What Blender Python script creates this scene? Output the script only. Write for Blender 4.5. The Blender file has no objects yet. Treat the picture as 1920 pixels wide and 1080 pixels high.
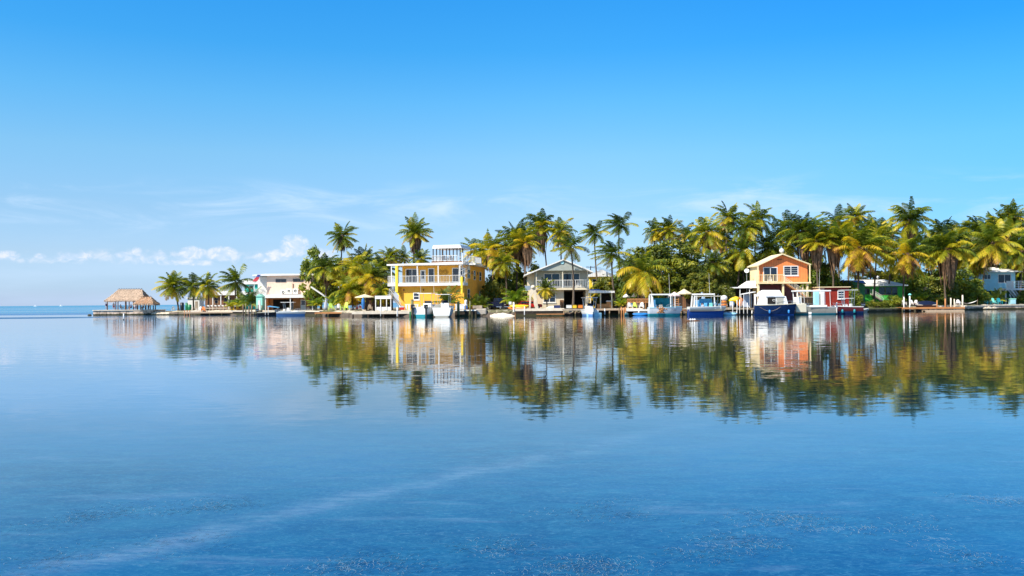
import bpy, math, random
from math import sin, cos, pi, radians, sqrt
from mathutils import Vector
R = random.Random(7)

# ------------------------------------------------------------------ camera
FPX, PX0, PY0, CH, SL = 1600.0, 960.0, 566.3, 2.3, 0.008   # focal length and horizon in photo pixels, eye height
scene = bpy.context.scene
COL = scene.collection
cam = bpy.data.cameras.new("camera")
cam.sensor_width = 36.0
cam.lens = FPX / 1920.0 * 36.0
cam.shift_y = (PY0 - 540.0) / 1920.0
cam.clip_start = 0.1
cam.clip_end = 100000.0
camo = bpy.data.objects.new("camera", cam)
COL.objects.link(camo)
camo.location = (0, 0, CH)
camo.rotation_mode = 'XYZ'
from mathutils import Matrix
camo.matrix_world = Matrix.Translation((0, 0, CH)) @ Matrix.Rotation(math.atan(SL), 4, 'Y') @ Matrix.Rotation(radians(90), 4, 'X')
scene.camera = camo

# ------------------------------------------------------------------ light
SUN_EL, SUN_AZ = radians(47), radians(-130)      # azimuth measured from +Y (view direction) towards +X
sdir = Vector((sin(SUN_AZ) * cos(SUN_EL), cos(SUN_AZ) * cos(SUN_EL), sin(SUN_EL)))
sl = bpy.data.lights.new("sun", 'SUN')
sl.energy = 5.0
sl.angle = radians(0.5)
sl.color = (1.0, 0.93, 0.80)
so = bpy.data.objects.new("sun", sl)
COL.objects.link(so)
so.rotation_euler = sdir.to_track_quat('Z', 'Y').to_euler()
scene.view_settings.view_transform = 'Standard'
scene.view_settings.look = 'None'
scene.view_settings.exposure = 0.65
scene.view_settings.gamma = 1.0
scene.render.resolution_x, scene.render.resolution_y = 1024, 576


class NT:
    """small helper for wiring shader nodes"""
    def __init__(s, tree):
        s.t = tree; s.n = tree.nodes; s.l = tree.links

    def node(s, typ, **kw):
        n = s.n.new(typ)
        for k, v in kw.items():
            setattr(n, k, v)
        return n

    def put(s, sock, v):
        if isinstance(v, bpy.types.NodeSocket):
            s.l.new(v, sock)
        elif isinstance(v, (tuple, list)):
            d = list(v)
            if len(d) == 3 and sock.type == 'RGBA': d.append(1.0)
            sock.default_value = d
        else:
            sock.default_value = v

    def m(s, op, a, b=None, c=None, clamp=False):
        n = s.node('ShaderNodeMath', operation=op, use_clamp=clamp)
        s.put(n.inputs[0], a)
        if b is not None: s.put(n.inputs[1], b)
        if c is not None: s.put(n.inputs[2], c)
        return n.outputs[0]

    def sm(s, v, lo, hi, a=0.0, b=1.0):
        n = s.node('ShaderNodeMapRange', interpolation_type='SMOOTHSTEP')
        s.put(n.inputs[0], v); s.put(n.inputs[1], lo); s.put(n.inputs[2], hi)
        s.put(n.inputs[3], a); s.put(n.inputs[4], b)
        return n.outputs[0]

    def mix(s, f, a, b, blend='MIX'):
        n = s.node('ShaderNodeMix', data_type='RGBA', blend_type=blend)
        s.put(n.inputs[0], f); s.put(n.inputs[6], a); s.put(n.inputs[7], b)
        return n.outputs[2]

    def noise(s, vec, scale, detail=3.0, rough=0.5, dist=0.0):
        n = s.node('ShaderNodeTexNoise')
        if vec is not None: s.put(n.inputs['Vector'], vec)
        n.inputs['Scale'].default_value = scale
        n.inputs['Detail'].default_value = detail
        n.inputs['Roughness'].default_value = rough
        n.inputs['Distortion'].default_value = dist
        return n

    def ramp(s, f, stops, interp='LINEAR'):
        n = s.node('ShaderNodeValToRGB')
        cr = n.color_ramp
        cr.interpolation = interp
        while len(cr.elements) < len(stops): cr.elements.new(0.5)
        for e, (p, c) in zip(cr.elements, stops):
            e.position = p; e.color = (c[0], c[1], c[2], 1)
        s.put(n.inputs[0], f)
        return n.outputs[0]

    def comb(s, x, y, z):
        n = s.node('ShaderNodeCombineXYZ')
        s.put(n.inputs[0], x); s.put(n.inputs[1], y); s.put(n.inputs[2], z)
        return n.outputs[0]

    def sep(s, v):
        n = s.node('ShaderNodeSeparateXYZ'); s.put(n.inputs[0], v)
        return n.outputs

    def mapping(s, v, scale=(1, 1, 1), rot=(0, 0, 0), loc=(0, 0, 0)):
        n = s.node('ShaderNodeMapping')
        s.put(n.inputs[0], v)
        n.inputs['Location'].default_value = loc
        n.inputs['Rotation'].default_value = rot
        n.inputs['Scale'].default_value = scale
        return n.outputs[0]


# ------------------------------------------------------------------ sky
world = bpy.data.worlds.new("World")
scene.world = world
world.use_nodes = True
w = NT(world.node_tree)
w.n.clear()
wout = w.node('ShaderNodeOutputWorld')
bg = w.node('ShaderNodeBackground')
w.l.new(bg.outputs[0], wout.inputs[0])
bg.inputs[1].default_value = 0.0935
sky = w.node('ShaderNodeTexSky', sky_type='NISHITA')
sky.sun_disc = False
sky.sun_elevation = SUN_EL
sky.sun_rotation = SUN_AZ
sky.air_density = 1.0
sky.dust_density = 0.6
sky.ozone_density = 1.6
gen = w.node('ShaderNodeTexCoord').outputs['Generated']
dx, dy, dz = w.sep(gen)[:]
SKY_TINT = [(0.0, (.42, .56, .98)), (.012, (.38, .51, .90)), (.037, (.333, .46, .775)), (.112, (.336, .425, .61)), (.211, (.335, .445, .565)), (.333, (.315, .51, .60)),
            (.451, (.216, .53, .673)), (.564, (.118, .504, .728)), (.666, (.089, .501, .778)), (1.0, (.30, .46, .62))]
tint = w.ramp(w.m('MULTIPLY', dz, 2.0, clamp=True), SKY_TINT)
skyc = w.mix(1.0, w.mix(1.0, sky.outputs[0], tint, 'MULTIPLY'), (2, 2, 2), 'MULTIPLY')
skyc = w.mix(w.sm(w.m('ARCTAN2', dx, dy), 0.0, 0.62), skyc, w.mix(1.0, skyc, (.52, .84, .98), 'MULTIPLY'))
# small cumulus low over the sea and thin cirrus above it, placed by compass direction and elevation
az = w.m('ARCTAN2', dx, dy)
cvec = w.comb(w.m('MULTIPLY', az, 1.0), w.m('MULTIPLY', dz, 1.35), 0.0)
n1 = w.noise(cvec, 75.0, 8.0, 0.62, 0.5).outputs[0]
n1b = w.noise(cvec, 24.0, 3.0, 0.5, 0.2).outputs[0]
acc = None
for (px, py, wx, wy, k) in [(553, 464, 30, 25, 1.0), (520, 482, 34, 14, .85), (492, 487, 20, 11, .7), (418, 482, 32, 17, .9),
                            (362, 481, 28, 15, .9), (300, 488, 20, 13, .8), (258, 480, 11, 10, .75), (228, 486, 16, 8, .7),
                            (136, 491, 38, 11, .75), (77, 492, 13, 7, .6), (14, 493, 24, 11, .7), (-60, 488, 40, 16, .8), (-160, 470, 60, 28, .9),
                            (350, 497, 90, 8, .5), (330, 488, 300, 17, .34), (120, 498, 200, 8, .3), (610, 478, 30, 14, .6), (2300, 480, 120, 40, .8)]:
    a0 = math.atan2(px - PX0, FPX); e0 = (PY0 - SL * (px - PX0) - py) / FPX
    ddx = w.m('MULTIPLY', w.m('SUBTRACT', az, a0), FPX / wx)
    ddy = w.m('MULTIPLY', w.m('SUBTRACT', dz, e0), FPX / wy)
    d2 = w.m('ADD', w.m('MULTIPLY', ddx, ddx), w.m('MULTIPLY', ddy, ddy))
    v = w.m('MULTIPLY', w.m('SUBTRACT', 1.0, d2, clamp=True), k)
    acc = v if acc is None else w.m('MAXIMUM', acc, v)
dens = w.m('ADD', w.m('MULTIPLY', acc, 0.50), w.m('ADD', w.m('MULTIPLY', n1, 0.95), w.m('MULTIPLY', n1b, 0.30)))
cum = w.m('MULTIPLY', w.sm(dens, 0.62, 1.12), w.sm(acc, 0.0, 0.40))
cvec2 = w.mapping(w.comb(az, dz, 0.0), scale=(2.2, 11.0, 1.0), rot=(0, 0, radians(4)))
n2 = w.noise(cvec2, 2.6, 7.0, 0.62, 0.9).outputs[0]
band = w.m('MULTIPLY', w.sm(dz, 0.065, 0.10), w.sm(dz, 0.145, 0.115))
cir = w.m('MULTIPLY', w.m('MULTIPLY', w.sm(n2, 0.42, 0.78), band), 0.62)
mist = w.m('MULTIPLY', w.m('MULTIPLY', w.sm(dz, 0.085, 0.03), w.sm(w.noise(w.comb(w.m('MULTIPLY', az, 3.0), w.m('MULTIPLY', dz, 22.0), 0.0), 2.0, 4.0).outputs[0], 0.35, 0.75)), 0.30)
c1 = w.mix(mist, skyc, (4.6, 5.9, 7.6))
c2 = w.mix(cir, c1, (5.2, 6.4, 7.9))
cloudcol = w.mix(w.sm(n1, 0.42, 0.62), (5.4, 6.1, 7.5), (7.6, 7.3, 7.6))
c3 = w.mix(w.m('MULTIPLY', cum, 0.66), c2, cloudcol)
w.l.new(c3, bg.inputs[0])


# ------------------------------------------------------------------ pixel -> world
_c, _s = cos(math.atan(SL)), sin(math.atan(SL))


def W(px, py, D):
    u, v = px - PX0, PY0 - py
    return Vector(((u * _c + v * _s) * D / FPX, D, CH + (-u * _s + v * _c) * D / FPX))


def wy(px, D, z=0.0):
    """photo row where height z stands at column px and distance D"""
    u = px - PX0
    v = ((z - CH) * FPX / D + u * _s) / _c
    return PY0 - v


SHORE = [(-200, 260), (100, 230), (172, 196), (288, 196), (345, 189), (480, 178), (560, 168), (640, 152), (760, 142), (930, 140), (1000, 141), (1110, 139), (1200, 139),
         (1290, 138), (1380, 137), (1480, 138), (1560, 143), (1610, 154), (1690, 157), (1830, 170), (1920, 178), (2100, 180), (2600, 170)]


def shore(px):
    for (a, da), (b, db) in zip(SHORE, SHORE[1:]):
        if px <= b:
            return da + (db - da) * (px - a) / (b - a)
    return SHORE[-1][1]


class Fr:
    """local frame of a thing: origin at photo column pxc, distance D, height z0; x right, y away, z up"""
    def __init__(s, pxc, D, z0=1.0, yaw=0.0):
        s.s = FPX / D; s.pxc = pxc; s.D = D; s.z0 = z0; s.yaw = radians(yaw)
        s.wy = wy(pxc, D)
        s.loc = Vector((W(pxc, s.wy, D).x, D, z0))

    def x(s, px): return (px - s.pxc) / s.s / cos(s.yaw)
    def z(s, py): return (s.wy - py) / s.s - s.z0


def thing(name, label, cat, F=None, loc=None, yaw=None, group=None, kind=None):
    o = bpy.data.objects.new(name, None)
    COL.objects.link(o)
    o.empty_display_size = 0.3
    o.location = F.loc if F else loc
    o.rotation_euler[2] = F.yaw if F else radians(yaw or 0)
    o['label'] = label; o['category'] = cat
    if group: o['group'] = group
    if kind: o['kind'] = kind
    return o


class MB:
    def __init__(s): s.v = []; s.f = []; s.age = None

    def add(s, vs, fs):
        n = len(s.v)
        s.v += [tuple(p) for p in vs]
        s.f += [tuple(i + n for i in f) for f in fs]
        return s

    def box(s, x0, x1, y0, y1, z0, z1):
        if x0 > x1: x0, x1 = x1, x0
        if y0 > y1: y0, y1 = y1, y0
        if z0 > z1: z0, z1 = z1, z0
        return s.add([(x0, y0, z0), (x1, y0, z0), (x1, y1, z0), (x0, y1, z0), (x0, y0, z1), (x1, y0, z1), (x1, y1, z1), (x0, y1, z1)],
                     [(0, 3, 2, 1), (4, 5, 6, 7), (0, 1, 5, 4), (1, 2, 6, 5), (2, 3, 7, 6), (3, 0, 4, 7)])

    def pb(s, F, px0, px1, py0, py1, d0, d1):
        return s.box(F.x(px0), F.x(px1), d0, d1, F.z(py1), F.z(py0))

    def prism(s, poly, y0, y1):
        """polygon in (x, z) extruded along y"""
        n = len(poly)
        vs = [(x, y0, z) for x, z in poly] + [(x, y1, z) for x, z in poly]
        fs = [tuple(range(n)), tuple(range(2 * n - 1, n - 1, -1))]
        for i in range(n):
            j = (i + 1) % n
            fs.append((i, i + n, j + n, j))
        return s.add(vs, fs)

    def hprism(s, poly, z0, z1):
        """polygon in (x, y) extruded along z"""
        n = len(poly)
        vs = [(x, y, z0) for x, y in poly] + [(x, y, z1) for x, y in poly]
        fs = [tuple(range(n - 1, -1, -1)), tuple(range(n, 2 * n))]
        for i in range(n):
            j = (i + 1) % n
            fs.append((i, j, j + n, i + n))
        return s.add(vs, fs)

    def tube(s, pts, rs, n=6, cap=True):
        pts = [Vector(p) for p in pts]
        if not isinstance(rs, (list, tuple)): rs = [rs] * len(pts)
        base = len(s.v)
        for i, p in enumerate(pts):
            t = (pts[min(i + 1, len(pts) - 1)] - pts[max(i - 1, 0)])
            t = t.normalized() if t.length > 1e-9 else Vector((0, 0, 1))
            a = Vector((0, 1, 0)) if abs(t.y) < .9 else Vector((1, 0, 0))
            u = t.cross(a).normalized(); v = t.cross(u)
            for k in range(n):
                q = p + (u * cos(2 * pi * k / n) + v * sin(2 * pi * k / n)) * rs[i]
                s.v.append(tuple(q))
        for i in range(len(pts) - 1):
            for k in range(n):
                k2 = (k + 1) % n
                s.f.append((base + i * n + k, base + i * n + k2, base + (i + 1) * n + k2, base + (i + 1) * n + k))
        if cap:
            s.f.append(tuple(base + k for k in range(n - 1, -1, -1)))
            s.f.append(tuple(base + (len(pts) - 1) * n + k for k in range(n)))
        return s

    def bar(s, a, b, r, n=6): return s.tube([a, b], r, n)

    def lathe(s, c, prof, n=12, sx=1.0, sy=1.0):
        """profile of (radius, z) turned about a vertical axis through c"""
        base = len(s.v)
        for (r, z) in prof:
            for k in range(n):
                s.v.append((c[0] + r * cos(2 * pi * k / n) * sx, c[1] + r * sin(2 * pi * k / n) * sy, c[2] + z))
        for i in range(len(prof) - 1):
            for k in range(n):
                k2 = (k + 1) % n
                s.f.append((base + i * n + k, base + i * n + k2, base + (i + 1) * n + k2, base + (i + 1) * n + k))
        s.f.append(tuple(base + k for k in range(n - 1, -1, -1)))
        s.f.append(tuple(base + (len(prof) - 1) * n + k for k in range(n)))
        return s

    def ball(s, c, rx, ry, rz, n=10, m=6):
        pr = [(max(sin(pi * i / m), 0.02), -cos(pi * i / m) * rz) for i in range(m + 1)]
        return s.lathe(c, [(r * rx, z) for r, z in pr], n, 1.0, ry / rx)

    def mesh(s, name, mat, smooth=False):
        me = bpy.data.meshes.new(name)
        me.from_pydata(s.v, [], s.f)
        me.materials.append(mat)
        if s.age is not None:
            at = me.attributes.new('age', 'FLOAT', 'POINT')
            at.data.foreach_set('value', s.age)
        if smooth: me.polygons.foreach_set('use_smooth', [True] * len(me.polygons))
        me.update()
        return me

    def build(s, name, mat, parent=None, smooth=False, bevel=0.0):
        o = bpy.data.objects.new(name, s.mesh(name, mat, smooth))
        COL.objects.link(o)
        if parent is not None: o.parent = parent
        if bevel:
            b = o.modifiers.new('bevel', 'BEVEL'); b.width = bevel; b.segments = 2; b.limit_method = 'ANGLE'
        return o


def tag(o, label=None, cat=None, group=None, kind=None):
    if label: o['label'] = label
    if cat: o['category'] = cat
    if group: o['group'] = group
    if kind: o['kind'] = kind
    return o


# ------------------------------------------------------------------ materials
MATS = {}


def mat(name, col, rough=0.65, var=0.12, scale=1.5, spec=0.3, metal=0.0, bump=0.0, stretch=(1, 1, 1), col2=None, groove=None, stain=0.0, tide=0.0):
    if name in MATS: return MATS[name]
    m = bpy.data.materials.new(name); m.use_nodes = True
    t = NT(m.node_tree)
    p = t.n['Principled BSDF']
    tc = t.node('ShaderNodeTexCoord').outputs['Object']
    v = t.mapping(tc, scale=stretch)
    n = t.noise(v, scale, 6.0, 0.6)
    lo = tuple(c * (1 - var) for c in col); hi = tuple(min(1, c * (1 + var)) for c in (col2 or col))
    c = t.ramp(n.outputs[0], [(0.3, lo), (0.7, hi)])
    if stain:
        n2 = t.noise(t.mapping(tc, scale=(2.2, 2.2, .35)), 1.3, 5.0, 0.65)
        c = t.mix(t.sm(n2.outputs[0], 0.5, 0.75, 0.0, stain), c, tuple(k * 0.45 for k in col))
    if groove:
        ax, per = groove
        x = t.sep(tc)[ax]
        fr = t.m('FRACT', t.m('DIVIDE', x, per))
        c = t.mix(t.m('MULTIPLY', t.m('LESS_THAN', fr, 0.12), 0.45), c, tuple(k * 0.35 for k in col))
    if tide:      # wet, weed-grown band just above the waterline
        zz = t.sep(t.node('ShaderNodeNewGeometry').outputs['Position'])[2]
        zn = t.m('ADD', zz, t.m('MULTIPLY', t.m('SUBTRACT', n.outputs[0], 0.5), 0.5))
        c = t.mix(t.sm(zn, tide + .12, tide - .05), c, t.mix(n.outputs[0], (.018, .020, .008), (.075, .065, .030)))
    t.l.new(c, p.inputs['Base Color'])
    p.inputs['Roughness'].default_value = rough
    p.inputs['Specular IOR Level'].default_value = spec
    p.inputs['Metallic'].default_value = metal
    if bump:
        b = t.node('ShaderNodeBump'); b.inputs['Strength'].default_value = bump; b.inputs['Distance'].default_value = 0.05
        nn = t.noise(v, scale * 4, 5.0, 0.6)
        t.l.new(nn.outputs[0], b.inputs['Height']); t.l.new(b.outputs[0], p.inputs['Normal'])
    MATS[name] = m
    return m


def leafmat(name, stops, trans=0.35, attr=True, var=0.5, seed=0.0, rough=0.45):
    m = bpy.data.materials.new(name); m.use_nodes = True
    t = NT(m.node_tree); t.n.clear()
    out = t.node('ShaderNodeOutputMaterial')
    f = t.noise(t.node('ShaderNodeTexCoord').outputs['Object'], 0.9, 3.0).outputs[0]
    oi = t.node('ShaderNodeObjectInfo').outputs['Random']
    if attr:
        a = t.node('ShaderNodeAttribute', attribute_name='age').outputs['Fac']
        k = t.m('ADD', a, t.m('MULTIPLY', t.m('SUBTRACT', f, 0.5), var))
        k = t.m('ADD', k, t.m('MULTIPLY', t.m('SUBTRACT', oi, 0.5), 0.30), clamp=True)
    else:
        k = t.m('ADD', f, t.m('MULTIPLY', t.m('SUBTRACT', oi, 0.5), 0.3), clamp=True)
    c = t.ramp(k, stops)
    p = t.node('ShaderNodeBsdfPrincipled')
    t.l.new(c, p.inputs['Base Color']); p.inputs['Roughness'].default_value = rough; p.inputs['Specular IOR Level'].default_value = 0.35
    tr = t.node('ShaderNodeBsdfTranslucent')
    t.l.new(t.mix(1.0, c, (1.5, 1.35, 0.5), 'MULTIPLY'), tr.inputs[0])
    mx = t.node('ShaderNodeMixShader'); mx.inputs[0].default_value = trans
    t.l.new(p.outputs[0], mx.inputs[1]); t.l.new(tr.outputs[0], mx.inputs[2])
    t.l.new(mx.outputs[0], out.inputs[0])
    MATS[name] = m
    return m


M = MATS
mat('white_paint', (.74, .72, .68), .45, .06, stain=.18)
mat('white_boat', (.80, .79, .76), .22, .04, spec=.5, stain=.08)
mat('cream_boat', (.66, .60, .46), .3, .06, spec=.5, stain=.2)
mat('cream_stucco', (.82, .575, .435), .85, .07, bump=.2, stain=.14)
mat('yellow_stucco', (.83, .41, .048), .8, .10, bump=.2, stain=.26)
mat('yellow_trim', (.88, .62, .05), .7, .06)
mat('grey_siding', (.36, .38, .34), .7, .08, groove=(2, .22), stain=.1)
mat('beige_siding', (.66, .56, .40), .75, .08, stain=.16)
mat('orange_siding', (.84, .235, .07), .7, .10, groove=(0, .42), stain=.22)
mat('butter_siding', (.84, .66, .38), .7, .05, stain=.1)
mat('red_siding', (.27, .025, .012), .6, .18, groove=(0, .32), stain=.25)
mat('green_siding', (.08, .52, .06), .65, .14, groove=(0, .6), stain=.2)
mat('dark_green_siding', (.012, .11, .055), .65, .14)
mat('blue_siding', (.36, .66, .74), .65, .08, stain=.1)
mat('teal_siding', (.02, .42, .34), .65, .08)
mat('mint_paint', (.30, .68, .52), .65, .08)
mat('white_roof', (.76, .74, .71), .5, .06, groove=(0, .5), stain=.15)
mat('white_membrane', (.80, .78, .75), .6, .05, stain=.1)
mat('brown_wood', (.20, .095, .045), .75, .25, scale=2, stretch=(6, 1, .6), stain=.3)
mat('orange_wood', (.46, .20, .07), .7, .2, scale=2, stretch=(.5, 4, 4), stain=.2)
mat('dark_wood', (.045, .028, .02), .8, .3, scale=2)
mat('grey_wood', (.34, .27, .20), .85, .25, scale=2, stretch=(1, 1, .3), stain=.35, tide=0.22)
mat('deck_wood', (.50, .36, .24), .85, .2, scale=2, stretch=(8, .5, 1), groove=(0, .3), stain=.3)
mat('pile_wood', (.22, .15, .09), .9, .35, scale=2, stretch=(3, 3, .5), bump=.5, tide=0.3)
mat('pile_green', (.19, .18, .08), .9, .35, scale=2, stretch=(3, 3, .5), bump=.5, tide=0.3)
mat('pvc_white', (.78, .76, .72), .5, .08, stain=.15, tide=.12)
mat('concrete', (.50, .43, .35), .9, .18, scale=1.2, bump=.6, stain=.5, tide=0.28)
mat('pier_stone', (.42, .30, .22), .95, .32, scale=1.1, bump=.9, stain=.5, col2=(.55, .42, .32), tide=0.3)
mat('wet_shade_wall', (.034, .025, .019), .9, .35, scale=1.2, bump=.7, tide=0.3)  # wet brown wall, painted darker for the shade under the docks
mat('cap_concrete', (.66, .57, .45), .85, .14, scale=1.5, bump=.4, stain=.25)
mat('rock', (.17, .13, .10), .95, .4, scale=1.4, bump=1.0, tide=0.25)
mat('pale_rock', (.55, .47, .36), .95, .3, scale=1.6, bump=.9, tide=0.2)
mat('sand', (.74, .66, .52), .95, .12, scale=.8, bump=.4)
mat('glass', (.012, .018, .035), .06, .3, spec=.6)
mat('interior_shade', (.012, .010, .009), .9, .3)  # near-black colour standing in for shade inside openings
mat('thatch', (.25, .16, .105), .95, .5, scale=2.6, stretch=(2.5, 2.5, 1.2), bump=1.0, col2=(.52, .38, .27))
mat('thatch_rust', (.30, .145, .07), .95, .5, scale=2.6, stretch=(2.5, 2.5, 1.2), bump=1.0, col2=(.52, .30, .17))
mat('thatch_light', (.56, .40, .28), .95, .35, scale=3, stretch=(4, 4, .8))
mat('trunk_bark', (.125, .092, .065), .95, .35, scale=2.5, stretch=(1, 1, 5), bump=.8)
mat('coconut', (.30, .24, .05), .6, .3)
mat('black_plastic', (.015, .015, .018), .4, .3, spec=.5)
mat('metal', (.55, .56, .58), .3, .08, metal=.8)
mat('canvas_white', (.82, .80, .76), .8, .05)
mat('canvas_tan', (.74, .62, .38), .85, .07)
mat('canvas_pink', (.68, .52, .50), .85, .07)
mat('canvas_blue', (.03, .16, .42), .7, .15)
mat('canvas_sky', (.12, .42, .68), .7, .1)
mat('canvas_teal', (.01, .20, .26), .7, .2)
mat('tarp_blue', (.03, .13, .50), .55, .25, bump=.5)
mat('tarp_green', (.05, .20, .08), .7, .25)
mat('hull_navy', (.006, .020, .075), .22, .2, spec=.5, stain=.3)
mat('hull_blue', (.010, .055, .26), .22, .12, spec=.5)
mat('hull_teal', (.015, .22, .27), .3, .12, spec=.5)
mat('hull_sky', (.34, .60, .70), .28, .06, spec=.5, stain=.15)
mat('hull_mid', (.10, .24, .50), .28, .1, spec=.5)
mat('hull_grey', (.36, .34, .29), .35, .1, spec=.5, stain=.3)
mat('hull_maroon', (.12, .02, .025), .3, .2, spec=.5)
mat('lime_plastic', (.55, .74, .10), .4, .06, spec=.5)
mat('aqua_plastic', (.22, .68, .60), .4, .06, spec=.5)
mat('yellow_plastic', (.86, .55, .02), .35, .08, spec=.5)
mat('orange_plastic', (.75, .22, .03), .4, .12, spec=.5)
mat('red_paint', (.50, .015, .012), .3, .1, spec=.5)
mat('green_plastic', (.02, .20, .08), .45, .15, spec=.5)
mat('blue_plastic', (.03, .22, .60), .4, .12, spec=.5)
mat('car_dark', (.010, .014, .035), .15, .1, spec=.6)
mat('skin', (.45, .24, .15), .6, .06)
mat('hair', (.03, .018, .010), .7, .2)
mat('cloth_navy', (.03, .04, .12), .9, .15)
mat('cloth_pale', (.42, .45, .52), .9, .1)
mat('cloth_red', (.34, .07, .06), .9, .12)
mat('cloth_white', (.78, .77, .76), .9, .06)
mat('cloth_tan', (.40, .30, .20), .9, .1)
mat('cloth_black', (.02, .02, .025), .9, .2)
mat('flag_red', (.55, .05, .06), .8, .1)
mat('flag_blue', (.03, .05, .22), .8, .1)
mat('ac_white', (.78, .74, .66), .5, .04)
mat('dead_frond', (.085, .048, .028), .95, .5, scale=2, stretch=(3, 3, .7), col2=(.22, .13, .075))
mat('hull_lavender', (.60, .64, .68), .28, .06, spec=.5, stain=.2)
mat('tyre', (.02, .02, .02), .8, .1)
leafmat('palm_leaf', [(0, (.032, .058, .009)), (.28, (.12, .175, .013)), (.52, (.34, .34, .018)), (.80, (.66, .50, .032)), (1, (.42, .22, .07))], .42, var=.8)
leafmat('areca_leaf', [(0, (.06, .14, .012)), (.45, (.20, .29, .02)), (1, (.55, .46, .03))], .42)
leafmat('broad_leaf', [(0, (.030, .052, .008)), (.4, (.14, .175, .014)), (.7, (.36, .34, .024)), (1, (.42, .33, .03))], .32, var=.7)
leafmat('dark_leaf', [(0, (.036, .068, .009)), (.5, (.13, .18, .015)), (1, (.34, .34, .02))], .30, var=.7)
leafmat('olive_leaf', [(0, (.045, .07, .01)), (.5, (.15, .175, .016)), (1, (.38, .31, .03))], .34, var=.7)

ORD = ['leftmost', 'second from the left', 'third from the left', 'fourth from the left', 'fifth from the left', 'sixth from the left', 'seventh from the left', 'eighth from the left', 'ninth from the left']
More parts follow.
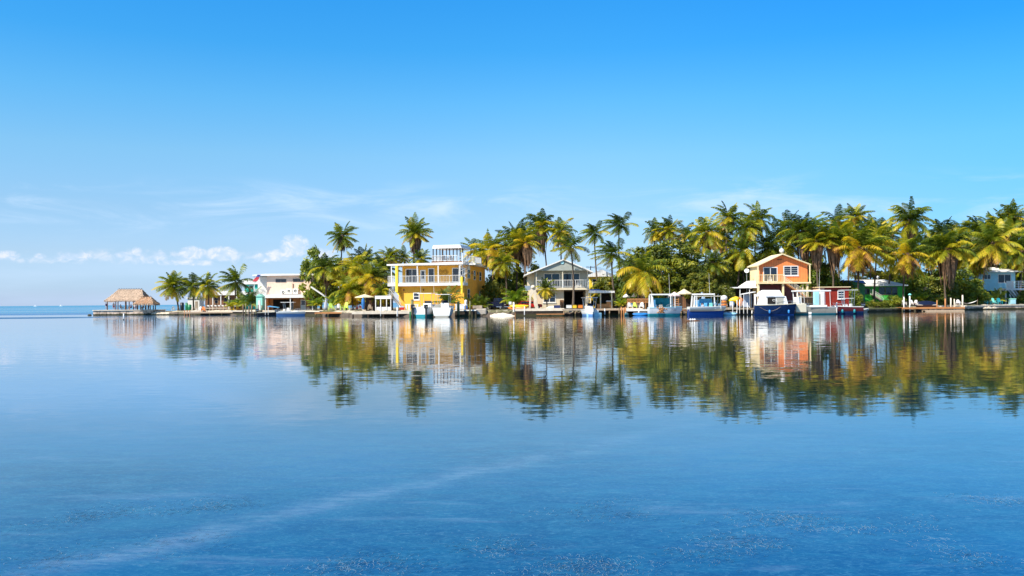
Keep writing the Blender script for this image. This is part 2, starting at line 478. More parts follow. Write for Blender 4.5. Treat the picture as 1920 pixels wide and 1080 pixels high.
# ------------------------------------------------------------------ water
def make_water():
    m = bpy.data.materials.new('sea_water'); m.use_nodes = True
    t = NT(m.node_tree); p = t.n['Principled BSDF']
    pos = t.node('ShaderNodeNewGeometry').outputs['Position']
    X, Y, Z = t.sep(pos)[:]
    # body colour: shallow blue water over dark turtle grass, paler slicks drifting across it
    deep, mid = (.0006, .018, .072), (.003, .050, .145)
    a = t.noise(t.mapping(pos, scale=(.22, .22, 1), rot=(0, 0, radians(40))), 1.0, 5.0, .6).outputs[0]
    c = t.mix(t.sm(a, .35, .70), deep, mid)
    mot = t.noise(t.mapping(pos, scale=(1.6, 3.6, 1), rot=(0, 0, radians(34))), 1.0, 8.0, .72, .8).outputs[0]
    c = t.mix(t.m('MULTIPLY', t.sm(mot, .40, .66), .50), c, (.010, .085, .150))
    mot2 = t.noise(t.mapping(pos, scale=(8, 15, 1), rot=(0, 0, radians(24))), 1.0, 8.0, .78, 2.0).outputs[0]
    c = t.mix(t.m('MULTIPLY', t.sm(mot2, .46, .66), .50), c, (.055, .175, .245))
    # one long slick line running away to the right and smaller streaks
    wob = t.m('MULTIPLY', t.m('SUBTRACT', t.noise(t.mapping(pos, scale=(.45, .45, 1)), 1.0, 3.0).outputs[0], .5), 1.1)
    line = t.m('ABSOLUTE', t.m('ADD', t.m('SUBTRACT', Y, t.m('ADD', 12.1, t.m('MULTIPLY', X, 1.12))), wob))
    fine = t.noise(t.mapping(pos, scale=(3.0, 9.0, 1), rot=(0, 0, radians(-30))), 1.0, 6.0, .7).outputs[0]
    s1 = t.m('MULTIPLY', t.m('MULTIPLY', t.sm(line, .80, .0), t.sm(fine, .28, .62)), t.sm(t.noise(t.mapping(pos, scale=(.8, .8, 1)), 1.0, 4.0, .65).outputs[0], .36, .60, .12, 1.0))
    st = t.noise(t.mapping(pos, scale=(.35, 1.5, 1), rot=(0, 0, radians(-24))), 1.0, 7.0, .66, .4).outputs[0]
    s2 = t.m('MULTIPLY', t.sm(st, .54, .74), t.sm(fine, .3, .6, .35, 1.0))
    near = t.sm(Y, 19.0, 9.0)
    slick = t.m('MULTIPLY', t.m('MAXIMUM', t.m('MULTIPLY', s1, .30), t.m('MULTIPLY', s2, .24)), near)
    c = t.mix(slick, c, (.26, .33, .42))
    # blades of grass lying just under the surface, seen as fine pale flecks
    gv = t.mapping(pos, scale=(5.0, 13.0, 1), rot=(0, 0, radians(18)))
    g1 = t.noise(gv, 1.0, 7.0, .72, 1.6).outputs[0]
    gp = t.noise(t.mapping(pos, scale=(.42, .9, 1), loc=(3.1, 1.7, 0)), 1.0, 4.0, .6).outputs[0]
    gm = t.m('MULTIPLY', t.m('MULTIPLY', t.sm(g1, .55, .68), t.sm(gp, .46, .62)), t.sm(Y, 17.0, 8.0))
    c = t.mix(t.m('MULTIPLY', gm, .30), c, (.22, .34, .42))
    # shallows painted darker where tree reflections fall, bluer at left for mirrored sky
    side = t.sm(t.m('DIVIDE', X, Y), -.42, -.20)
    c = t.mix(t.m('MULTIPLY', t.sm(Y, 13.0, 22.0), side), c, (.006, .019, .026))
    c = t.mix(t.m('MULTIPLY', t.sm(Y, 11.0, 24.0), t.m('SUBTRACT', 1.0, side)), c, (.014, .115, .27))
    # farther out, paler blue painted in for sky mirrored by ruffled waves
    c = t.mix(t.sm(Y, 200.0, 320.0), c, (.055, .21, .34))
    BASE = c
    p.inputs['Roughness'].default_value = 0.03
    p.inputs['IOR'].default_value = 1.95
    # ripples: small slopes, stronger where the breeze ruffles the open water
    r1 = t.noise(t.mapping(pos, scale=(1.0, 3.0, 1), rot=(0, 0, radians(-4))), 1.0, 3.0, .55).outputs['Color']
    r2 = t.noise(t.mapping(pos, scale=(3.4, 11.0, 1), rot=(0, 0, radians(5)), loc=(7, 3, 0)), 1.0, 2.0, .5).outputs['Color']
    r3 = t.noise(t.mapping(pos, scale=(.10, .28, 1), loc=(1, 9, 0)), 1.0, 2.0, .5).outputs['Color']
    big = t.noise(t.mapping(pos, scale=(.012, .035, 1)), 1.0, 3.0, .5).outputs[0]
    open_ = t.m('ADD', t.sm(Y, 186.0, 240.0), t.m('MULTIPLY', t.m('MULTIPLY', t.sm(Y, 150.0, 156.0), t.sm(Y, 178.0, 166.0)), t.sm(X, -70.0, -86.0)), clamp=True)
    BASE = t.mix(t.m('MULTIPLY', open_, t.sm(Y, 200.0, 185.0)), BASE, (.012, .085, .19))
    t.l.new(BASE, p.inputs['Base Color'])
    lanes = t.sm(t.noise(t.mapping(pos, scale=(.002, .016, 1)), 1.0, 4.0, .6).outputs[0], .40, .60, .55, 1.0)
    df = t.node('ShaderNodeBsdfDiffuse'); t.l.new(BASE, df.inputs[0])      # flat colour stands in for averaged reflections on ruffled water
    mx = t.node('ShaderNodeMixShader'); t.l.new(t.m('MULTIPLY', t.m('MULTIPLY', open_, t.m('MAXIMUM', t.m('MAXIMUM', lanes, t.sm(Y, 700.0, 1500.0)), t.sm(Y, 200.0, 185.0))), .80), mx.inputs[0])
    t.l.new(p.outputs[0], mx.inputs[1]); t.l.new(df.outputs[0], mx.inputs[2])
    t.l.new(mx.outputs[0], t.n['Material Output'].inputs[0])
    calm = t.sm(big, .35, .65, .75, 1.25)
    calm = t.m('MULTIPLY', calm, t.sm(Y, 18.0, 80.0, 1.1, 3.0))
    A1 = t.m('ADD', t.m('MULTIPLY', calm, .022), t.m('MULTIPLY', open_, .85))
    A2 = t.m('ADD', t.m('MULTIPLY', calm, .018), t.m('MULTIPLY', open_, .5))
    def slope(rc, A, ch):
        return t.m('MULTIPLY', t.m('SUBTRACT', t.sep(rc)[ch], .5), A)
    nx = t.m('ADD', slope(r1, t.m('MULTIPLY', A1, .5), 0), slope(r2, t.m('MULTIPLY', A2, .5), 0))
    ny = t.m('ADD', t.m('ADD', slope(r1, A1, 1), slope(r2, A2, 1)), slope(r3, .010, 1))
    nv = t.node('ShaderNodeVectorMath', operation='NORMALIZE')
    t.l.new(t.comb(nx, ny, 1.0), nv.inputs[0])
    t.l.new(nv.outputs[0], p.inputs['Normal'])
    b = MB()
    xs = [-30000, -3000, -300, 300, 3000, 30000]; ys = [-3000, -300, 60, 300, 3000, 30000]
    b.v = [(x, y, 0) for y in ys for x in xs]
    b.f = [(j * 6 + i, j * 6 + i + 1, (j + 1) * 6 + i + 1, (j + 1) * 6 + i) for j in range(5) for i in range(5)]
    tag(b.build('water', m), kind='structure', label='calm blue bay water reflecting the shore and the sky')


make_water()

# ------------------------------------------------------------------ ground
def make_ground():
    m = bpy.data.materials.new('island_ground'); m.use_nodes = True
    t = NT(m.node_tree); p = t.n['Principled BSDF']
    pos = t.node('ShaderNodeNewGeometry').outputs['Position']
    n = t.noise(pos, .25, 5.0, .6).outputs[0]
    n2 = t.noise(pos, 2.5, 5.0, .7).outputs[0]
    g = t.mix(n2, (.05, .06, .015), (.15, .13, .05))
    s = t.mix(n2, (.40, .33, .23), (.62, .54, .42))
    c = t.mix(t.sm(n, .42, .60), g, s)
    z = t.sep(pos)[2]
    c = t.mix(t.sm(z, .75, .45), c, t.mix(n2, (.03, .022, .016), (.16, .12, .09)))
    t.l.new(c, p.inputs['Base Color']); p.inputs['Roughness'].default_value = .95
    b = t.node('ShaderNodeBump'); b.inputs['Strength'].default_value = .8; b.inputs['Distance'].default_value = .15
    t.l.new(n2, b.inputs['Height']); t.l.new(b.outputs[0], p.inputs['Normal'])
    rows = [(-.25, -.6), (.5, .25), (1.3, .85), (2.6, .98), (30, 1.0), (95, 1.0), (103, -.6)]
    B = MB(); rr = random.Random(3)
    pxs = list(range(292, 2400, 5))
    for px in pxs:
        d = shore(px)
        for k, (o, z) in enumerate(rows):
            j = (rr.uniform(-.35, .35), rr.uniform(-.12, .12)) if 0 < k < 4 else (0, 0)
            dep = 1.0 if px > 600 else .18 + .82 * max(0, (px - 292) / 308.0) ** 1.6
            zz = z + j[1]
            if px < 345: zz *= .45 + .55 * (px - 292) / 53.0
            yy = d + (o if k < 4 else 2.6 + (o - 2.6) * dep) + j[0]
            B.v.append((W(px, 560, yy).x, yy, zz))
    nr = len(rows)
    for i in range(len(pxs) - 1):
        for k in range(nr - 1):
            B.f.append((i * nr + k, (i + 1) * nr + k, (i + 1) * nr + k + 1, i * nr + k + 1))
    tag(B.build('ground', m), kind='structure', label='low sandy island ground behind the seawalls')


make_ground()


# ------------------------------------------------------------------ palms
def frond(B, az, el, L, droop, wind, age, rr, origin=(0, 0, 0), NL=34, lw=.10, lf=.285, hang=.45):
    n = 9
    d = Vector((cos(el) * cos(az), cos(el) * sin(az), sin(el)))
    p = Vector(origin); pts = [p.copy()]; ds = [d.copy()]
    for i in range(n):
        d = (d + Vector((wind[0], wind[1], -droop)) * ((i + 1) / n) * .32).normalized()
        p = p + d * (L / n); pts.append(p.copy()); ds.append(d.copy())
    def at(t):
        f = min(t * n, n - 1e-4); i = int(f); u = f - i
        return pts[i].lerp(pts[i + 1], u), ds[i].lerp(ds[i + 1], u).normalized()
    base = len(B.v)
    for i, q in enumerate(pts):
        w_ = L * (.014 * (1 - i / n) + .003)
        s = ds[i].cross(Vector((0, 0, 1)))
        s = s.normalized() if s.length > .05 else Vector((-sin(az), cos(az), 0))
        u = s.cross(ds[i]) * .7
        B.v += [tuple(q + s * w_), tuple(q - s * w_), tuple(q - u * w_)]
        B.age += [min(1, age + .12)] * 3
    for i in range(n):
        a, b = base + i * 3, base + (i + 1) * 3
        B.f += [(a, b, b + 1, a + 1), (a + 1, b + 1, b + 2, a + 2), (a + 2, b + 2, b, a)]
    for i in range(NL):
        t = .10 + .90 * (i + .5) / NL
        q, T = at(t)
        S = T.cross(Vector((0, 0, 1)))
        S = S.normalized() if S.length > .15 else Vector((-sin(az), cos(az), 0))
        l = L * lf * (sin(pi * min(.97, t * .86 + .12))) ** .6 * rr.uniform(.8, 1.1)
        for sg in (1, -1):
            dv = (S * sg * .9 + T * rr.uniform(.45, .75) + Vector((wind[0] * .25, wind[1] * .25, -rr.uniform(hang * .4, hang * 1.3)))).normalized()
            d2 = (dv + Vector((wind[0] * .3, wind[1] * .3, -hang * 1.1))).normalized()
            mid = q + dv * l * .55; tip = mid + d2 * l * .5
            wv = T * (lw * .5)
            k = len(B.v)
            B.v += [tuple(q - wv * .5), tuple(q + wv * .5), tuple(mid + wv), tuple(mid - wv), tuple(tip)]
            ag = max(0, min(1, age + rr.uniform(-.12, .12) + .10 * t))
            B.age += [ag, ag, ag, ag, min(1, ag + .12)]
            B.f += [(k, k + 1, k + 2, k + 3), (k + 3, k + 2, k + 4)]


def crown_mesh(seed, nf, L=3.3, wind=(0, 0), lo=-.9, droop=.62, gold=0.0, name='crown', material='palm_leaf', NL=34):
    rr = random.Random(seed); B = MB(); B.age = []
    for i in range(nf):
        u = (i + .5) / nf
        az_ = i * 2.39996 + rr.uniform(-.3, .3)
        el = 1.42 - u ** .85 * (1.42 - lo) + rr.uniform(-.12, .12)
        age = max(0, min(1, .06 + .58 * u ** 1.4 + gold + rr.choice((-.22, -.12, -.05, .05, .14, .30))))  # frond age, plus jitter painting shaded and sunlit contrast into the colour
        frond(B, az_, el, L * rr.uniform(.84, 1.08) * (.82 + .3 * sin(pi * min(1, u * .9 + .1))), droop * rr.uniform(.75, 1.25) * (.7 + .5 * (1 - u)), wind, age, rr, NL=NL, origin=(0, 0, rr.uniform(-.1, .1)))
    return B.mesh(name, M[material])


def skirt_mesh(seed, n, L):
    rr = random.Random(seed); B = MB()
    for i in range(n):
        a = rr.uniform(0, 2 * pi); r0 = rr.uniform(.15, .3); r1 = rr.uniform(.25, .95)
        l = L * rr.uniform(.55, 1.0); w_ = rr.uniform(.05, .13)
        tx, ty = -sin(a) * w_, cos(a) * w_
        p0 = Vector((cos(a) * r0, sin(a) * r0, rr.uniform(-.1, .25))); p1 = Vector((cos(a) * r1, sin(a) * r1, -l * .35)); p2 = Vector((cos(a + .2) * r1 * .7, sin(a + .2) * r1 * .7, -l))
        B.add([p0 + Vector((tx, ty, 0)), p0 - Vector((tx, ty, 0)), p1 - Vector((tx, ty, 0)) * 1.6, p1 + Vector((tx, ty, 0)) * 1.6, p2], [(0, 1, 2, 3), (3, 2, 4)])
    return B.mesh('dead_fronds', M['dead_frond'])


CROWNS = {
    'full': [crown_mesh(11, 40), crown_mesh(12, 36, lo=-1.1), crown_mesh(13, 42, lo=-.9), crown_mesh(14, 38, lo=-1.15, droop=.8), crown_mesh(15, 34, lo=-1.0, droop=.5, wind=(.25, 0)), crown_mesh(16, 36, lo=-1.2, droop=.95, wind=(-.2, .1), gold=.08)],
    'windy': [crown_mesh(21, 28, wind=(-.55, -.1), lo=-.9), crown_mesh(22, 32, wind=(-.4, .15), lo=-1.0), crown_mesh(23, 26, wind=(-.7, 0), lo=-.8)],
    'gold': [crown_mesh(31, 38, lo=-1.3, gold=.10, droop=.85), crown_mesh(32, 34, lo=-1.25, gold=.18), crown_mesh(33, 40, lo=-1.35, gold=.06, droop=.95), crown_mesh(34, 36, lo=-1.1, gold=.12, droop=.6, wind=(-.25, 0)), crown_mesh(35, 38, lo=-1.35, gold=.02, droop=.75, wind=(.2, 0))],
    'bearded': [crown_mesh(43, 32, lo=-.35, droop=.6), crown_mesh(44, 34, lo=-.5, droop=.7), crown_mesh(45, 30, lo=-.4, droop=.75, wind=(-.25, 0))],
    'sparse': [crown_mesh(41, 20, lo=-.9), crown_mesh(42, 18, lo=-.6, wind=(-.3, 0))],
}
ARECAS = [crown_mesh(51, 26, L=2.6, lo=.25, droop=.95, name='foliage', material='areca_leaf', NL=20), crown_mesh(52, 22, L=2.6, lo=.4, droop=.8, gold=.2, name='foliage', material='areca_leaf', NL=20),
          crown_mesh(53, 20, L=2.6, lo=.1, droop=.7, name='foliage', material='dark_leaf', NL=20)]
SKIRTS = [skirt_mesh(61, 70, 3.0), skirt_mesh(62, 90, 4.6)]
NB = MB()
for k in range(9):
    a = k * 2.4; NB.ball((cos(a) * .28, sin(a) * .28, -.25 - .06 * (k % 3)), .15, .15, .19, 7, 4)
NUTS = NB.mesh('coconuts', M['coconut'], True)
RADIUS = 2.75


def palm(cx, cy, r, bx, back, kind, label, skirt=None, nuts=False, zb=.95, bow=.0, D=None, tr=.17):
    """coconut palm: crown centre (cx, cy) and radius r in photo pixels, trunk foot at column bx, 'back' metres behind the shore"""
    rr = random.Random(int(cx * 31 + cy * 7))
    D = D or shore(cx) + back
    top = W(cx, cy, D); foot = Vector((W(bx, 570, D).x, D + rr.uniform(-1, 1), zb))
    root = thing('coconut_palm', label, 'palm tree', loc=foot, group='coconut palms of the island')
    t = top - foot
    B = MB(); pts, rs = [], []
    n = 9
    for i in range(n + 1):
        u = i / n
        b_ = sin(pi * u) * bow * t.length
        pts.append((t.x * (u ** 1.35) + b_, t.y * u + .3 * sin(u * 3), t.z * u + (-.12 if i == 0 else 0)))
        rs.append(tr * (1.55 - .9 * u ** .5) * (1.0 if i else 1.25))
    B.tube(pts, rs, 7).build('trunk', M['trunk_bark'], root, True)
    sc = r * D / FPX / RADIUS * .97
    if skirt == 1: kind = 'bearded'
    me = CROWNS[kind][rr.randrange(len(CROWNS[kind]))]
    c = bpy.data.objects.new('crown', me); COL.objects.link(c); c.parent = root
    c.location = t; c.scale = (sc * rr.uniform(.92, 1.08), sc, sc * rr.uniform(.84, 1.16))
    c.rotation_euler = (rr.uniform(-.24, .24), rr.uniform(-.24, .24), rr.uniform(-.5, .5) if kind == 'windy' else rr.uniform(0, 6.28))
    if skirt is not None:
        k = bpy.data.objects.new('dead_fronds', SKIRTS[skirt]); COL.objects.link(k); k.parent = root
        k.location = t; k.scale = (sc * 1.2, sc * 1.2, sc * 1.05); k.rotation_euler[2] = rr.uniform(0, 6)
    if nuts:
        k = bpy.data.objects.new('coconuts', NUTS); COL.objects.link(k); k.parent = root
        k.location = t; k.scale = (sc * 1.25,) * 3; k.rotation_euler[2] = rr.uniform(0, 6)
    return root


def areca(px, top, bot, label, back=None, D=None, v=0, name='areca_palm', cat='palm shrub', group='low feathery palm shrubs'):
    D = D or shore(px) + back
    s = FPX / D
    F = Fr(px, D, .95)
    root = thing(name, label, cat, F, group=group)
    h = (bot - top) / s; sc = h / 3.5
    B = MB()
    rr = random.Random(int(px))
    for k in range(5):
        a = k * 1.3; B.tube([(cos(a) * .12, sin(a) * .12, -.1), (cos(a) * .22, sin(a) * .22, h * .35)], [.05, .03], 5)
    B.build('stems', M['pile_green'], root)
    c = bpy.data.objects.new('foliage', ARECAS[v]); COL.objects.link(c); c.parent = root
    c.location = (0, 0, h * .30); c.scale = (sc, sc, sc * 1.15); c.rotation_euler[2] = rr.uniform(0, 6)
    return root


# ------------------------------------------------------------------ leafy trees and shrubs
def leafcloud(seed, nclump, per, leaf, material, sub=.30, name='crown', hollow=.25):
    """crown of radius about 1 around the origin, flattened below: leaves gathered in clumps with gaps between"""
    rr = random.Random(seed); B = MB(); B.age = []
    for c in range(nclump):
        while True:
            q = Vector((rr.uniform(-1, 1), rr.uniform(-1, 1), rr.uniform(-.75, 1)))
            if hollow < q.length < 1: break
        q *= .86
        cr = sub * rr.uniform(.55, 1.15); tone = rr.uniform(-.22, .22)
        for i in range(per):
            v = Vector((rr.gauss(0, 1), rr.gauss(0, 1), rr.gauss(0, .75)))
            v = v.normalized() * cr * rr.uniform(.35, 1.0)
            p = q + v
            nrm = (v.normalized() + Vector((rr.uniform(-.7, .7), rr.uniform(-.7, .7), rr.uniform(0, 1.0)))).normalized()
            a = nrm.cross(Vector((rr.uniform(-1, 1), rr.uniform(-1, 1), rr.uniform(-1, 1)))).normalized()
            b = nrm.cross(a); l = leaf * rr.uniform(.7, 1.3)
            k = len(B.v)
            B.v += [tuple(p - a * l), tuple(p + b * l * .42 - nrm * l * .15), tuple(p + a * l), tuple(p - b * l * .42 - nrm * l * .15)]
            ag = max(0, min(1, .45 + tone + rr.uniform(-.2, .2)))
            B.age += [ag] * 4
            B.f.append((k, k + 1, k + 2, k + 3))
    return B.mesh(name, M[material])


CLOUDS = {
    'almond': [leafcloud(71, 210, 80, .046, 'broad_leaf', .17)],
    'broad': [leafcloud(72, 80, 50, .078, 'broad_leaf', .27), leafcloud(73, 74, 50, .078, 'broad_leaf', .29)],
    'seagrape': [leafcloud(74, 66, 56, .075, 'dark_leaf', .19, hollow=.1)],
    'dark': [leafcloud(75, 80, 50, .085, 'dark_leaf', .28), leafcloud(76, 74, 52, .085, 'dark_leaf', .30)],
    'olive': [leafcloud(77, 80, 50, .075, 'olive_leaf', .27), leafcloud(78, 90, 40, .080, 'olive_leaf', .25)],
    'round': [leafcloud(79, 150, 60, .060, 'olive_leaf', .17, hollow=.6)],
}


def tree(px, top, bot, wpx, back, kind, label, name='broadleaf_tree', cat='tree', group=None, D=None, depth=None, stem=True, low=.28):
    D = D or shore(px) + back
    s = FPX / D; F = Fr(px, D, .9)
    root = thing(name, label, cat, F, group=group)
    zt, zb_ = F.z(top), F.z(bot)
    rx = wpx / s / 2; rz = (zt - zb_) / 1.70; zc = zt - rz
    rr = random.Random(int(px * 3 + top))
    ms = CLOUDS[kind]
    c = bpy.data.objects.new('crown', ms[rr.randrange(len(ms))]); COL.objects.link(c); c.parent = root
    c.location = (0, 0, zc); c.scale = (rx, depth or rx * .8, rz); c.rotation_euler[2] = rr.choice([0, pi]) + rr.uniform(-.15, .15)
    B = MB(); r0 = max(.07, rx * .045)
    B.tube([(0, 0, -.2), (rr.uniform(-.1, .1), 0, zc * .35), (rr.uniform(-.2, .2), .1, zc)], [r0 * 1.4, r0, r0 * .6], 7)
    for k in range(6):
        a = k * 1.05 + rr.uniform(0, .6)
        z0 = zc * rr.uniform(.25, .6)
        B.tube([(0, 0, z0), (cos(a) * rx * .3, sin(a) * rx * .3, z0 + (zc - z0) * .6), (cos(a) * rx * .62, sin(a) * rx * .5, zc + rz * rr.uniform(-.2, .35))], [r0 * .7, r0 * .45, r0 * .15], 5)
    B.build('trunk', M['trunk_bark'], root, True)
    return root


# palms from left to right (crown column, crown row, crown radius, foot column, metres behind the shore, kind, label)
PALMS = [
    (324, 536, 29, 337, 4, 'full', 'lone coconut palm nearest the thatched pier huts, its trunk leaning left over the rocks', None, True),
    (361, 537, 26, 365, 8, 'windy', 'short coconut palm just right of the lone palm by the rocks, swept to the left', None, True),
    (390, 536, 24, 391, 7, 'full', 'short upright coconut palm at the left end of the low brown house', None, False),
    (441, 528, 31, 443, 9, 'windy', 'dark coconut palm in front of the white roof, left of the green-painted wall', None, True),
    (642, 443, 29, 634, 30, 'full', 'tall coconut palm rising over the leafy tree left of the yellow house', 0, True),
    (612, 503, 36, 610, 14, 'full', 'drooping palm with thick dark trunk beside the white gangway of the cream house', 0, False),
    (668, 500, 36, 668, 22, 'gold', 'yellow-green palm below the tall palm that overtops the leafy tree', None, False),
    (655, 543, 34, 661, 8, 'gold', 'low golden palm drooping over the lime garden chairs', None, False),
    (697, 520, 38, 700, 12, 'gold', 'broad yellow palm over the dark shed and the blue closed umbrella', 0, False),
    (718, 502, 30, 724, 26, 'full', 'green palm touching the left end of the yellow house roof', None, False),
    (716, 548, 22, 717, 6, 'gold', 'small palm standing before the white-framed shelter by the yellow house stair', None, False),
    (779, 438, 31, 779, 36, 'full', 'tall palm standing alone above the yellow house with a long brown beard of dead fronds', 1, False),
    (732, 482, 24, 733, 32, 'full', 'palm tip showing behind the left end of the yellow house roof', None, False),
    (757, 484, 22, 757, 35, 'sparse', 'palm tip showing behind the yellow house roof, second from its left end', None, False),
    (790, 486, 22, 790, 34, 'full', 'palm tip behind the roof just left of the white rooftop terrace', None, False),
    (889, 467, 25, 889, 30, 'sparse', 'dark palm peeping up just right of the rooftop terrace', None, False),
    (924, 468, 42, 922, 22, 'gold', 'large golden palm crowding the right wall of the yellow house', 0, False),
    (945, 492, 30, 948, 16, 'gold', 'golden palm bowing over the parked dark pickup', None, False),
    (970, 446, 37, 968, 24, 'gold', 'tall golden palm, left one of the bearded pair between yellow and grey houses', 1, False),
    (986, 456, 34, 984, 20, 'gold', 'tall golden palm, right one of the bearded pair between yellow and grey houses', 1, False),
    (1015, 426, 34, 1023, 34, 'windy', 'tall bearded palm with bare curved trunk behind the left roof slope of the grey house', 1, False),
    (1052, 434, 31, 1062, 32, 'gold', 'tall palm behind the ridge of the grey house', None, True),
    (1070, 463, 37, 1074, 4, 'sparse', 'palm whose thin trunk crosses the front of the grey house', None, True),
    (1114, 437, 28, 1124, 30, 'windy', 'wind-bent dark palm on a bare thin trunk right of the grey house', None, False),
    (1161, 421, 33, 1168, 32, 'windy', 'very tall wind-swept palm left of the big leafy tree', None, True),
    (1147, 475, 33, 1156, 10, 'windy', 'ragged palm with thick trunk beside the flat-roofed shelter', None, True),
    (1204, 510, 47, 1196, 9, 'full', 'spreading palm with long hanging fronds in front of the big leafy tree', None, False),
    (1127, 545, 20, 1128, 26, 'full', 'small palm against the bright yellow cottage behind the grey house', None, False),
    (1229, 434, 25, 1230, 48, 'full', 'distant palm crown, left one of the two above the big leafy tree', None, False),
    (1254, 430, 26, 1255, 46, 'gold', 'distant palm crown, right one of the two above the big leafy tree', None, False),
    (1284, 440, 25, 1284, 44, 'sparse', 'dark palm at the right shoulder of the big leafy tree', None, False),
    (1325, 436, 38, 1325, 28, 'gold', 'star-shaped golden palm right of the big leafy tree', 0, False),
    (1335, 492, 30, 1337, 22, 'full', 'drooping palm behind the round bush and the blue-hulled boat', 0, False),
    (1366, 408, 31, 1368, 34, 'full', 'tallest palm left of the orange house, on a long bare trunk', 0, True),
    (1397, 430, 37, 1398, 30, 'gold', 'golden palm above the left eave of the orange house, left of a taller one', None, True),
    (1420, 411, 33, 1419, 36, 'full', 'tall palm with upward fronds above the orange house, left of the sky gap', None, False),
    (1391, 470, 38, 1381, 27, 'full', 'drooping green palm with curved trunk directly left of the orange house', None, False),
    (1456, 446, 30, 1457, 38, 'sparse', 'dark palm directly above the ridge of the orange house', None, False),
    (1440, 466, 28, 1441, 30, 'full', 'shaded palm crown just over the left roof slope of the orange house', None, False),
    (1482, 458, 28, 1484, 32, 'full', 'low dark palm crown over the right roof slope of the orange house', None, False),
    (1508, 432, 42, 1522, 26, 'gold', 'broad golden palm right behind the orange house, with a long dark beard', 1, False),
    (1532, 452, 36, 1537, 20, 'gold', 'golden palm above the red shed, bearded with dead fronds', 1, False),
    (1571, 415, 33, 1572, 34, 'sparse', 'tall palm crown in the middle of the golden clump above the red shed', None, False),
    (1562, 450, 42, 1562, 18, 'gold', 'golden palm of the clump right of the red shed, fronds hanging low', 1, False),
    (1605, 406, 27, 1606, 34, 'full', 'tall green palm tip behind the large palm by the green house', None, False),
    (1614, 466, 53, 1607, 6, 'gold', 'large palm with arching yellow fronds in front of the left end of the green house', 0, True),
    (1648, 446, 35, 1636, 12, 'gold', 'palm leaning right in front of the green house, trunk slanting across its roof', 0, False),
    (1672, 470, 32, 1662, 16, 'gold', 'dense golden palm behind the ridge of the green house', None, False),
    (1707, 415, 43, 1703, 26, 'full', 'tallest palm near the right, a dark mop of fronds with a skirt', 1, False),
    (1701, 478, 43, 1698, 5, 'gold', 'bright yellow-fronded palm at the right end of the green house', 0, True),
    (1745, 470, 34, 1742, 24, 'full', 'shaded palm between the two bright-fronded palms behind the wooden dock', None, False),
    (1777, 468, 46, 1776, 6, 'gold', 'large palm over the wooden dock with long yellow hanging fronds', 1, False),
    (1767, 440, 36, 1766, 28, 'full', 'green crown behind the large palm over the wooden dock', None, False),
    (1803, 430, 27, 1802, 34, 'sparse', 'small green crown against the sky, first right of the sky gap', None, False),
    (1830, 430, 33, 1831, 30, 'windy', 'wind-swept crown against the sky above the blue house, left side', None, False),
    (1817, 470, 36, 1815, 18, 'full', 'dark palm left of the blue house', None, False),
    (1862, 456, 45, 1846, 8, 'gold', 'palm with slanting trunk crossing the left half of the blue house', 0, False),
    (1881, 416, 26, 1881, 34, 'full', 'tall crown against the sky above the blue house, right side', None, False),
    (1901, 407, 30, 1902, 32, 'full', 'tallest crown at the right edge above the blue house', None, False),
    (1889, 440, 32, 1890, 26, 'gold', 'palm with pinkish brown seed sprays above the blue house', 0, False),
    (1916, 472, 40, 1916, 14, 'gold', 'golden palm cut by the right edge of the photo', 0, False),
    (1945, 430, 40, 1945, 24, 'full', 'palm reaching in from beyond the right edge', None, False),
]
for row in PALMS:
    cx, cy, r, bx, back, kind, lab, sk, nuts = row
    palm(cx, cy, r, bx, back, kind, lab, skirt=sk, nuts=nuts, bow=R.uniform(-.035, .035))

areca(473, 540, 582, 'dark bushy palm shrub below the teal wall, left of the cream house', 4, v=2)
areca(435, 558, 582, 'yellowish palm shrub before the low brown house, left one of two', 4, v=1)
areca(452, 557, 582, 'yellowish palm shrub before the low brown house, right one of two', 4.5, v=1)
areca(593, 553, 582, 'small yellow-green palm shrub at the foot of the white gangway', 4, v=1)
areca(632, 548, 580, 'palm shrub behind the lime chairs, left one', 10, v=0)
areca(651, 545, 580, 'palm shrub behind the lime chairs, right one with arching yellow fronds', 9, v=1)
areca(967, 533, 578, 'wide fountain-shaped palm shrub at the boat ramp beside the grey house', 8, v=0)
palm(1024, 541, 19, 1026, 5.5, 'gold', 'small young palm in front of the cross-barred window of the grey house', tr=.11)
areca(840, 535, 580, 'dark palm shrub between the yellow house and the white boats', 4, v=2)
areca(890, 549, 578, 'clipped dark palm shrub against the right wall of the yellow house, left one', 8, v=2)
areca(905, 550, 578, 'clipped dark palm shrub against the right wall of the yellow house, right one', 9, v=2)
areca(1165, 558, 580, 'bright yellow-green shrub by the mooring posts right of the shelter', 5, v=1)
areca(1232, 550, 580, 'low palm shrub behind the pale blue boat', 12, v=0)
areca(1722, 545, 572, 'yellow-green fan shrub behind the left posts of the wooden dock', 6, v=1)
areca(1870, 540, 570, 'dark palm shrub under the blue house balcony', 8, v=2)

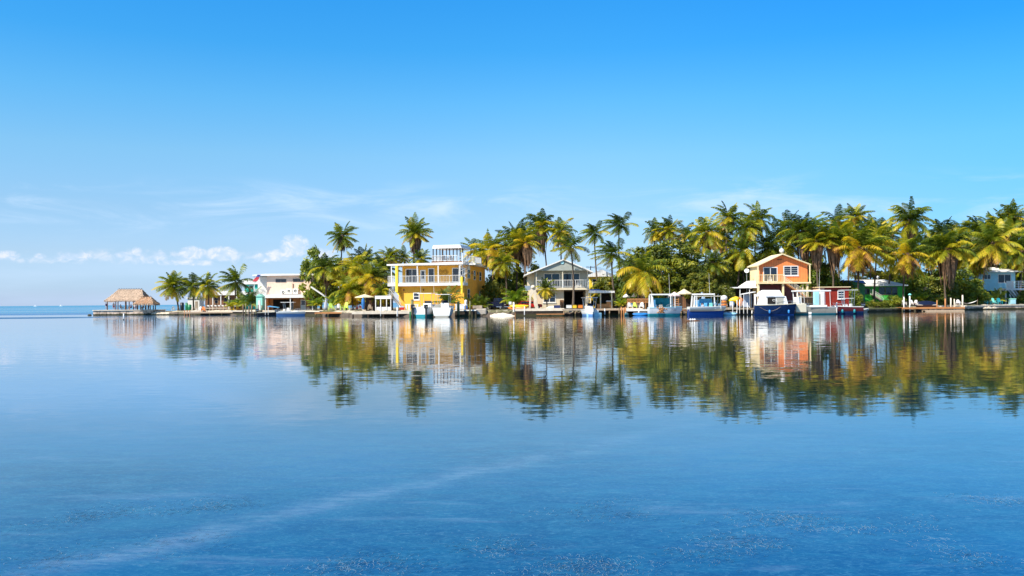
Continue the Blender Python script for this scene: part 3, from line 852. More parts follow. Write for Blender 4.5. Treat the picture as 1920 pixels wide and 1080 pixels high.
tree(602, 448, 560, 88, 20, 'seagrape', 'open-crowned sea grape tree right of the cream house')
tree(1250, 438, 556, 182, 20, 'almond', 'big dome-shaped leafy tree left of centre right, behind the two blue boats', depth=7)
tree(1313, 508, 562, 82, 8, 'round', 'round clipped bush right behind the tan market umbrella', name='round_bush', cat='bush')
tree(1358, 530, 570, 44, 9, 'olive', 'small bush between the round bush and the white carport', name='leafy_bush', cat='bush')
tree(650, 478, 575, 90, 34, 'dark', 'dark leafy tree behind the palms left of the yellow house')
tree(700, 498, 580, 80, 38, 'olive', 'olive-coloured tree behind the dark shed and closed umbrella')
tree(575, 535, 580, 60, 28, 'dark', 'dark tree behind the right corner of the cream house')
tree(940, 500, 580, 76, 30, 'dark', 'dark tree behind the parked pickup')
tree(990, 490, 572, 84, 36, 'broad', 'leafy tree behind the left roof slope of the grey house')
tree(925, 520, 578, 50, 18, 'olive', 'olive bush behind the pickup, left side', name='leafy_bush', cat='bush')
tree(1140, 512, 575, 70, 26, 'olive', 'olive tree around the bright yellow cottage')
tree(1182, 495, 575, 70, 22, 'dark', 'dark tree at the left foot of the big leafy tree')
tree(1120, 552, 580, 40, 16, 'olive', 'bush under the flat-roofed shelter', name='leafy_bush', cat='bush')
tree(1370, 465, 570, 84, 32, 'dark', 'dark tree left of the orange house behind the carport')
tree(1345, 475, 565, 60, 26, 'olive', 'olive tree between the round bush and the orange house')
tree(1410, 470, 560, 70, 40, 'dark', 'dark tree touching the left roof edge of the orange house')
tree(1450, 462, 560, 90, 42, 'dark', 'dark tree mass above the orange house ridge')
tree(1540, 488, 578, 80, 24, 'dark', 'dark tree in the shade right of the orange house')
tree(1580, 520, 578, 60, 18, 'olive', 'leafy tree with blue tarpaulin behind, right of the red shed')
tree(1640, 500, 545, 100, 34, 'olive', 'thin leafy tree above the green house roof')
tree(1603, 538, 583, 34, 3, 'dark', 'dark hedge between the red shed and the green house', name='leafy_bush', cat='bush')
tree(1640, 562, 584, 60, 2.2, 'olive', 'shoreline shrub below the green house stair', name='leafy_bush', cat='bush')
tree(1676, 552, 584, 48, 2.5, 'dark', 'dark shoreline shrub below the green house window', name='leafy_bush', cat='bush')
tree(1712, 500, 575, 80, 20, 'dark', 'dark tree behind the left end of the wooden dock')
tree(1755, 515, 575, 90, 13, 'olive', 'leafy tree behind the middle of the wooden dock')
tree(1735, 538, 577, 60, 7, 'broad', 'bright shrub hanging over the wooden dock', name='leafy_bush', cat='bush')
tree(1800, 500, 575, 90, 14, 'dark', 'dark tree behind the right end of the wooden dock')
tree(1830, 535, 573, 50, 8, 'dark', 'dark shrub left of the turquoise chairs', name='leafy_bush', cat='bush')
tree(1850, 470, 545, 110, 34, 'dark', 'dark tree behind the left half of the blue house')
tree(1905, 480, 565, 90, 32, 'olive', 'olive tree behind the right end of the blue house')
tree(1925, 545, 575, 40, 8, 'broad', 'bright shrub at the right edge under the balcony post', name='leafy_bush', cat='bush')
tree(1975, 440, 575, 120, 20, 'dark', 'dark trees just beyond the right edge')

# more of the grove at the right, where crowns stand one behind another
for row in [
    (1478, 425, 30, 1479, 44, 'full', 'far palm crown in the gap right above the orange house peak', None, False),
    (1592, 440, 36, 1590, 28, 'gold', 'hidden golden palm of the clump, behind the left fronds of the large palm', 0, False),
    (1630, 432, 32, 1631, 30, 'full', 'palm crown just right behind the large palm by the green house', None, False),
    (1660, 440, 32, 1662, 34, 'full', 'green palm crown between the large palm and the tallest right palm', None, False),
    (1738, 466, 27, 1739, 36, 'full', 'palm crown under the right fronds of the tallest right palm', None, False),
    (1790, 452, 34, 1790, 22, 'gold', 'golden palm behind the large palm over the wooden dock, right side', 0, False),
    (1845, 447, 36, 1846, 26, 'gold', 'golden palm over the left roof corner of the blue house', 0, False),
    (1862, 428, 30, 1861, 40, 'full', 'far palm crown right above the middle of the blue house', None, False),
    (1830, 492, 30, 1828, 20, 'gold', 'low golden palm beside the left wall of the blue house', 0, False),
    (1900, 462, 36, 1903, 40, 'full', 'shaded palm crown behind the satellite dome of the blue house', None, False),
    (1353, 452, 30, 1352, 38, 'full', 'palm behind the star-shaped golden palm', None, False),
    (1300, 452, 28, 1300, 40, 'gold', 'palm crown resting on the right side of the big leafy tree', None, False),
    (905, 482, 30, 905, 28, 'gold', 'golden palm over the right roof corner of the yellow house', None, False),
    (958, 470, 30, 957, 34, 'full', 'green palm behind the bearded pair', None, False),
    (1180, 500, 30, 1180, 26, 'full', 'shaded palm at the left foot of the big leafy tree', None, False),
    (685, 490, 30, 684, 34, 'full', 'green palm behind the broad yellow palm over the dark shed', None, False),
]:
    cx, cy, r, bx, back, kind, lab, sk, nuts = row
    palm(cx, cy, r, bx, back, kind, lab, skirt=sk, nuts=nuts, bow=R.uniform(-.035, .035))
tree(1525, 470, 560, 100, 42, 'dark', 'dark canopy behind the bearded palms right of the orange house')
tree(1490, 480, 570, 70, 46, 'olive', 'olive canopy behind the orange house right side')
tree(1715, 505, 560, 90, 38, 'dark', 'dark canopy behind the tallest right palm')
tree(1800, 462, 560, 110, 42, 'dark', 'dark canopy behind the large palm over the wooden dock')
tree(1900, 458, 560, 100, 48, 'dark', 'dark canopy high behind the satellite dome of the blue house')
tree(1745, 500, 575, 90, 28, 'olive', 'olive tree in the shade behind the wooden dock')
tree(958, 505, 575, 90, 44, 'olive', 'olive tree behind the bearded pair of palms')
tree(905, 515, 578, 40, 34, 'dark', 'dark tree showing right of the yellow house wall')
tree(1690, 490, 560, 70, 40, 'olive', 'olive tree behind the right end of the green house roof')
# ------------------------------------------------------------------ reusable parts
def window(parent, F, px0, px1, py0, py1, y=0.0, nx=2, ny=1, fm='white_paint', fw=.09, sill=False, bars=0, glass='glass', name='window'):
    """glazed opening on the plane y (front faces -y): frame as the part, pane as its sub-part"""
    x0, x1, z0, z1 = F.x(px0), F.x(px1), F.z(py1), F.z(py0)
    B = MB()
    B.box(x0 - fw, x1 + fw, y - .05, y + .02, z1, z1 + fw).box(x0 - fw, x1 + fw, y - .05, y + .02, z0 - fw, z0)
    B.box(x0 - fw, x0, y - .05, y + .02, z0, z1).box(x1, x1 + fw, y - .05, y + .02, z0, z1)
    for i in range(1, nx):
        x = x0 + (x1 - x0) * i / nx; B.box(x - fw * .4, x + fw * .4, y - .045, y + .02, z0, z1)
    for i in range(1, ny):
        z = z0 + (z1 - z0) * i / ny; B.box(x0, x1, y - .04, y + .02, z - fw * .4, z + fw * .4)
    for i in range(1, bars):
        z = z0 + (z1 - z0) * i / bars; B.box(x0, x1, y - .035, y + .02, z - .02, z + .02)
    w_ = B.build(name, M[fm], parent)
    MB().box(x0, x1, y - .012, y + .01, z0, z1).build('pane', M[glass], w_)
    if sill: MB().box(x0 - fw * 1.6, x1 + fw * 1.6, y - .12, y + .02, z0 - fw * 1.8, z0 - fw).build('sill', M[fm], w_)
    return w_


def sidewindow(parent, x, y0, y1, z0, z1, out=1, fm='white_paint', ny=2, arch=False, name='window'):
    """window on a side wall at plane x facing out*x"""
    B = MB(); f = .09; a, b = (x - .02, x + .05) if out > 0 else (x - .05, x + .02)
    B.box(a, b, y0 - f, y1 + f, z1, z1 + f).box(a, b, y0 - f, y1 + f, z0 - f, z0).box(a, b, y0 - f, y0, z0, z1).box(a, b, y1, y1 + f, z0, z1)
    for i in range(1, ny):
        z = z0 + (z1 - z0) * i / ny; B.box(a, b - .005, y0, y1, z - .04, z + .04)
    if arch:
        c = (y0 + y1) / 2; r = (y1 - y0) / 2 + f
        vs = [(b, c + cos(pi * k / 8) * r, z1 + f + sin(pi * k / 8) * r) for k in range(9)] + [(a, c + cos(pi * k / 8) * r, z1 + f + sin(pi * k / 8) * r) for k in range(9)]
        B.add(vs, [tuple(range(9)), tuple(range(17, 8, -1))] + [(k, k + 9, k + 10, k + 1) for k in range(8)])
    w_ = B.build(name, M[fm], parent)
    MB().box(x - .01, x + .015, y0, y1, z0, z1).build('pane', M['glass'], w_) if out > 0 else MB().box(x - .015, x + .01, y0, y1, z0, z1).build('pane', M['glass'], w_)
    return w_


def rail(B, a, b, h, sp=.28, t=.05, posts=None, base=True):
    """railing between floor points a and b"""
    a, b = Vector(a), Vector(b); d = b - a; L = d.length; n = max(2, int(L / sp))
    up = Vector((0, 0, 1))
    B.bar(a + up * h, b + up * h, t * .75, 4)
    if base: B.bar(a + up * .12, b + up * .12, t * .55, 4)
    for i in range(n + 1):
        p = a + d * i / n
        big = i in (0, n) or (posts and i % posts == 0)
        B.bar(p + up * (.0 if big else .12), p + up * (h + (.05 if big else 0)), t if big else t * .5, 4)
    return B


def stairs(parent, a, b, wd, m, mr, n=12, name='staircase', side=1, axis='y', rails=True):
    """straight flight from low point a to high point b (both local), width wd along y"""
    a, b = Vector(a), Vector(b); B = MB(); d = b - a
    for i in range(n):
        p = a + d * (i + .5) / n; tx = abs(d.x) / n * .5 + .02
        B.box(p.x - tx, p.x + tx, p.y, p.y + wd, p.z - .03, p.z + .03)
    for yy in (0, wd):
        q, r_ = a + Vector((0, yy, 0)), b + Vector((0, yy, 0))
        B.add([q + Vector((0, -.03, -.18)), r_ + Vector((0, -.03, -.18)), r_ + Vector((0, -.03, .10)), q + Vector((0, -.03, .10)),
               q + Vector((0, .03, -.18)), r_ + Vector((0, .03, -.18)), r_ + Vector((0, .03, .10)), q + Vector((0, .03, .10))],
              [(0, 1, 2, 3), (7, 6, 5, 4), (0, 4, 5, 1), (3, 2, 6, 7), (0, 3, 7, 4), (1, 5, 6, 2)])
    s_ = B.build(name, M[m], parent)
    if rails:
        Rb = MB()
        rail(Rb, a, b, .95, .3, .05); rail(Rb, a + Vector((0, wd, 0)), b + Vector((0, wd, 0)), .95, .3, .05)
        Rb.build('handrail', M[mr], s_)
    return s_


def pile(px, ptop, D, label, m='pile_wood', r=.13, cap=False, lean=0.0, group='mooring piles'):
    F = Fr(px, D, 0.0)
    h = F.z(ptop)
    root = thing('mooring_pile', label, 'post', loc=F.loc, group=group)
    MB().tube([(0, 0, -1.0), (lean * h * .5, 0, h * .5), (lean * h, 0, h)], [r, r * .95, r * .9], 8).build('post', M[m], root, True)
    MB().lathe((lean * h, 0, h), [(r * 1.05, 0), (r * 1.05, .04), (.02, .14 if cap else .06)], 8).build('cap', M['pvc_white' if cap else m], root)
    return root


def chair(F, m, label, yaw=0, kind='adirondack', cat='chair', group=None, name='garden_chair', z=0.0, sc=1.0):
    root = thing(name, label, cat, loc=F.loc + Vector((0, 0, z)), yaw=yaw, group=group)
    root.scale = (sc,) * 3
    B = MB()
    for i in range(5):
        B.box(-.27, .27, -.30 + i * .11, -.21 + i * .11, .36 - i * .03, .385 - i * .03)
    B.build('seat', M[m], root)
    B = MB()
    for i in range(5):
        x = -.24 + i * .098; h = 1.02 - abs(i - 2) * .05
        B.add([(x, .19, .24), (x + .085, .19, .24), (x + .085, .44, h), (x, .44, h), (x, .22, .24), (x + .085, .22, .24), (x + .085, .47, h), (x, .47, h)],
              [(0, 1, 2, 3), (7, 6, 5, 4), (0, 4, 5, 1), (1, 5, 6, 2), (2, 6, 7, 3), (3, 7, 4, 0)])
    B.build('backrest', M[m], root)
    for sx in (-1, 1):
        MB().box(sx * .30, sx * .42, -.36, .34, .56, .585).build('armrest', M[m], root)
        MB().box(sx * .31, sx * .37, -.33, -.25, 0, .56).build('leg', M[m], root)
        MB().box(sx * .31, sx * .37, .22, .30, 0, .56).build('leg', M[m], root)
    return root


def umbrella(F, ztop, rad, m, label, drop=.55, closed=False, mp='brown_wood', tilt=0):
    root = thing('patio_umbrella', label, 'umbrella', F)
    if closed:
        MB().lathe((0, 0, 0), [(.05, 0), (.22, .35), (.30, 1.2), (.26, ztop * .8), (.04, ztop)], 10).build('canopy', M[m], root, True)
    else:
        n = 8; B = MB()
        vs = [(0, 0, ztop)] + [(cos(2 * pi * k / n) * rad, sin(2 * pi * k / n) * rad, ztop - drop) for k in range(n)] + [(cos(2 * pi * k / n) * rad, sin(2 * pi * k / n) * rad, ztop - drop - .14) for k in range(n)]
        vs += [(0, 0, ztop - .05)]
        fs = []
        for k in range(n):
            j = (k + 1) % n
            fs += [(0, k + 1, j + 1), (k + 1, k + 1 + n, j + 1 + n, j + 1), (2 * n + 1, j + 1 + n, k + 1 + n)]
        B.add(vs, fs).build('canopy', M[m], root)
        Rb = MB()
        for k in range(n): Rb.bar((0, 0, ztop - .12), (cos(2 * pi * k / n) * rad * .96, sin(2 * pi * k / n) * rad * .96, ztop - drop - .10), .02, 4)
        Rb.build('ribs', M[mp], root)
    MB().bar((0, 0, 0), (0, 0, ztop + .06), .035, 6).build('pole', M[mp], root)
    MB().lathe((0, 0, 0), [(.26, 0), (.26, .08), (.06, .14)], 10).build('base', M['concrete'], root)
    return root


# ---- people: one skinned body, clothes as children
def person(F, pose, label, top, bottom, yaw=0.0, z=0.0, sc=1.0, bare=False, group=None):
    root = thing('person', label, 'person', loc=F.loc + Vector((0, 0, z)), yaw=yaw)
    root.scale = (sc,) * 3
    if pose == 'stand':
        hip, kn, an, to = .92, .50, .07, .0
        J = {'pel': (0, 0, .93), 'sp': (0, 0, 1.15), 'ch': (0, 0, 1.36), 'ne': (0, -.01, 1.50), 'hd': (0, -.02, 1.60), 'tp': (0, -.01, 1.73),
             'lh': (-.10, 0, .90), 'lk': (-.12, -.03, .50), 'la': (-.13, .02, .08), 'lt': (-.14, -.16, .035),
             'rh': (.10, 0, .90), 'rk': (.12, -.01, .50), 'ra': (.14, .03, .08), 'rt': (.16, -.14, .035),
             'ls': (-.19, 0, 1.42), 'le': (-.26, .03, 1.14), 'lw': (-.24, -.08, .90), 'lf': (-.23, -.12, .80),
             'rs': (.19, 0, 1.42), 're': (.27, .02, 1.14), 'rw': (.22, -.14, .96), 'rf': (.19, -.20, .89)}
    else:
        J = {'pel': (0, 0, .50), 'sp': (0, .02, .72), 'ch': (0, .0, .93), 'ne': (0, -.03, 1.07), 'hd': (0, -.05, 1.17), 'tp': (0, -.04, 1.30),
             'lh': (-.10, -.03, .48), 'lk': (-.14, -.45, .50), 'la': (-.14, -.46, .08), 'lt': (-.15, -.62, .035),
             'rh': (.10, -.03, .48), 'rk': (.14, -.45, .50), 'ra': (.16, -.40, .08), 'rt': (.17, -.56, .035),
             'ls': (-.19, 0, .99), 'le': (-.25, -.10, .74), 'lw': (-.16, -.32, .66), 'lf': (-.13, -.40, .62),
             'rs': (.19, 0, .99), 're': (.26, -.12, .74), 'rw': (.18, -.35, .68), 'rf': (.14, -.43, .64)}
    rad = {'pel': .135, 'sp': .125, 'ch': .145, 'ne': .058, 'hd': .092, 'tp': .075, 'lh': .09, 'lk': .058, 'la': .040, 'lt': .032, 'rh': .09, 'rk': .058, 'ra': .040, 'rt': .032,
           'ls': .058, 'le': .042, 'lw': .028, 'lf': .030, 'rs': .058, 're': .042, 'rw': .028, 'rf': .030}
    ks = list(J); ix = {k: i for i, k in enumerate(ks)}
    E = [('pel', 'sp'), ('sp', 'ch'), ('ch', 'ne'), ('ne', 'hd'), ('hd', 'tp'), ('pel', 'lh'), ('lh', 'lk'), ('lk', 'la'), ('la', 'lt'), ('pel', 'rh'), ('rh', 'rk'), ('rk', 'ra'), ('ra', 'rt'),
         ('ch', 'ls'), ('ls', 'le'), ('le', 'lw'), ('lw', 'lf'), ('ch', 'rs'), ('rs', 're'), ('re', 'rw'), ('rw', 'rf')]
    me = bpy.data.meshes.new('body'); me.from_pydata([J[k] for k in ks], [(ix[a], ix[b]) for a, b in E], [])
    o = bpy.data.objects.new('body', me); COL.objects.link(o); o.parent = root
    o.modifiers.new('skin', 'SKIN')
    if not me.skin_vertices:
        bm_ = __import__('bmesh').new(); bm_.from_mesh(me); bm_.verts.layers.skin.verify(); bm_.to_mesh(me); bm_.free()
    for k in ks:
        sv = me.skin_vertices[0].data[ix[k]]; sv.radius = (rad[k], rad[k] * (.72 if k in ('pel', 'sp', 'ch') else 1)); sv.use_root = (k == 'pel')
    ss = o.modifiers.new('sub', 'SUBSURF'); ss.levels = 1; ss.render_levels = 1
    me.materials.append(M['skin'])
    V = {k: Vector(v) for k, v in J.items()}
    if not bare:
        B = MB(); B.tube([V['pel'] + Vector((0, 0, -.04)), V['sp'], V['ch'], V['ne'] + Vector((0, 0, -.03))], [.175, .17, .20, .075], 10)
        for s_ in 'lr': B.tube([V[s_ + 's'].lerp(V['ch'], .5), V[s_ + 's'], V[s_ + 's'].lerp(V[s_ + 'e'], .8)], [.09, .085, .062], 8)
        B.build('shirt', M[top], root, True)
    B = MB(); B.tube([V['pel'] + Vector((0, 0, .07)), V['pel'] + Vector((0, 0, -.08))], [.17, .18], 10)
    for s_ in 'lr': B.tube([V[s_ + 'h'], V[s_ + 'h'].lerp(V[s_ + 'k'], .85)], [.115, .088], 8)
    B.build('shorts', M[bottom], root, True)
    h = V['hd']
    MB().ball(tuple(h + Vector((0, .03, .07))), .098, .105, .09, 10, 6).build('hair', M['hair'], root, True)
    return root


# ---- boats
def boat(name, label, cat, px, D, L, beam, H, yaw, mh='white_boat', mb='hull_blue', mc='white_boat', bowrake=.35, sheer=.35, group=None, blunt=.0, stripe=.16, deckz=.55, xoff=0):
    """hull from stern (x=-L/2) to bow (x=+L/2), floating at z=0"""
    F = Fr(px, D, 0.0)
    root = thing(name, label, cat, loc=F.loc, yaw=yaw, group=group)
    n = 14
    def sec(u):
        wd = beam / 2 * min(1.0, (1 - max(0, (u - .45) / .55) ** 2.3) * (1 - blunt) + blunt) * (.93 + .07 * min(1, u * 4))
        if u > .995: wd = max(.03, beam / 2 * blunt)
        x = -L / 2 + L * u
        zs = H * (1 + sheer * u ** 2.2)
        return x, wd, zs
    Bh, Bb, Bg, Bd = MB(), MB(), MB(), MB()
    P = []
    for i in range(n + 1):
        u = i / n; x, wd, zs = sec(u)
        xr = lambda z, x=x, u=u, zs=zs: x - bowrake * u ** 3 * (1 - z / zs)
        cw = wd * (.86 - .30 * u ** 2)
        P.append((x, wd, zs, cw, xr))
    def strip(B, f, cap=True):
        base = len(B.v); m_ = len(f(P[0]))
        for p in P: B.v += f(p)
        for i in range(n):
            for k in range(m_ - 1):
                a = base + i * m_ + k
                B.f.append((a, a + m_, a + m_ + 1, a + 1))
        return base, m_
    for sg in (-1, 1):
        strip(Bh, lambda p: [(p[4](p[2]), sg * p[1], p[2]), (p[4](p[2] * .5), sg * (p[1] * .55 + p[3] * .45), p[2] * .5), (p[4](stripe), sg * (p[3] * .97), stripe)])
        strip(Bb, lambda p: [(p[4](stripe), sg * (p[3] * .97), stripe), (p[4](0), sg * p[3] * .9, 0.0), (p[4](-.2), sg * p[3] * .55, -.3)])
        strip(Bg, lambda p: [(p[0], sg * (p[1] + .03), p[2] - .07), (p[0], sg * (p[1] + .04), p[2] + .03), (p[0], sg * max(0, p[1] - .14), p[2] + .03), (p[0], sg * max(0, p[1] - .15), p[2] * deckz)])
    strip(Bd, lambda p: [(p[0], -max(.01, p[1] - .12), p[2] * deckz), (p[0], max(.01, p[1] - .12), p[2] * deckz)])
    x, wd, zs, cw, xr = P[0]
    Bh.add([(x, -wd, zs), (x, wd, zs), (x, cw * .97, stripe), (x, -cw * .97, stripe)], [(0, 1, 2, 3)])
    Bb.add([(x, -cw * .97, stripe), (x, cw * .97, stripe), (x, cw * .5, -.3), (x, -cw * .5, -.3)], [(0, 1, 2, 3)])
    x, wd, zs, cw, xr = P[-1]
    if blunt: Bh.add([(xr(zs), -wd, zs), (xr(zs), wd, zs), (xr(stripe), cw * .97, stripe), (xr(stripe), -cw * .97, stripe)], [(0, 3, 2, 1)])
    Bh.build('hull', M[mh], root, True); Bb.build('hull_bottom', M[mb], root, True)
    Bg.build('gunwale', M[mc], root); Bd.build('deck', M['cream_boat'], root)
    if L > 4.4:
        B = MB(); pr = []
        for i in range(9):
            x, wd, zs = sec(.50 + .46 * i / 8)
            pr.append((x, max(.05, wd - .06), zs))
        for sg in (-1, 1):
            B.tube([(x, sg * y, z + (.16 if i == 0 else .42)) for i, (x, y, z) in enumerate(pr)], .022, 5)
            for x, y, z in pr[1::2]: B.bar((x, sg * y, z), (x, sg * y, z + .42), .018, 4)
        x, y, z = pr[-1]; B.bar((x, -y, z + .42), (x, y, z + .42), .022, 5)
        B.build('bow_rail', M['metal'], root)
    return root


def outboard(root, x, y, zs=.75, m='black_plastic'):
    o = MB().hprism([(x - .34, y - .17), (x + .20, y - .20), (x + .26, y), (x + .20, y + .20), (x - .34, y + .17), (x - .44, y)], zs + .10, zs + .62).build('outboard_motor', M[m], root, bevel=.06)
    B = MB().box(x - .16, x + .08, y - .09, y + .09, -.25, zs + .12); B.box(x - .30, x + .10, y - .13, y + .13, -.05, .0)
    B.build('motor_leg', M[m], o)
    MB().box(x - .34, x + .2, y - .205, y + .205, zs + .28, zs + .35).build('motor_stripe', M['metal'], o)
    return o


def hardtop(root, x0, x1, w_, z, zl, mt='white_boat', ml='metal', lean=.15, t=.09, name='hardtop', legs=True):
    o = MB().box(x0, x1, -w_ / 2, w_ / 2, z, z + t).build(name, M[mt], root, bevel=.03)
    if legs:
        B = MB()
        for sx in (x0 + (x1 - x0) * .18, x1 - (x1 - x0) * .18):
            for sy in (-1, 1):
                B.bar((sx + (lean if sx < (x0 + x1) / 2 else -lean), sy * w_ * .36, zl), (sx, sy * w_ * .42, z), .03, 6)
        B.build('top_supports', M[ml], root)
    return o


def console(root, x, zl, w_=.8, h=.95, m='white_boat'):
    o = MB().prism([(x - .35, zl), (x + .45, zl), (x + .28, zl + h), (x - .20, zl + h)], -w_ / 2, w_ / 2).build('console', M[m], root, bevel=.04)
    MB().add([(x + .28, -w_ / 2, zl + h), (x + .28, w_ / 2, zl + h), (x + .06, w_ / 2 * .9, zl + h + .42), (x + .06, -w_ / 2 * .9, zl + h + .42)], [(0, 1, 2, 3)]).build('windscreen', M['glass'], o)
    MB().box(x - .95, x - .55, -w_ / 2, w_ / 2, zl + .1, zl + .8).build('helm_seat', M['canvas_white'], root, bevel=.05)
    return o


def antenna(root, x, y, z0, z1, r=.022):
    MB().tube([(x, y, z0), (x - .1, y, z1)], [r, r * .5], 5).build('antenna', M['pvc_white'], root)


def seawall(px0, px1, label, top=1.05, mface='wet_shade_wall', mcap='cap_concrete', off=-.45, th=.5, capt=.22, name='seawall', cat='seawall', z0=-.8, cap_out=.12, D0=None, D1=None):
    """retaining wall along the shore between two photo columns"""
    a = D0 or shore(px0); b = D1 or shore(px1)
    p0 = Vector((W(px0, 585, a + off).x, a + off, 0)); p1 = Vector((W(px1, 585, b + off).x, b + off, 0))
    root = thing(name, label, cat, loc=(p0.x, p0.y, 0))
    d = p1 - p0; L = d.length; root.rotation_euler[2] = math.atan2(d.y, d.x)
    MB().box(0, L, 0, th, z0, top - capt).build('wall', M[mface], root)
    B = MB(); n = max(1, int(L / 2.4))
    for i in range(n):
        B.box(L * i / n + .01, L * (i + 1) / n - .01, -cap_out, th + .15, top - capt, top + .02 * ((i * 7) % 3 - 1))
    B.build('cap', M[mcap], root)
    return root


def dock(px0, px1, label, top, D, depth=2.0, m='deck_wood', mp='pile_wood', yaw=0, fascia=.25, name='wooden_dock', px_piles=None, zt=None, pr=.11):
    F = Fr((px0 + px1) / 2, D, 0, yaw)
    root = thing(name, label, 'dock', F)
    z = zt if zt is not None else F.z(top); x0, x1 = F.x(px0), F.x(px1)
    B = MB(); n = max(4, int((x1 - x0) / .3))
    for i in range(n): B.box(x0 + (x1 - x0) * i / n + .008, x0 + (x1 - x0) * (i + 1) / n - .008, 0, depth, z - .05, z + .006 * (i % 3))
    B.build('deck', M[m], root)
    MB().box(x0, x1, -.06, -.003, z - fascia, z - .01).box(x0, x1, depth + .003, depth + .06, z - fascia, z - .01).build('stringer', M[m], root)
    k = max(2, int((x1 - x0) / 2.2)) + 1
    for i in range(k):
        x = x0 + .15 + (x1 - x0 - .3) * i / (k - 1)
        MB().tube([(x, .10, -1), (x, .10, z - .055)], pr, 7).build('pile', M[mp], root, True)
        MB().tube([(x, depth - .15, -1), (x, depth - .15, z - .055)], pr, 7).build('pile', M[mp], root, True)
    return root
# ================================================================== tiki pier (far left)
def pier():
    D = 196; F = Fr(231, D, 0)
    root = thing('stone_pier', 'low stone pier carrying the thatched huts out into the sea', 'pier', F)
    x0, x1, zt = F.x(174), F.x(287.5), F.z(581)
    B = MB(); rr = random.Random(5)
    n = 9
    for i in range(n):
        a, b = x0 + (x1 - x0) * i / n, x0 + (x1 - x0) * (i + 1) / n
        B.box(a + .02, b - .02, rr.uniform(0, .12), 7, -.8, zt - .16)
    B.build('wall', M['pier_stone'], root, bevel=.05)
    MB().box(x0 - .1, x1 + .1, -.12, 7.1, zt - .155, zt).build('paving', M['cap_concrete'], root)
    MB().box(F.x(287.5) + .15, F.x(300), .4, 7, -.8, zt - .35).build('step', M['concrete'], root)
    return zt


PZ = pier()


def thatch_hut(F, label, x0, x1, rx0, rx1, yd, ze, zr, posts, seed, ry=.5, m='thatch'):
    root = thing('thatched_hut', label, 'hut', F)
    rr = random.Random(seed)
    # four roof slopes, sagging slightly, built as courses
    n, m_ = 34, 8; yc = yd * ry
    B = MB()
    def pt(a, t):       # a runs round the eave, t from eave to ridge
        per = [(x0, 0), (x1, 0), (x1, yd), (x0, yd)]
        f = (a % 1.0) * 4; i = int(f); u = f - i
        e = Vector((per[i][0] + (per[(i + 1) % 4][0] - per[i][0]) * u, per[i][1] + (per[(i + 1) % 4][1] - per[i][1]) * u, 0))
        r = Vector((min(max(e.x, rx0), rx1), yc, 0))
        p = e.lerp(r, t); z = ze + (zr - ze) * (t ** 1.06)
        return Vector((p.x, p.y, z))
    for j in range(m_):
        t0, t1 = j / m_, (j + 1) / m_
        for i in range(4 * n):
            a0, a1 = i / (4 * n), (i + 1) / (4 * n)
            lift = .10
            q = [pt(a0, t0), pt(a1, t0), pt(a1, t1), pt(a0, t1)]
            k = rr.uniform(-.05, .05)
            B.add([q[0] + Vector((0, 0, lift + k)), q[1] + Vector((0, 0, lift + k)), q[2] + Vector((0, 0, 0)), q[3] + Vector((0, 0, 0)), q[0] - Vector((0, 0, .04)), q[1] - Vector((0, 0, .04))],
                  [(0, 1, 2, 3), (4, 5, 1, 0)])
    roof = B.build('thatch_roof', M[m], root)
    B = MB()
    for i in range(420):
        a = rr.random(); p = pt(a, rr.uniform(0, .06)); l = rr.uniform(.18, .42); w_ = rr.uniform(.03, .08)
        c = Vector(((x0 + x1) / 2, yc, 0)); o = Vector((p.x - c.x, p.y - c.y, 0)).normalized() * rr.uniform(0, .12)
        tx = Vector((w_, 0, 0)) if rr.random() < .7 else Vector((0, w_, 0))
        B.add([p - tx + Vector((0, 0, .12)), p + tx + Vector((0, 0, .12)), p + tx * .4 + o - Vector((0, 0, l)), p - tx * .4 + o - Vector((0, 0, l))], [(0, 1, 2, 3)])
    for i in range(500):
        a = rr.random(); t = rr.uniform(.05, .95); p = pt(a, t); q = pt(a, max(0, t - .12)); w_ = rr.uniform(.03, .07)
        up = Vector((0, 0, rr.uniform(.14, .22)))
        B.add([p + up * .5 - Vector((w_, 0, 0)), p + up * .5 + Vector((w_, 0, 0)), q + up + Vector((w_, 0, 0)), q + up - Vector((w_, 0, 0))], [(0, 1, 2, 3)])
    B.build('fringe', M['thatch_light'], roof)
    B = MB(); k = max(3, int((rx1 - rx0) / .55))
    for i in range(k + 1):
        x = rx0 + (rx1 - rx0) * i / k
        B.tube([(x - .22, yc - .35, zr - .12), (x + .05, yc + .1, zr + .22)], .035, 5); B.tube([(x + .22, yc + .35, zr - .12), (x - .05, yc - .1, zr + .22)], .035, 5)
    B.build('ridge_poles', M['brown_wood'], roof)
    MB().box(x0 + .35, x1 - .35, .35, .47, ze - .12, ze + .05).box(x0 + .35, x1 - .35, yd - .47, yd - .35, ze - .12, ze + .05).build('beam', M['dark_wood'], root)
    for (x, y) in posts:
        MB().tube([(x, y, 0), (x + .03, y, ze + .1)], [.12, .10], 7).build('post', M['brown_wood'], root, True)


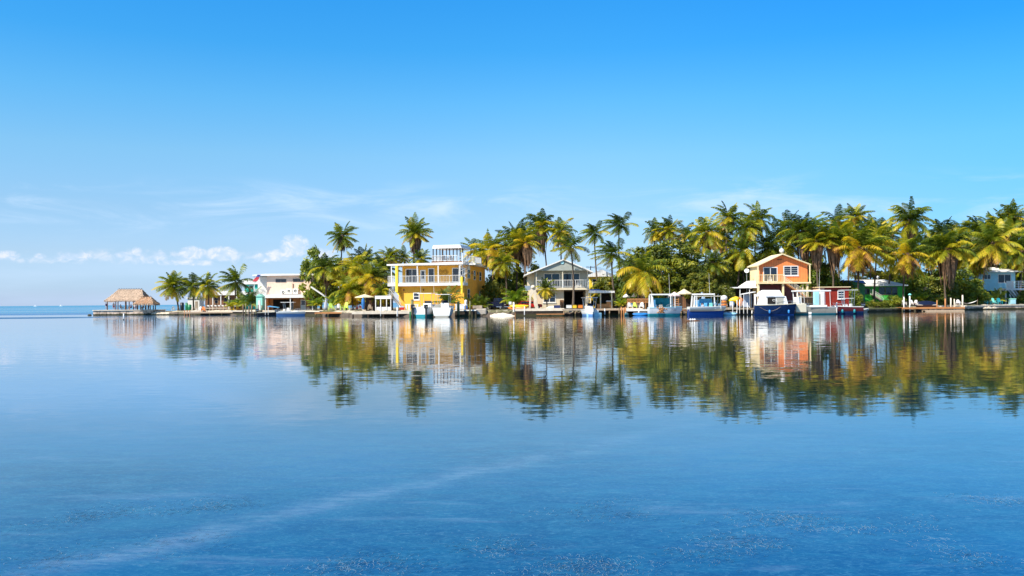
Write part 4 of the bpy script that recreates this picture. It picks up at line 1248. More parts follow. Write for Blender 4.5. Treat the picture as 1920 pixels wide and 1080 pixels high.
F1 = Fr(231, 197, PZ)
thatch_hut(F1, 'large thatched hut with long ridge at the tip of the pier', F1.x(195), F1.x(270), F1.x(214), F1.x(256), 5.4, F1.z(564), F1.z(542),
           [(F1.x(p), y) for p in (199, 219, 233, 240, 256) for y in (.6, 4.8)], 1)
F2 = Fr(267, 193.8, PZ)
thatch_hut(F2, 'small thatched hut with ragged ridge, right of the large hut', F2.x(249), F2.x(287), F2.x(260), F2.x(276), 3.8, F2.z(570), F2.z(556.5),
           [(F2.x(p), y) for p in (256, 262, 276, 280) for y in (.5, 3.3)], 2, m='thatch_rust')
for px, dd, pose, lab, top, bot, yaw, bare in [
    (199, .8, 'stand', 'person in a dark blue shirt standing at the left post of the large hut', 'cloth_navy', 'cloth_pale', -70, False),
    (213.5, 1.4, 'stand', 'bare-chested person in red shorts standing under the large hut', 'cloth_red', 'cloth_red', 30, True),
    (226, 2.2, 'sit', 'person in a pale shirt sitting between the posts of the large hut', 'cloth_pale', 'cloth_tan', 60, False),
    (246, 1.2, 'sit', 'person in dark clothes sitting left under the small hut', 'cloth_navy', 'cloth_black', -40, False),
    (253, .2, 'sit', 'person in a blue-white shirt sitting in the middle under the small hut', 'cloth_white', 'cloth_navy', 40, False),
    (269, .6, 'sit', 'person in pale clothes sitting right under the small hut', 'cloth_pale', 'cloth_tan', -50, False),
    (279, 1.4, 'stand', 'person in black standing at the right edge of the small hut', 'cloth_black', 'cloth_navy', 100, False)]:
    person(Fr(px, 196.4 + dd, PZ), pose, lab, top, bot, yaw=yaw, bare=bare, sc=.98)


def table(F, label, m='brown_wood', w_=1.9, h=.74):
    root = thing('picnic_table', label, 'table', F)
    MB().box(-w_ / 2, w_ / 2, -.38, .38, h - .05, h).build('tabletop', M[m], root)
    for sy in (-1, 1): MB().box(-w_ / 2, w_ / 2, sy * .62 - .13, sy * .62 + .13, .42, .46).build('bench', M[m], root)
    for sx in (-1, 1):
        B = MB(); x = sx * w_ * .36
        B.bar((x, -.7, 0), (x, -.15, h - .06), .04, 4).bar((x, .7, 0), (x, .15, h - .06), .04, 4).bar((x, -.62, .40), (x, .62, .40), .035, 4)
        B.build('leg', M[m], root)


table(Fr(236, 199.5, PZ), 'brown picnic table under the large thatched hut')
table(Fr(261, 197.3, PZ), 'dark picnic table under the small thatched hut', 'dark_wood')
pile(232, 588, 133, 'lone white pole standing in open water before the stone pier', 'pvc_white', .10, group='white marker poles in the water')


def rocks():
    rr = random.Random(12); i = 0
    for px in range(290, 352, 4):
        D = shore(px) + rr.uniform(-.8, .6); F = Fr(px, D, 0)
        B = MB(); r = rr.uniform(.35, .8)
        B.ball((0, 0, 0), r * 1.3, r, r * .75, 8, 5)
        B.v = [(x * rr.uniform(.8, 1.15), y, z * rr.uniform(.75, 1.2) + .12) for x, y, z in B.v]
        o = B.build('boulder', M['pale_rock' if px < 322 else 'rock'])
        o.location = F.loc; tag(o, ('pale boulder in the low rocky spit right of the pier, ' + ORD[i]) if px < 322 else ('dark boulder under the lone coconut palm, ' + ORD[i - 8]), 'rock', 'boulders along the rocky spit'); i += 1
    for i, px in enumerate((1846, 1852, 1860, 1868, 1878, 1886, 1912)):
        D = shore(px) - .3; F = Fr(px, D, 0); B = MB(); r = rr.uniform(.4, .75)
        B.ball((0, 0, .2), r * 1.3, r, r * .8, 8, 5)
        B.v = [(x * rr.uniform(.85, 1.15), y, z * rr.uniform(.8, 1.2)) for x, y, z in B.v]
        o = B.build('boulder', M['pale_rock']); o.location = F.loc; tag(o, 'pale boulder at the waterline below the blue house, ' + ORD[i], 'rock', 'boulders below the blue house')
    F = Fr(168, 195, 0); o = MB().ball((0, 0, 0), .5, .4, .35, 8, 5).build('boulder', M['rock']); o.location = F.loc
    tag(o, 'single small dark rock awash at the left tip of the pier', 'rock')


rocks()

# ================================================================== left group of houses
# low brown house with white roof
F = Fr(418, 212, 1.0)
h = thing('low_house', 'low brown house with a flat white roof behind the short palms', 'house', F)
MB().pb(F, 384, 446, 553, 582, .3, 6).build('wall', M['brown_wood'], h)
MB().prism([(F.x(393), F.z(553.5)), (F.x(472), F.z(553.5)), (F.x(472), F.z(549)), (F.x(440), F.z(545)), (F.x(398), F.z(546))], -.5, 6.4).build('roof', M['white_roof'], h)
window(h, F, 402, 408, 558, 568, .3, 1, 2, fm='grey_wood'); window(h, F, 420, 432, 558, 566, .3, 2, 1, fm='grey_wood')
for px in (400, 415, 430, 445): MB().pb(F, px - .8, px + .8, 553.5, 582, -.35, -.2).build('porch_post', M['white_paint'], h)
F = Fr(363, 204, 1.0)
h = thing('garden_shed', 'small white shed between the two leftmost palms', 'shed', F)
MB().pb(F, 352, 374, 560, 582, 0, 3).build('wall', M['white_paint'], h)
MB().pb(F, 350, 376, 557.5, 559.8, -.25, 3.2).build('roof', M['white_roof'], h)
MB().pb(F, 366, 371, 565, 582, -.05, -.004).build('door', M['grey_wood'], h)
# teal house whose white roof shows left of the cream house
F = Fr(475, 214, 1.0)
h = thing('teal_house', 'teal painted house with white parapet roof, left behind the cream house', 'house', F)
MB().pb(F, 459, 500, 533.5, 582, 0, 6).build('wall', M['teal_siding'], h)
MB().pb(F, 455, 500, 523, 533, -.5, 6.3).build('roof', M['white_paint'], h)
window(h, F, 468, 475, 536, 541, 0, 1, 1)
F = Fr(487, 176, 1.0)
h = thing('changing_cabin', 'small mint green cabin beside the boat shed of the cream house', 'shed', F)
MB().pb(F, 480.5, 492, 556, 581, 0, 1.8).build('wall', M['mint_paint'], h)
MB().prism([(F.x(479.5), F.z(556)), (F.x(493), F.z(556)), (F.x(486.5), F.z(551))], -.15, 2).build('roof', M['mint_paint'], h)
MB().pb(F, 484, 488.5, 563, 581, -.05, -.004).build('door', M['white_paint'], h)

# cream house
F = Fr(540, 182, 1.0)
h = thing('cream_house', 'cream two-storey house with thin flat white roof and three wall air conditioners', 'house', F)
MB().pb(F, 501, 583, 516.5, 558.5, 0, 8).build('wall', M['cream_stucco'], h)
MB().pb(F, 492, 577, 558.6, 584, 1.8, 8).build('wall', M['orange_wood'], h)
MB().pb(F, 478, 501, 518, 558.4, 2.2, 8).build('wall', M['white_paint'], h)
MB().prism([(F.x(476), F.z(517)), (F.x(592), F.z(516.3)), (F.x(592), F.z(513.8)), (F.x(500), F.z(513.2)), (F.x(476), F.z(514.8))], -.8, 8.5).build('roof', M['white_membrane'], h)
MB().prism([(F.x(500), F.z(558.4)), (F.x(594), F.z(558.4)), (F.x(590), F.z(552.5)), (F.x(502), F.z(552.5))], -2.2, -.004).build('porch_roof', M['white_membrane'], h)
MB().pb(F, 477, 500.8, 551, 554, -.6, 2.2).build('balcony_floor', M['white_paint'], h)
B = MB(); rail(B, (F.x(477.5), -.5, F.z(551)), (F.x(500), -.5, F.z(551)), 1.05, .18, .04, posts=6); rail(B, (F.x(477.5), -.5, F.z(551)), (F.x(477.5), 2, F.z(551)), 1.05, .2, .04)
B.build('balcony_railing', M['white_paint'], h)
for px in (478.5, 489): MB().pb(F, px - .5, px + .5, 517.5, 551, -.55, -.45).build('post', M['white_paint'], h)
for px in (503, 549, 590): MB().pb(F, px - .7, px + .7, 558.6, 584, -2.0, -1.86).build('porch_post', M['white_paint'], h)
window(h, F, 517.5, 537, 523.3, 529, 0, 2, 1, fm='grey_wood', fw=.04); window(h, F, 550, 569, 523, 528.5, 0, 2, 1, fm='grey_wood', fw=.04)
MB().pb(F, 508, 545, 561, 584, 1.74, 1.79).build('bay_shade_panel', M['interior_shade'], h)  # dark panel on the wall, painted as the shaded opening
d = MB().pb(F, 560, 570, 562, 584, 1.70, 1.79).build('door', M['white_paint'], h); MB().pb(F, 561.5, 568.5, 564, 572, 1.67, 1.695).build('pane', M['glass'], d)
MB().pb(F, 549.2, 550.6, 532, 551, -.12, -.004).build('vent_pipe', M['brown_wood'], h)
MB().pb(F, 493, 500.8, 555, 584, .8, 1.7).build('side_wall', M['orange_plastic'], h)
for px, t, w_ in ((532.5, 543.5, 9), (543.2, 541.2, 10.5), (555, 541.2, 10)):
    a = MB().pb(F, px - w_ / 2, px + w_ / 2, t, 551.2, -.5, -.12).build('air_conditioner', M['ac_white'], h, bevel=.02)
    c = (F.x(px), -.53, F.z(t + 4.6))
    B = MB()
    for k in range(12):
        a0, a1 = 2 * pi * k / 12, 2 * pi * (k + 1) / 12
        B.add([(c[0] + cos(a0) * .30, c[1], c[2] + sin(a0) * .30), (c[0] + cos(a1) * .30, c[1], c[2] + sin(a1) * .30), (c[0] + cos(a1) * .14, c[1], c[2] + sin(a1) * .14), (c[0] + cos(a0) * .14, c[1], c[2] + sin(a0) * .14)], [(0, 1, 2, 3)])
    B.build('fan_grille', M['black_plastic'], a)
# flag on the corner
F = Fr(484, 180.5, 1.0)
h = thing('flag', 'red white and blue flag at the left corner of the cream house', 'flag', loc=F.loc + Vector((0, 0, F.z(530))))
MB().bar((F.x(481), 0, 0), (F.x(484.5), 0, F.z(514) - F.z(530)), .025, 5).build('pole', M['metal'], h)
B = MB(); C2 = MB()
z1 = F.z(515) - F.z(530)
for k in range(6):
    u0, u1 = k / 6, (k + 1) / 6; zt0, zt1 = z1 - u0 * 1.45, z1 - u1 * 1.45
    xx = lambda u, s_: .30 - .95 * u + s_ * (.42 - .1 * sin(u * 6))
    (B if k > 1 else C2).add([(xx(u0, -1), -.03 + .05 * sin(k * 2), zt0), (xx(u0, 1), -.03, zt0), (xx(u1, 1), -.03, zt1), (xx(u1, -1), -.03 + .05 * sin(k * 2 + 2), zt1)], [(0, 1, 2, 3)])
B.build('striped_field', M['flag_red'], h); C2.build('canton', M['flag_blue'], h)
# covered gangway stair
F = Fr(598, 171, 1.0)
h = thing('gangway', 'white sloping gangway running down from the right corner of the cream house', 'gangway', F)
a, b = (F.x(583), 0, F.z(539)), (F.x(612), 0, F.z(559))
MB().add([(a[0], 0, a[2]), (b[0], 0, b[2]), (b[0], 0, b[2] + .28), (a[0], 0, a[2] + .28), (a[0], .9, a[2]), (b[0], .9, b[2]), (b[0], .9, b[2] + .28), (a[0], .9, a[2] + .28)],
         [(0, 1, 2, 3), (7, 6, 5, 4), (3, 2, 6, 7), (0, 4, 5, 1), (0, 3, 7, 4), (1, 5, 6, 2)]).build('ramp', M['white_paint'], h)
B = MB()
for k in range(2): B.bar((F.x(612), .05 + .8 * k, F.z(560)), (F.x(607.5), .05 + .8 * k, 0), .06, 5); B.bar((F.x(611), .05 + .8 * k, F.z(560)), (F.x(613), .05 + .8 * k, 0), .04, 5)
B.bar((F.x(610), .05, F.z(570)), (F.x(613), .9, F.z(575)), .03, 4)
B.build('support_frame', M['pvc_white'], h)
h = thing('life_ring_stand', 'pale grey cover hanging on the foot of the gangway', 'cover', Fr(611, 170, 1.0))
FF = Fr(611, 170, 1.0)
MB().lathe((0, 0, 0), [(.42, 0), (.38, .7), (.26, 1.5), (.12, 2.3)], 9, 1, .5).build('cover', M['cloth_pale'], h, True)
MB().bar((0, 0, 2.2), (0, 0, 2.6), .03, 5).build('hook', M['metal'], h)

# left docks and clutter
dock(346, 462, 'long low wooden dock in front of the brown house', 585.0, 182, 4.5)
dock(462, 522, 'dark wooden dock under the cream house porch', 585.5, 174.5, 4.0, m='grey_wood')
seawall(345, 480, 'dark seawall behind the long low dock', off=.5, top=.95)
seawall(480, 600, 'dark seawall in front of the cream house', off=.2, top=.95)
for i, (px, t, g) in enumerate(((456, 571, 0), (461, 569, 1), (467, 574, 0), (472, 572, 0), (480, 572, 1), (484, 572, 0), (491, 573, 0))):
    pile(px, t, 173.5 + (px % 3) * .5, 'weathered mooring pile in the cluster left of the cream house boats, ' + ORD[i], 'pile_green' if g else 'pile_wood', .13, group='pile cluster left of the cream house')
for px in (346, 351, 356):
    pile(px, 582, 186, 'short stump pile at the left end of the long low dock, ' + ORD[(px - 346) // 5], 'orange_wood', .12, group='stump piles of the long low dock')
for px, t, m_, lab in ((341.5, 567, 'black_plastic', 'black covered barbecue beside the lone palm foot'), (350, 567.5, 'green_plastic', 'narrow dark green bin next to the black barbecue'), (355.5, 571, 'green_plastic', 'wide green barrel at the left end of the long dock')):
    F = Fr(px, 192, 1.0); zt = F.z(t); r = .30 if px == 350 else .42
    root = thing('barrel' if m_ != 'black_plastic' else 'barbecue', lab, 'barrel' if m_ != 'black_plastic' else 'barbecue', F)
    MB().lathe((0, 0, 0), [(r * .9, 0), (r, zt * .1), (r, zt * .45), (r * 1.05, zt * .5), (r, zt * .55), (r * .96, zt * .92)], 12).build('body', M[m_], root, True)
    MB().lathe((0, 0, 0), [(r, zt * .925), (r * .9, zt * .97), (r * .3, zt)], 12).build('lid', M[m_], root)
h = thing('beach_bar_bench', 'long pale bench on the low dock before the brown house', 'bench', Fr(408, 186.5, .75))
F = Fr(408, 186.5, .75)
MB().pb(F, 384, 434, 577.3, 578.3, 0, .5).build('seat', M['cap_concrete'], h); MB().pb(F, 384, 434, 572, 574.5, .5, .56).build('backrest', M['white_paint'], h)
for k in range(8): MB().pb(F, 385 + k * 6.8, 386.2 + k * 6.8, 572, 583.5, .05, .5).build('leg', M['grey_wood'], h)
for px, m_, lab, yw in ((325, 'white_paint', 'white chair on the rocky spit left of the lone palm', 20), (373, 'white_paint', 'white chair on the low dock under the second palm', -30), (381, 'orange_plastic', 'orange-brown chair next to the white chair on the low dock', 10),
                    (436, 'yellow_plastic', 'yellow chair on the low dock before the palm shrubs', -10), (446, 'yellow_plastic', 'second yellow chair on the low dock, facing the white-shirted person', 30), (453, 'orange_plastic', 'orange chair beside the pile cluster on the low dock', 0)):
    chair(Fr(px, 185.5 if px > 340 else 196, .78 if px > 340 else .85), m_, lab, yaw=yw, sc=1.12)
person(Fr(441, 184.6, .8), 'stand', 'person in a white shirt and black shorts on the low dock among yellow chairs', 'cloth_white', 'cloth_black', yaw=40, sc=.98)

# boats of the cream house
b = boat('motor_boat', 'open dark-hulled boat with a blue sun awning left of the cream house porch', 'boat', 508, 170.5, 5.0, 1.9, .62, 8, 'cloth_black', 'cloth_black', mc='cream_boat')
MB().prism([(-.6, 1.75), (1.6, 1.55), (1.6, 1.62), (-.3, 1.95), (-.6, 1.85)], -.85, .85).build('bimini', M['canvas_sky'], b)
B = MB()
for sx in (-.5, 1.4):
    for sy in (-.8, .8): B.bar((sx, sy, .6), (sx, sy, 1.65), .025, 5)
B.build('awning_frame', M['metal'], b); outboard(b, -2.55, 0)
b = boat('motor_boat', 'white centre-console boat with a raised hardtop behind the low blue-sided skiff', 'boat', 553, 168.6, 6.2, 2.2, .85, 3, 'white_boat', 'hull_navy')
hardtop(b, -2.6, -.0, 1.9, 2.55, .8); console(b, -1.3, .5, h=1.0); antenna(b, -1.0, .6, 2.6, 4.4); outboard(b, -3.2, 0)
b = boat('motor_boat', 'low open skiff with bright blue side and white rim in front of the cream house', 'boat', 556, 164.6, 7.3, 2.2, .72, 2, 'white_boat', 'hull_mid', sheer=.35, stripe=.40)
MB().box(-2.6, -1.7, -.7, .7, .35, .74).build('seat_box', M['white_boat'], b, bevel=.05); MB().box(-.5, .5, -.5, .5, .35, .95).build('seat_box', M['white_boat'], b, bevel=.05); MB().box(1.4, 2.6, -.6, .6, .45, .78).build('bow_cushion', M['canvas_white'], b, bevel=.05)
outboard(b, -3.75, 0, .62)
for px, D, t in ((497.5, 168, 582), (503, 166, 576)):
    pile(px, t, D, 'thin white mooring pole in front of the dark-hulled awning boat, ' + ('left' if px < 500 else 'right') + ' one', 'pvc_white', .05, group='thin white poles before the cream house')
# horizon traffic
for px, hh in ((66, 3.4), (114, 2.8)):
    F = Fr(px, 3600, 0)
    b = thing('sailing_boat', 'tiny distant sail on the horizon, ' + ('farther left one' if px < 90 else 'nearer the pier'), 'boat', F)
    MB().hprism([(-6, -2), (5, -2), (9, 0), (5, 2), (-6, 2)], 0, 1.4).build('hull', M['white_boat'], b)
    MB().add([(0, 0, 1.6), (0, .2, 1.6), (-3, 0, 2.0), (.1, 0, 7.5)], [(0, 2, 3), (1, 3, 2), (0, 1, 2), (0, 3, 1)]).build('sail', M['canvas_white'], b)

# ================================================================== terrace between cream and yellow house
dock(590, 664, 'brown wooden dock right of the gangway', 585.5, 153, 5.0, m='orange_wood', pr=.13)
dock(660, 778, 'pale concrete-topped dock in front of the shelter and the yellow house stair', 584.0, 142.6, 9, m='cap_concrete', mp='dark_wood', fascia=.42, pr=.14)
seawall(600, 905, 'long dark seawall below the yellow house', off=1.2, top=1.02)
chair(Fr(621, 156.5, 1.05), 'lime_plastic', 'pale lime garden chair, left one of the pair on the brown dock', yaw=25, sc=1.35)
chair(Fr(646, 155.5, 1.05), 'lime_plastic', 'bright lime garden chair, right one of the pair on the brown dock', yaw=-30, sc=1.5)
chair(Fr(634, 157.5, 1.05), 'white_paint', 'white garden chair between the two lime chairs', yaw=0, sc=1.2)
F = Fr(656, 153.5, 1.1); h = thing('side_table', 'small white pedestal table right of the lime chairs', 'table', F)
MB().lathe((0, 0, 0), [(.22, 0), (.2, .04), (.03, .06), (.03, .72), (.34, .73), (.34, .77)], 12).build('top', M['white_paint'], h)
for px, lab in ((666, 'bicycle leaning on the dark shed, left one'), (673, 'bicycle leaning on the dark shed, right one')):
    F = Fr(px, 151, 1.05); h = thing('bicycle', lab, 'bicycle', F, group='bicycles by the dark shed')
    for sx in (-.52, .52):
        B = MB(); n = 16
        B.tube([(sx + cos(2 * pi * k / n) * .33, 0, .34 + sin(2 * pi * k / n) * .33) for k in range(n + 1)], .025, 5, cap=False)
        wh = B.build('wheel', M['tyre'], h); B = MB()
        for k in range(8): B.bar((sx, 0, .34), (sx + cos(pi * k / 4) * .31, 0, .34 + sin(pi * k / 4) * .31), .006, 3)
        B.build('spokes', M['metal'], wh)
    B = MB()
    for p, q in (((-.52, .34), (-.15, .36)), ((-.15, .36), (-.25, .82)), ((-.52, .34), (-.22, .72)), ((-.22, .75), (.36, .78)), ((-.15, .36), (.38, .70)), ((.52, .34), (.36, .92))):
        B.bar((p[0], 0, p[1]), (q[0], 0, q[1]), .022, 5)
    B.build('frame', M['red_paint' if px > 670 else 'metal'], h)
    MB().box(-.36, -.16, -.06, .06, .84, .89).build('saddle', M['black_plastic'], h); MB().bar((.34, -.28, .96), (.34, .28, .96), .018, 5).build('handlebar', M['metal'], h)
F = Fr(681, 148.5, 1.1)
umbrella(F, F.z(557.5), .5, 'canvas_blue', 'tall closed blue and white umbrella leaning beside the dark shed', closed=True)
F = Fr(684, 151.5, 1.05)
umbrella(F, F.z(551.5), 1.75, 'canvas_tan', 'open straw-coloured parasol spread over the bicycles', drop=.5)
F = Fr(698, 152.5, 1.0)
h = thing('dark_shed', 'dark brown wooden shed behind the closed blue umbrella', 'shed', F)
MB().pb(F, 686, 706, 557.5, 583, 0, 3).build('wall', M['dark_wood'], h); MB().prism([(F.x(684), F.z(557.4)), (F.x(708), F.z(556)), (F.x(708), F.z(553.5)), (F.x(684), F.z(555))], -.4, 3.2).build('roof', M['orange_wood'], h)
MB().pb(F, 692, 698, 563, 583, -.05, -.004).build('door', M['brown_wood'], h)
F = Fr(719, 149.5, 1.0)
h = thing('white_shelter', 'white-framed open shelter left of the yellow house stair', 'shelter', F)
MB().pb(F, 703.5, 734, 554.5, 560.5, -.15, 3.4).build('roof', M['white_paint'], h)
for px in (704.5, 714, 725, 733): MB().pb(F, px - .7, px + .7, 560.6, 583, -.1, .06).build('post', M['white_paint'], h)
MB().pb(F, 705.3, 732.2, 575.5, 583, -.02, .05).build('low_wall', M['white_paint'], h)
MB().pb(F, 705, 732.5, 560.6, 583, 3.0, 3.1).build('back_wall', M['dark_wood'], h)
chair(Fr(694, 147.5, 1.1), 'cloth_tan', 'small tan chair at the foot of the closed blue umbrella', yaw=20)
for px, t, D, m_, r in ((713.8, 573, 137.5, 'pvc_white', .06), (745, 576, 136, 'pvc_white', .11), (773, 562, 137.0, 'pile_green', .26), (859.5, 566, 139.0, 'pile_green', .23), (881.5, 564.5, 139.4, 'pile_green', .14), (873, 573, 140.3, 'pile_wood', .12), (838, 568, 139.6, 'pile_wood', .13)):
    pile(px, t, D, {713.8: 'thin white pole standing in the water before the white shelter', 745: 'short white pole in the water at the yellow house stair', 773: 'thick greenish mooring pile left of the white boats of the yellow house',
                    859.5: 'thick greenish mooring pile right of the white boats', 881.5: 'green-topped mooring pile in front of the clipped shrubs', 873: 'brown mooring pile between the two green ones', 838: 'brown mooring pile behind the stern-on white boat'}[px], m_, r, group='mooring piles of the yellow house')

# ================================================================== yellow house
F = Fr(808, 150, 1.0, -13)
h = thing('yellow_house', 'big yellow two-storey house with full-width white balcony and rooftop terrace', 'house', F)
X0, X1, Xr = F.x(746), F.x(871), F.x(871)
zf, zr = F.z(534), F.z(497.5)
MB().box(X0, X1, 1.9, 14.5, 0, zr).build('wall', M['yellow_stucco'], h)
MB().box(X0 - .01, X1 + .01, .02, 1.88, 0, F.z(536)).build('lower_wall', M['yellow_stucco'], h)
MB().prism([(F.x(726.5), F.z(494.4)), (F.x(726.5), F.z(497)), (F.x(872.5), F.z(497)), (F.x(872.5), F.z(493.2)), (F.x(860), F.z(492.6))], -.9, 14.9).build('roof', M['white_membrane'], h)
MB().box(F.x(728), F.x(873), -.9, 1.88, F.z(536), F.z(530.6)).build('balcony_slab', M['white_paint'], h)
B = MB(); zb = F.z(530.5); hb = F.z(517.2) - zb
rail(B, (F.x(728.5), -.8, zb), (F.x(869), -.8, zb), hb, .27, .05, posts=7); rail(B, (F.x(728.5), -.8, zb), (F.x(728.5), 1.9, zb), hb, .27, .05)
B.build('balcony_railing', M['white_paint'], h)
for px in (735, 785, 825, 866): MB().pb(F, px - .8, px + .8, 497.1, 530.4, -.78, -.62).build('post', M['white_paint'], h)
MB().box(F.x(743.5), F.x(748), -1.02, -.45, F.z(547), F.z(497.1)).build('corner_column', M['yellow_trim'], h)
MB().box(F.x(868), F.x(871.5), -1.02, -.45, F.z(551), F.z(520)).build('corner_column', M['yellow_trim'], h)
MB().prism([(F.x(743.5), F.z(547.1)), (F.x(748), F.z(547.1)), (F.x(752), F.z(556))], -.9, .0).build('corbel', M['yellow_trim'], h)
for a, b_, c, d, nx in ((754, 776.5, 504, 528, 2), (798, 807.5, 503.5, 528, 1), (844.5, 866.5, 503.5, 528, 2)):
    window(h, F, a, b_, c, d, 1.9, nx, 1, fw=.14)
dr = MB().pb(F, 781.5, 792, 505, 530.4, 1.82, 1.895).build('door', M['white_paint'], h); MB().pb(F, 784, 789.5, 507.5, 522, 1.79, 1.815).build('pane', M['glass'], dr)
window(h, F, 775.5, 785, 549.5, 561, .02, 1, 2, fw=.12, sill=True)
for px in (756, 794): 
    MB().pb(F, px - .9, px + .9, 541.5, 545, -.12, .015).build('wall_lamp', M['brown_wood'], h)
for k, px in enumerate((826, 836)):   # ornamental ironwork on the balcony wall
    B = MB(); cx, cz = F.x(px - 6), F.z(511)
    for q in range(5): B.tube([(cx + cos(q * 1.3 + t * .7) * (.15 + .12 * t), 1.84, cz + sin(q * 1.3 + t * .7) * (.15 + .12 * t)) for t in range(5)], .025, 4)
    B.build('wall_ornament', M['brown_wood'], h)
zz = lambda py: F.z(py)
sw = lambda y0, y1, p0, p1, **k: sidewindow(h, X1, y0, y1, zz(p1), zz(p0), 1, **k)
sw(2.4, 3.9, 506, 521, arch=True); sw(6.4, 7.5, 507, 523); sw(10.4, 11.5, 508, 524); sw(2.4, 3.5, 543, 560); sw(10.4, 11.4, 546, 559)
for yy in (5.2, 8.9): MB().box(X1, X1 + .12, yy - .12, yy + .12, zz(514), zz(508)).build('wall_lamp', M['brown_wood'], h)
# roof terrace
zt = F.z(492.4)
MB().box(F.x(808), F.x(869), .5, 6.5, zt, zt + .22).build('terrace_floor', M['brown_wood'], h)
B = MB(); zt2 = zt + .23; hr = F.z(479.5) - zt2
rail(B, (F.x(809), .6, zt2), (F.x(857), .6, zt2), hr, .20, .05, posts=8); rail(B, (F.x(809), .6, zt2), (F.x(809), 6.3, zt2), hr, .3, .05)
rail(B, (F.x(869), 2.0, F.z(494) ), (F.x(886), 2.0, F.z(494)), 1.15, .16, .05, posts=8); rail(B, (F.x(886), 2.0, F.z(494)), (F.x(886), 6.3, F.z(494)), 1.15, .16, .05)
B.build('terrace_railing', M['white_paint'], h)
MB().box(F.x(868), F.x(888), 1.8, 6.5, F.z(497), F.z(494.1)).build('terrace_floor', M['white_paint'], h)
MB().prism([(F.x(809.5), F.z(465.8)), (F.x(866), F.z(465.8)), (F.x(863), F.z(459.6)), (F.x(812), F.z(459.6))], .4, 6.6).build('canopy', M['canvas_white'], h)
for px in (810.5, 817, 823.5, 829, 836, 842, 849, 856, 862, 867): MB().pb(F, px - .8, px + .8, 465.9, 492, .75, .87).build('canopy_post', M['dark_wood'], h)
for px in (810.5, 867): MB().pb(F, px - .55, px + .55, 465.9, 492, 6.0, 6.12).build('canopy_post', M['dark_wood'], h)
B = MB(); cx, cy = F.x(869.5), -.1
for k in range(26):
    a = k * .62; z = F.z(535) + (F.z(480) - F.z(535)) * k / 26
    B.add([(cx, cy, z), (cx + cos(a) * .75, cy + sin(a) * .75, z), (cx + cos(a + .5) * .75, cy + sin(a + .5) * .75, z), (cx, cy, z + .05), (cx + cos(a) * .75, cy + sin(a) * .75, z + .05), (cx + cos(a + .5) * .75, cy + sin(a + .5) * .75, z + .05)],
          [(0, 2, 1), (3, 4, 5), (0, 1, 4, 3), (1, 2, 5, 4), (2, 0, 3, 5)])
    B.bar((cx + cos(a) * .75, cy + sin(a) * .75, z), (cx + cos(a) * .75, cy + sin(a) * .75, z + .95), .02, 4)
B.tube([(cx + cos(k * .31) * .76, cy + sin(k * .31) * .76, F.z(535) + .95 + (F.z(480) - F.z(535)) * k / 52) for k in range(52)], .03, 4)
B.bar((cx, cy, F.z(536)), (cx, cy, F.z(476)), .07, 6)
B.build('spiral_stair', M['white_paint'], h)
stairs(h, (F.x(752), -.85, F.z(575)), (F.x(731), -.85, F.z(551)), .9, 'white_paint', 'white_paint', 10)
stairs(h, (F.x(727), .3, F.z(552)), (F.x(741), .3, F.z(535)), .9, 'white_paint', 'white_paint', 8)
MB().box(F.x(726), F.x(733), -.9, 1.3, F.z(553), F.z(551.5)).build('stair_landing', M['white_paint'], h)
hp = h
for k, (px, yy) in enumerate(((829, 1.6), (839, 1.8))):
    c = chair(F, 'cloth_navy', ('dark chair on the rooftop terrace, left one', 'dark chair on the rooftop terrace, right one')[k], yaw=10 - 20 * k, sc=1.15)
    c.location = h.matrix_basis @ Vector((F.x(px), yy, zt2)) if False else (F.loc + Matrix.Rotation(F.yaw, 3, 'Z') @ Vector((F.x(px), yy, zt2)))
F = Fr(753.5, 145, 1.1)
h = thing('cool_box', 'red cool box with white lid on the dock by the yellow house stair', 'cool box', F)
MB().pb(F, 749.5, 758, 576.5, 581, 0, .5).build('body', M['red_paint'], h, bevel=.03); MB().pb(F, 750, 757.5, 573.8, 576.4, .02, .48).build('lid', M['cloth_pale'], h, bevel=.03)
F = Fr(770, 145.5, 1.1)
h = thing('dock_bench', 'white slatted bench-like screen left of the thick green pile', 'bench', F)
for k in range(5): MB().pb(F, 760 + k * 5.3, 763.2 + k * 5.3, 571.5, 581, 0, .06).build('slat', M['white_paint'], h)
MB().pb(F, 759.5, 785, 570, 571.4, -.02, .08).build('top_rail', M['white_paint'], h)

# boats of the yellow house
b = boat('motor_boat', 'white hardtop boat with two black outboards in front of the yellow house', 'boat', 801, 137.6, 4.6, 2.7, 1.55, 68, 'white_boat', 'hull_teal', sheer=.3, stripe=.45, deckz=.7)
hardtop(b, -.9, 1.2, 2.6, 3.75, 1.4); console(b, .2, 1.0, 1.4, 1.2); antenna(b, -.6, .8, 3.8, 5.6); antenna(b, .9, -.8, 3.8, 5.4)
for o_ in (outboard(b, -2.35, -.95, 1.0), outboard(b, -2.35, .95, 1.0)): o_.scale = (1.1, 1.25, 1.25)
F = Fr(800, 137.5, 0)
h = thing('boat_lift', 'green steel boat lift cradling the boat with two outboards', 'boat lift', F)
MB().box(-2.6, 2.4, -.5, -.3, .20, .42).box(-2.6, 2.4, 1.5, 1.7, .20, .42).box(-2.2, -2.0, -.5, 1.7, .0, .19).box(1.8, 2.0, -.5, 1.7, .0, .19).build('cradle', M['green_plastic'], h)
MB().box(-2.7, -2.5, -.7, -.5, -.6, .9).box(2.3, 2.5, -.7, -.5, -.6, .9).build('lift_post', M['green_plastic'], h)
b = boat('motor_boat', 'broad stern-on white boat with small white hardtop, right of the twin-outboard boat', 'boat', 833, 137.0, 4.6, 3.2, 1.5, 84, 'white_boat', 'hull_grey', sheer=.2, stripe=.25, deckz=.75, blunt=.35)
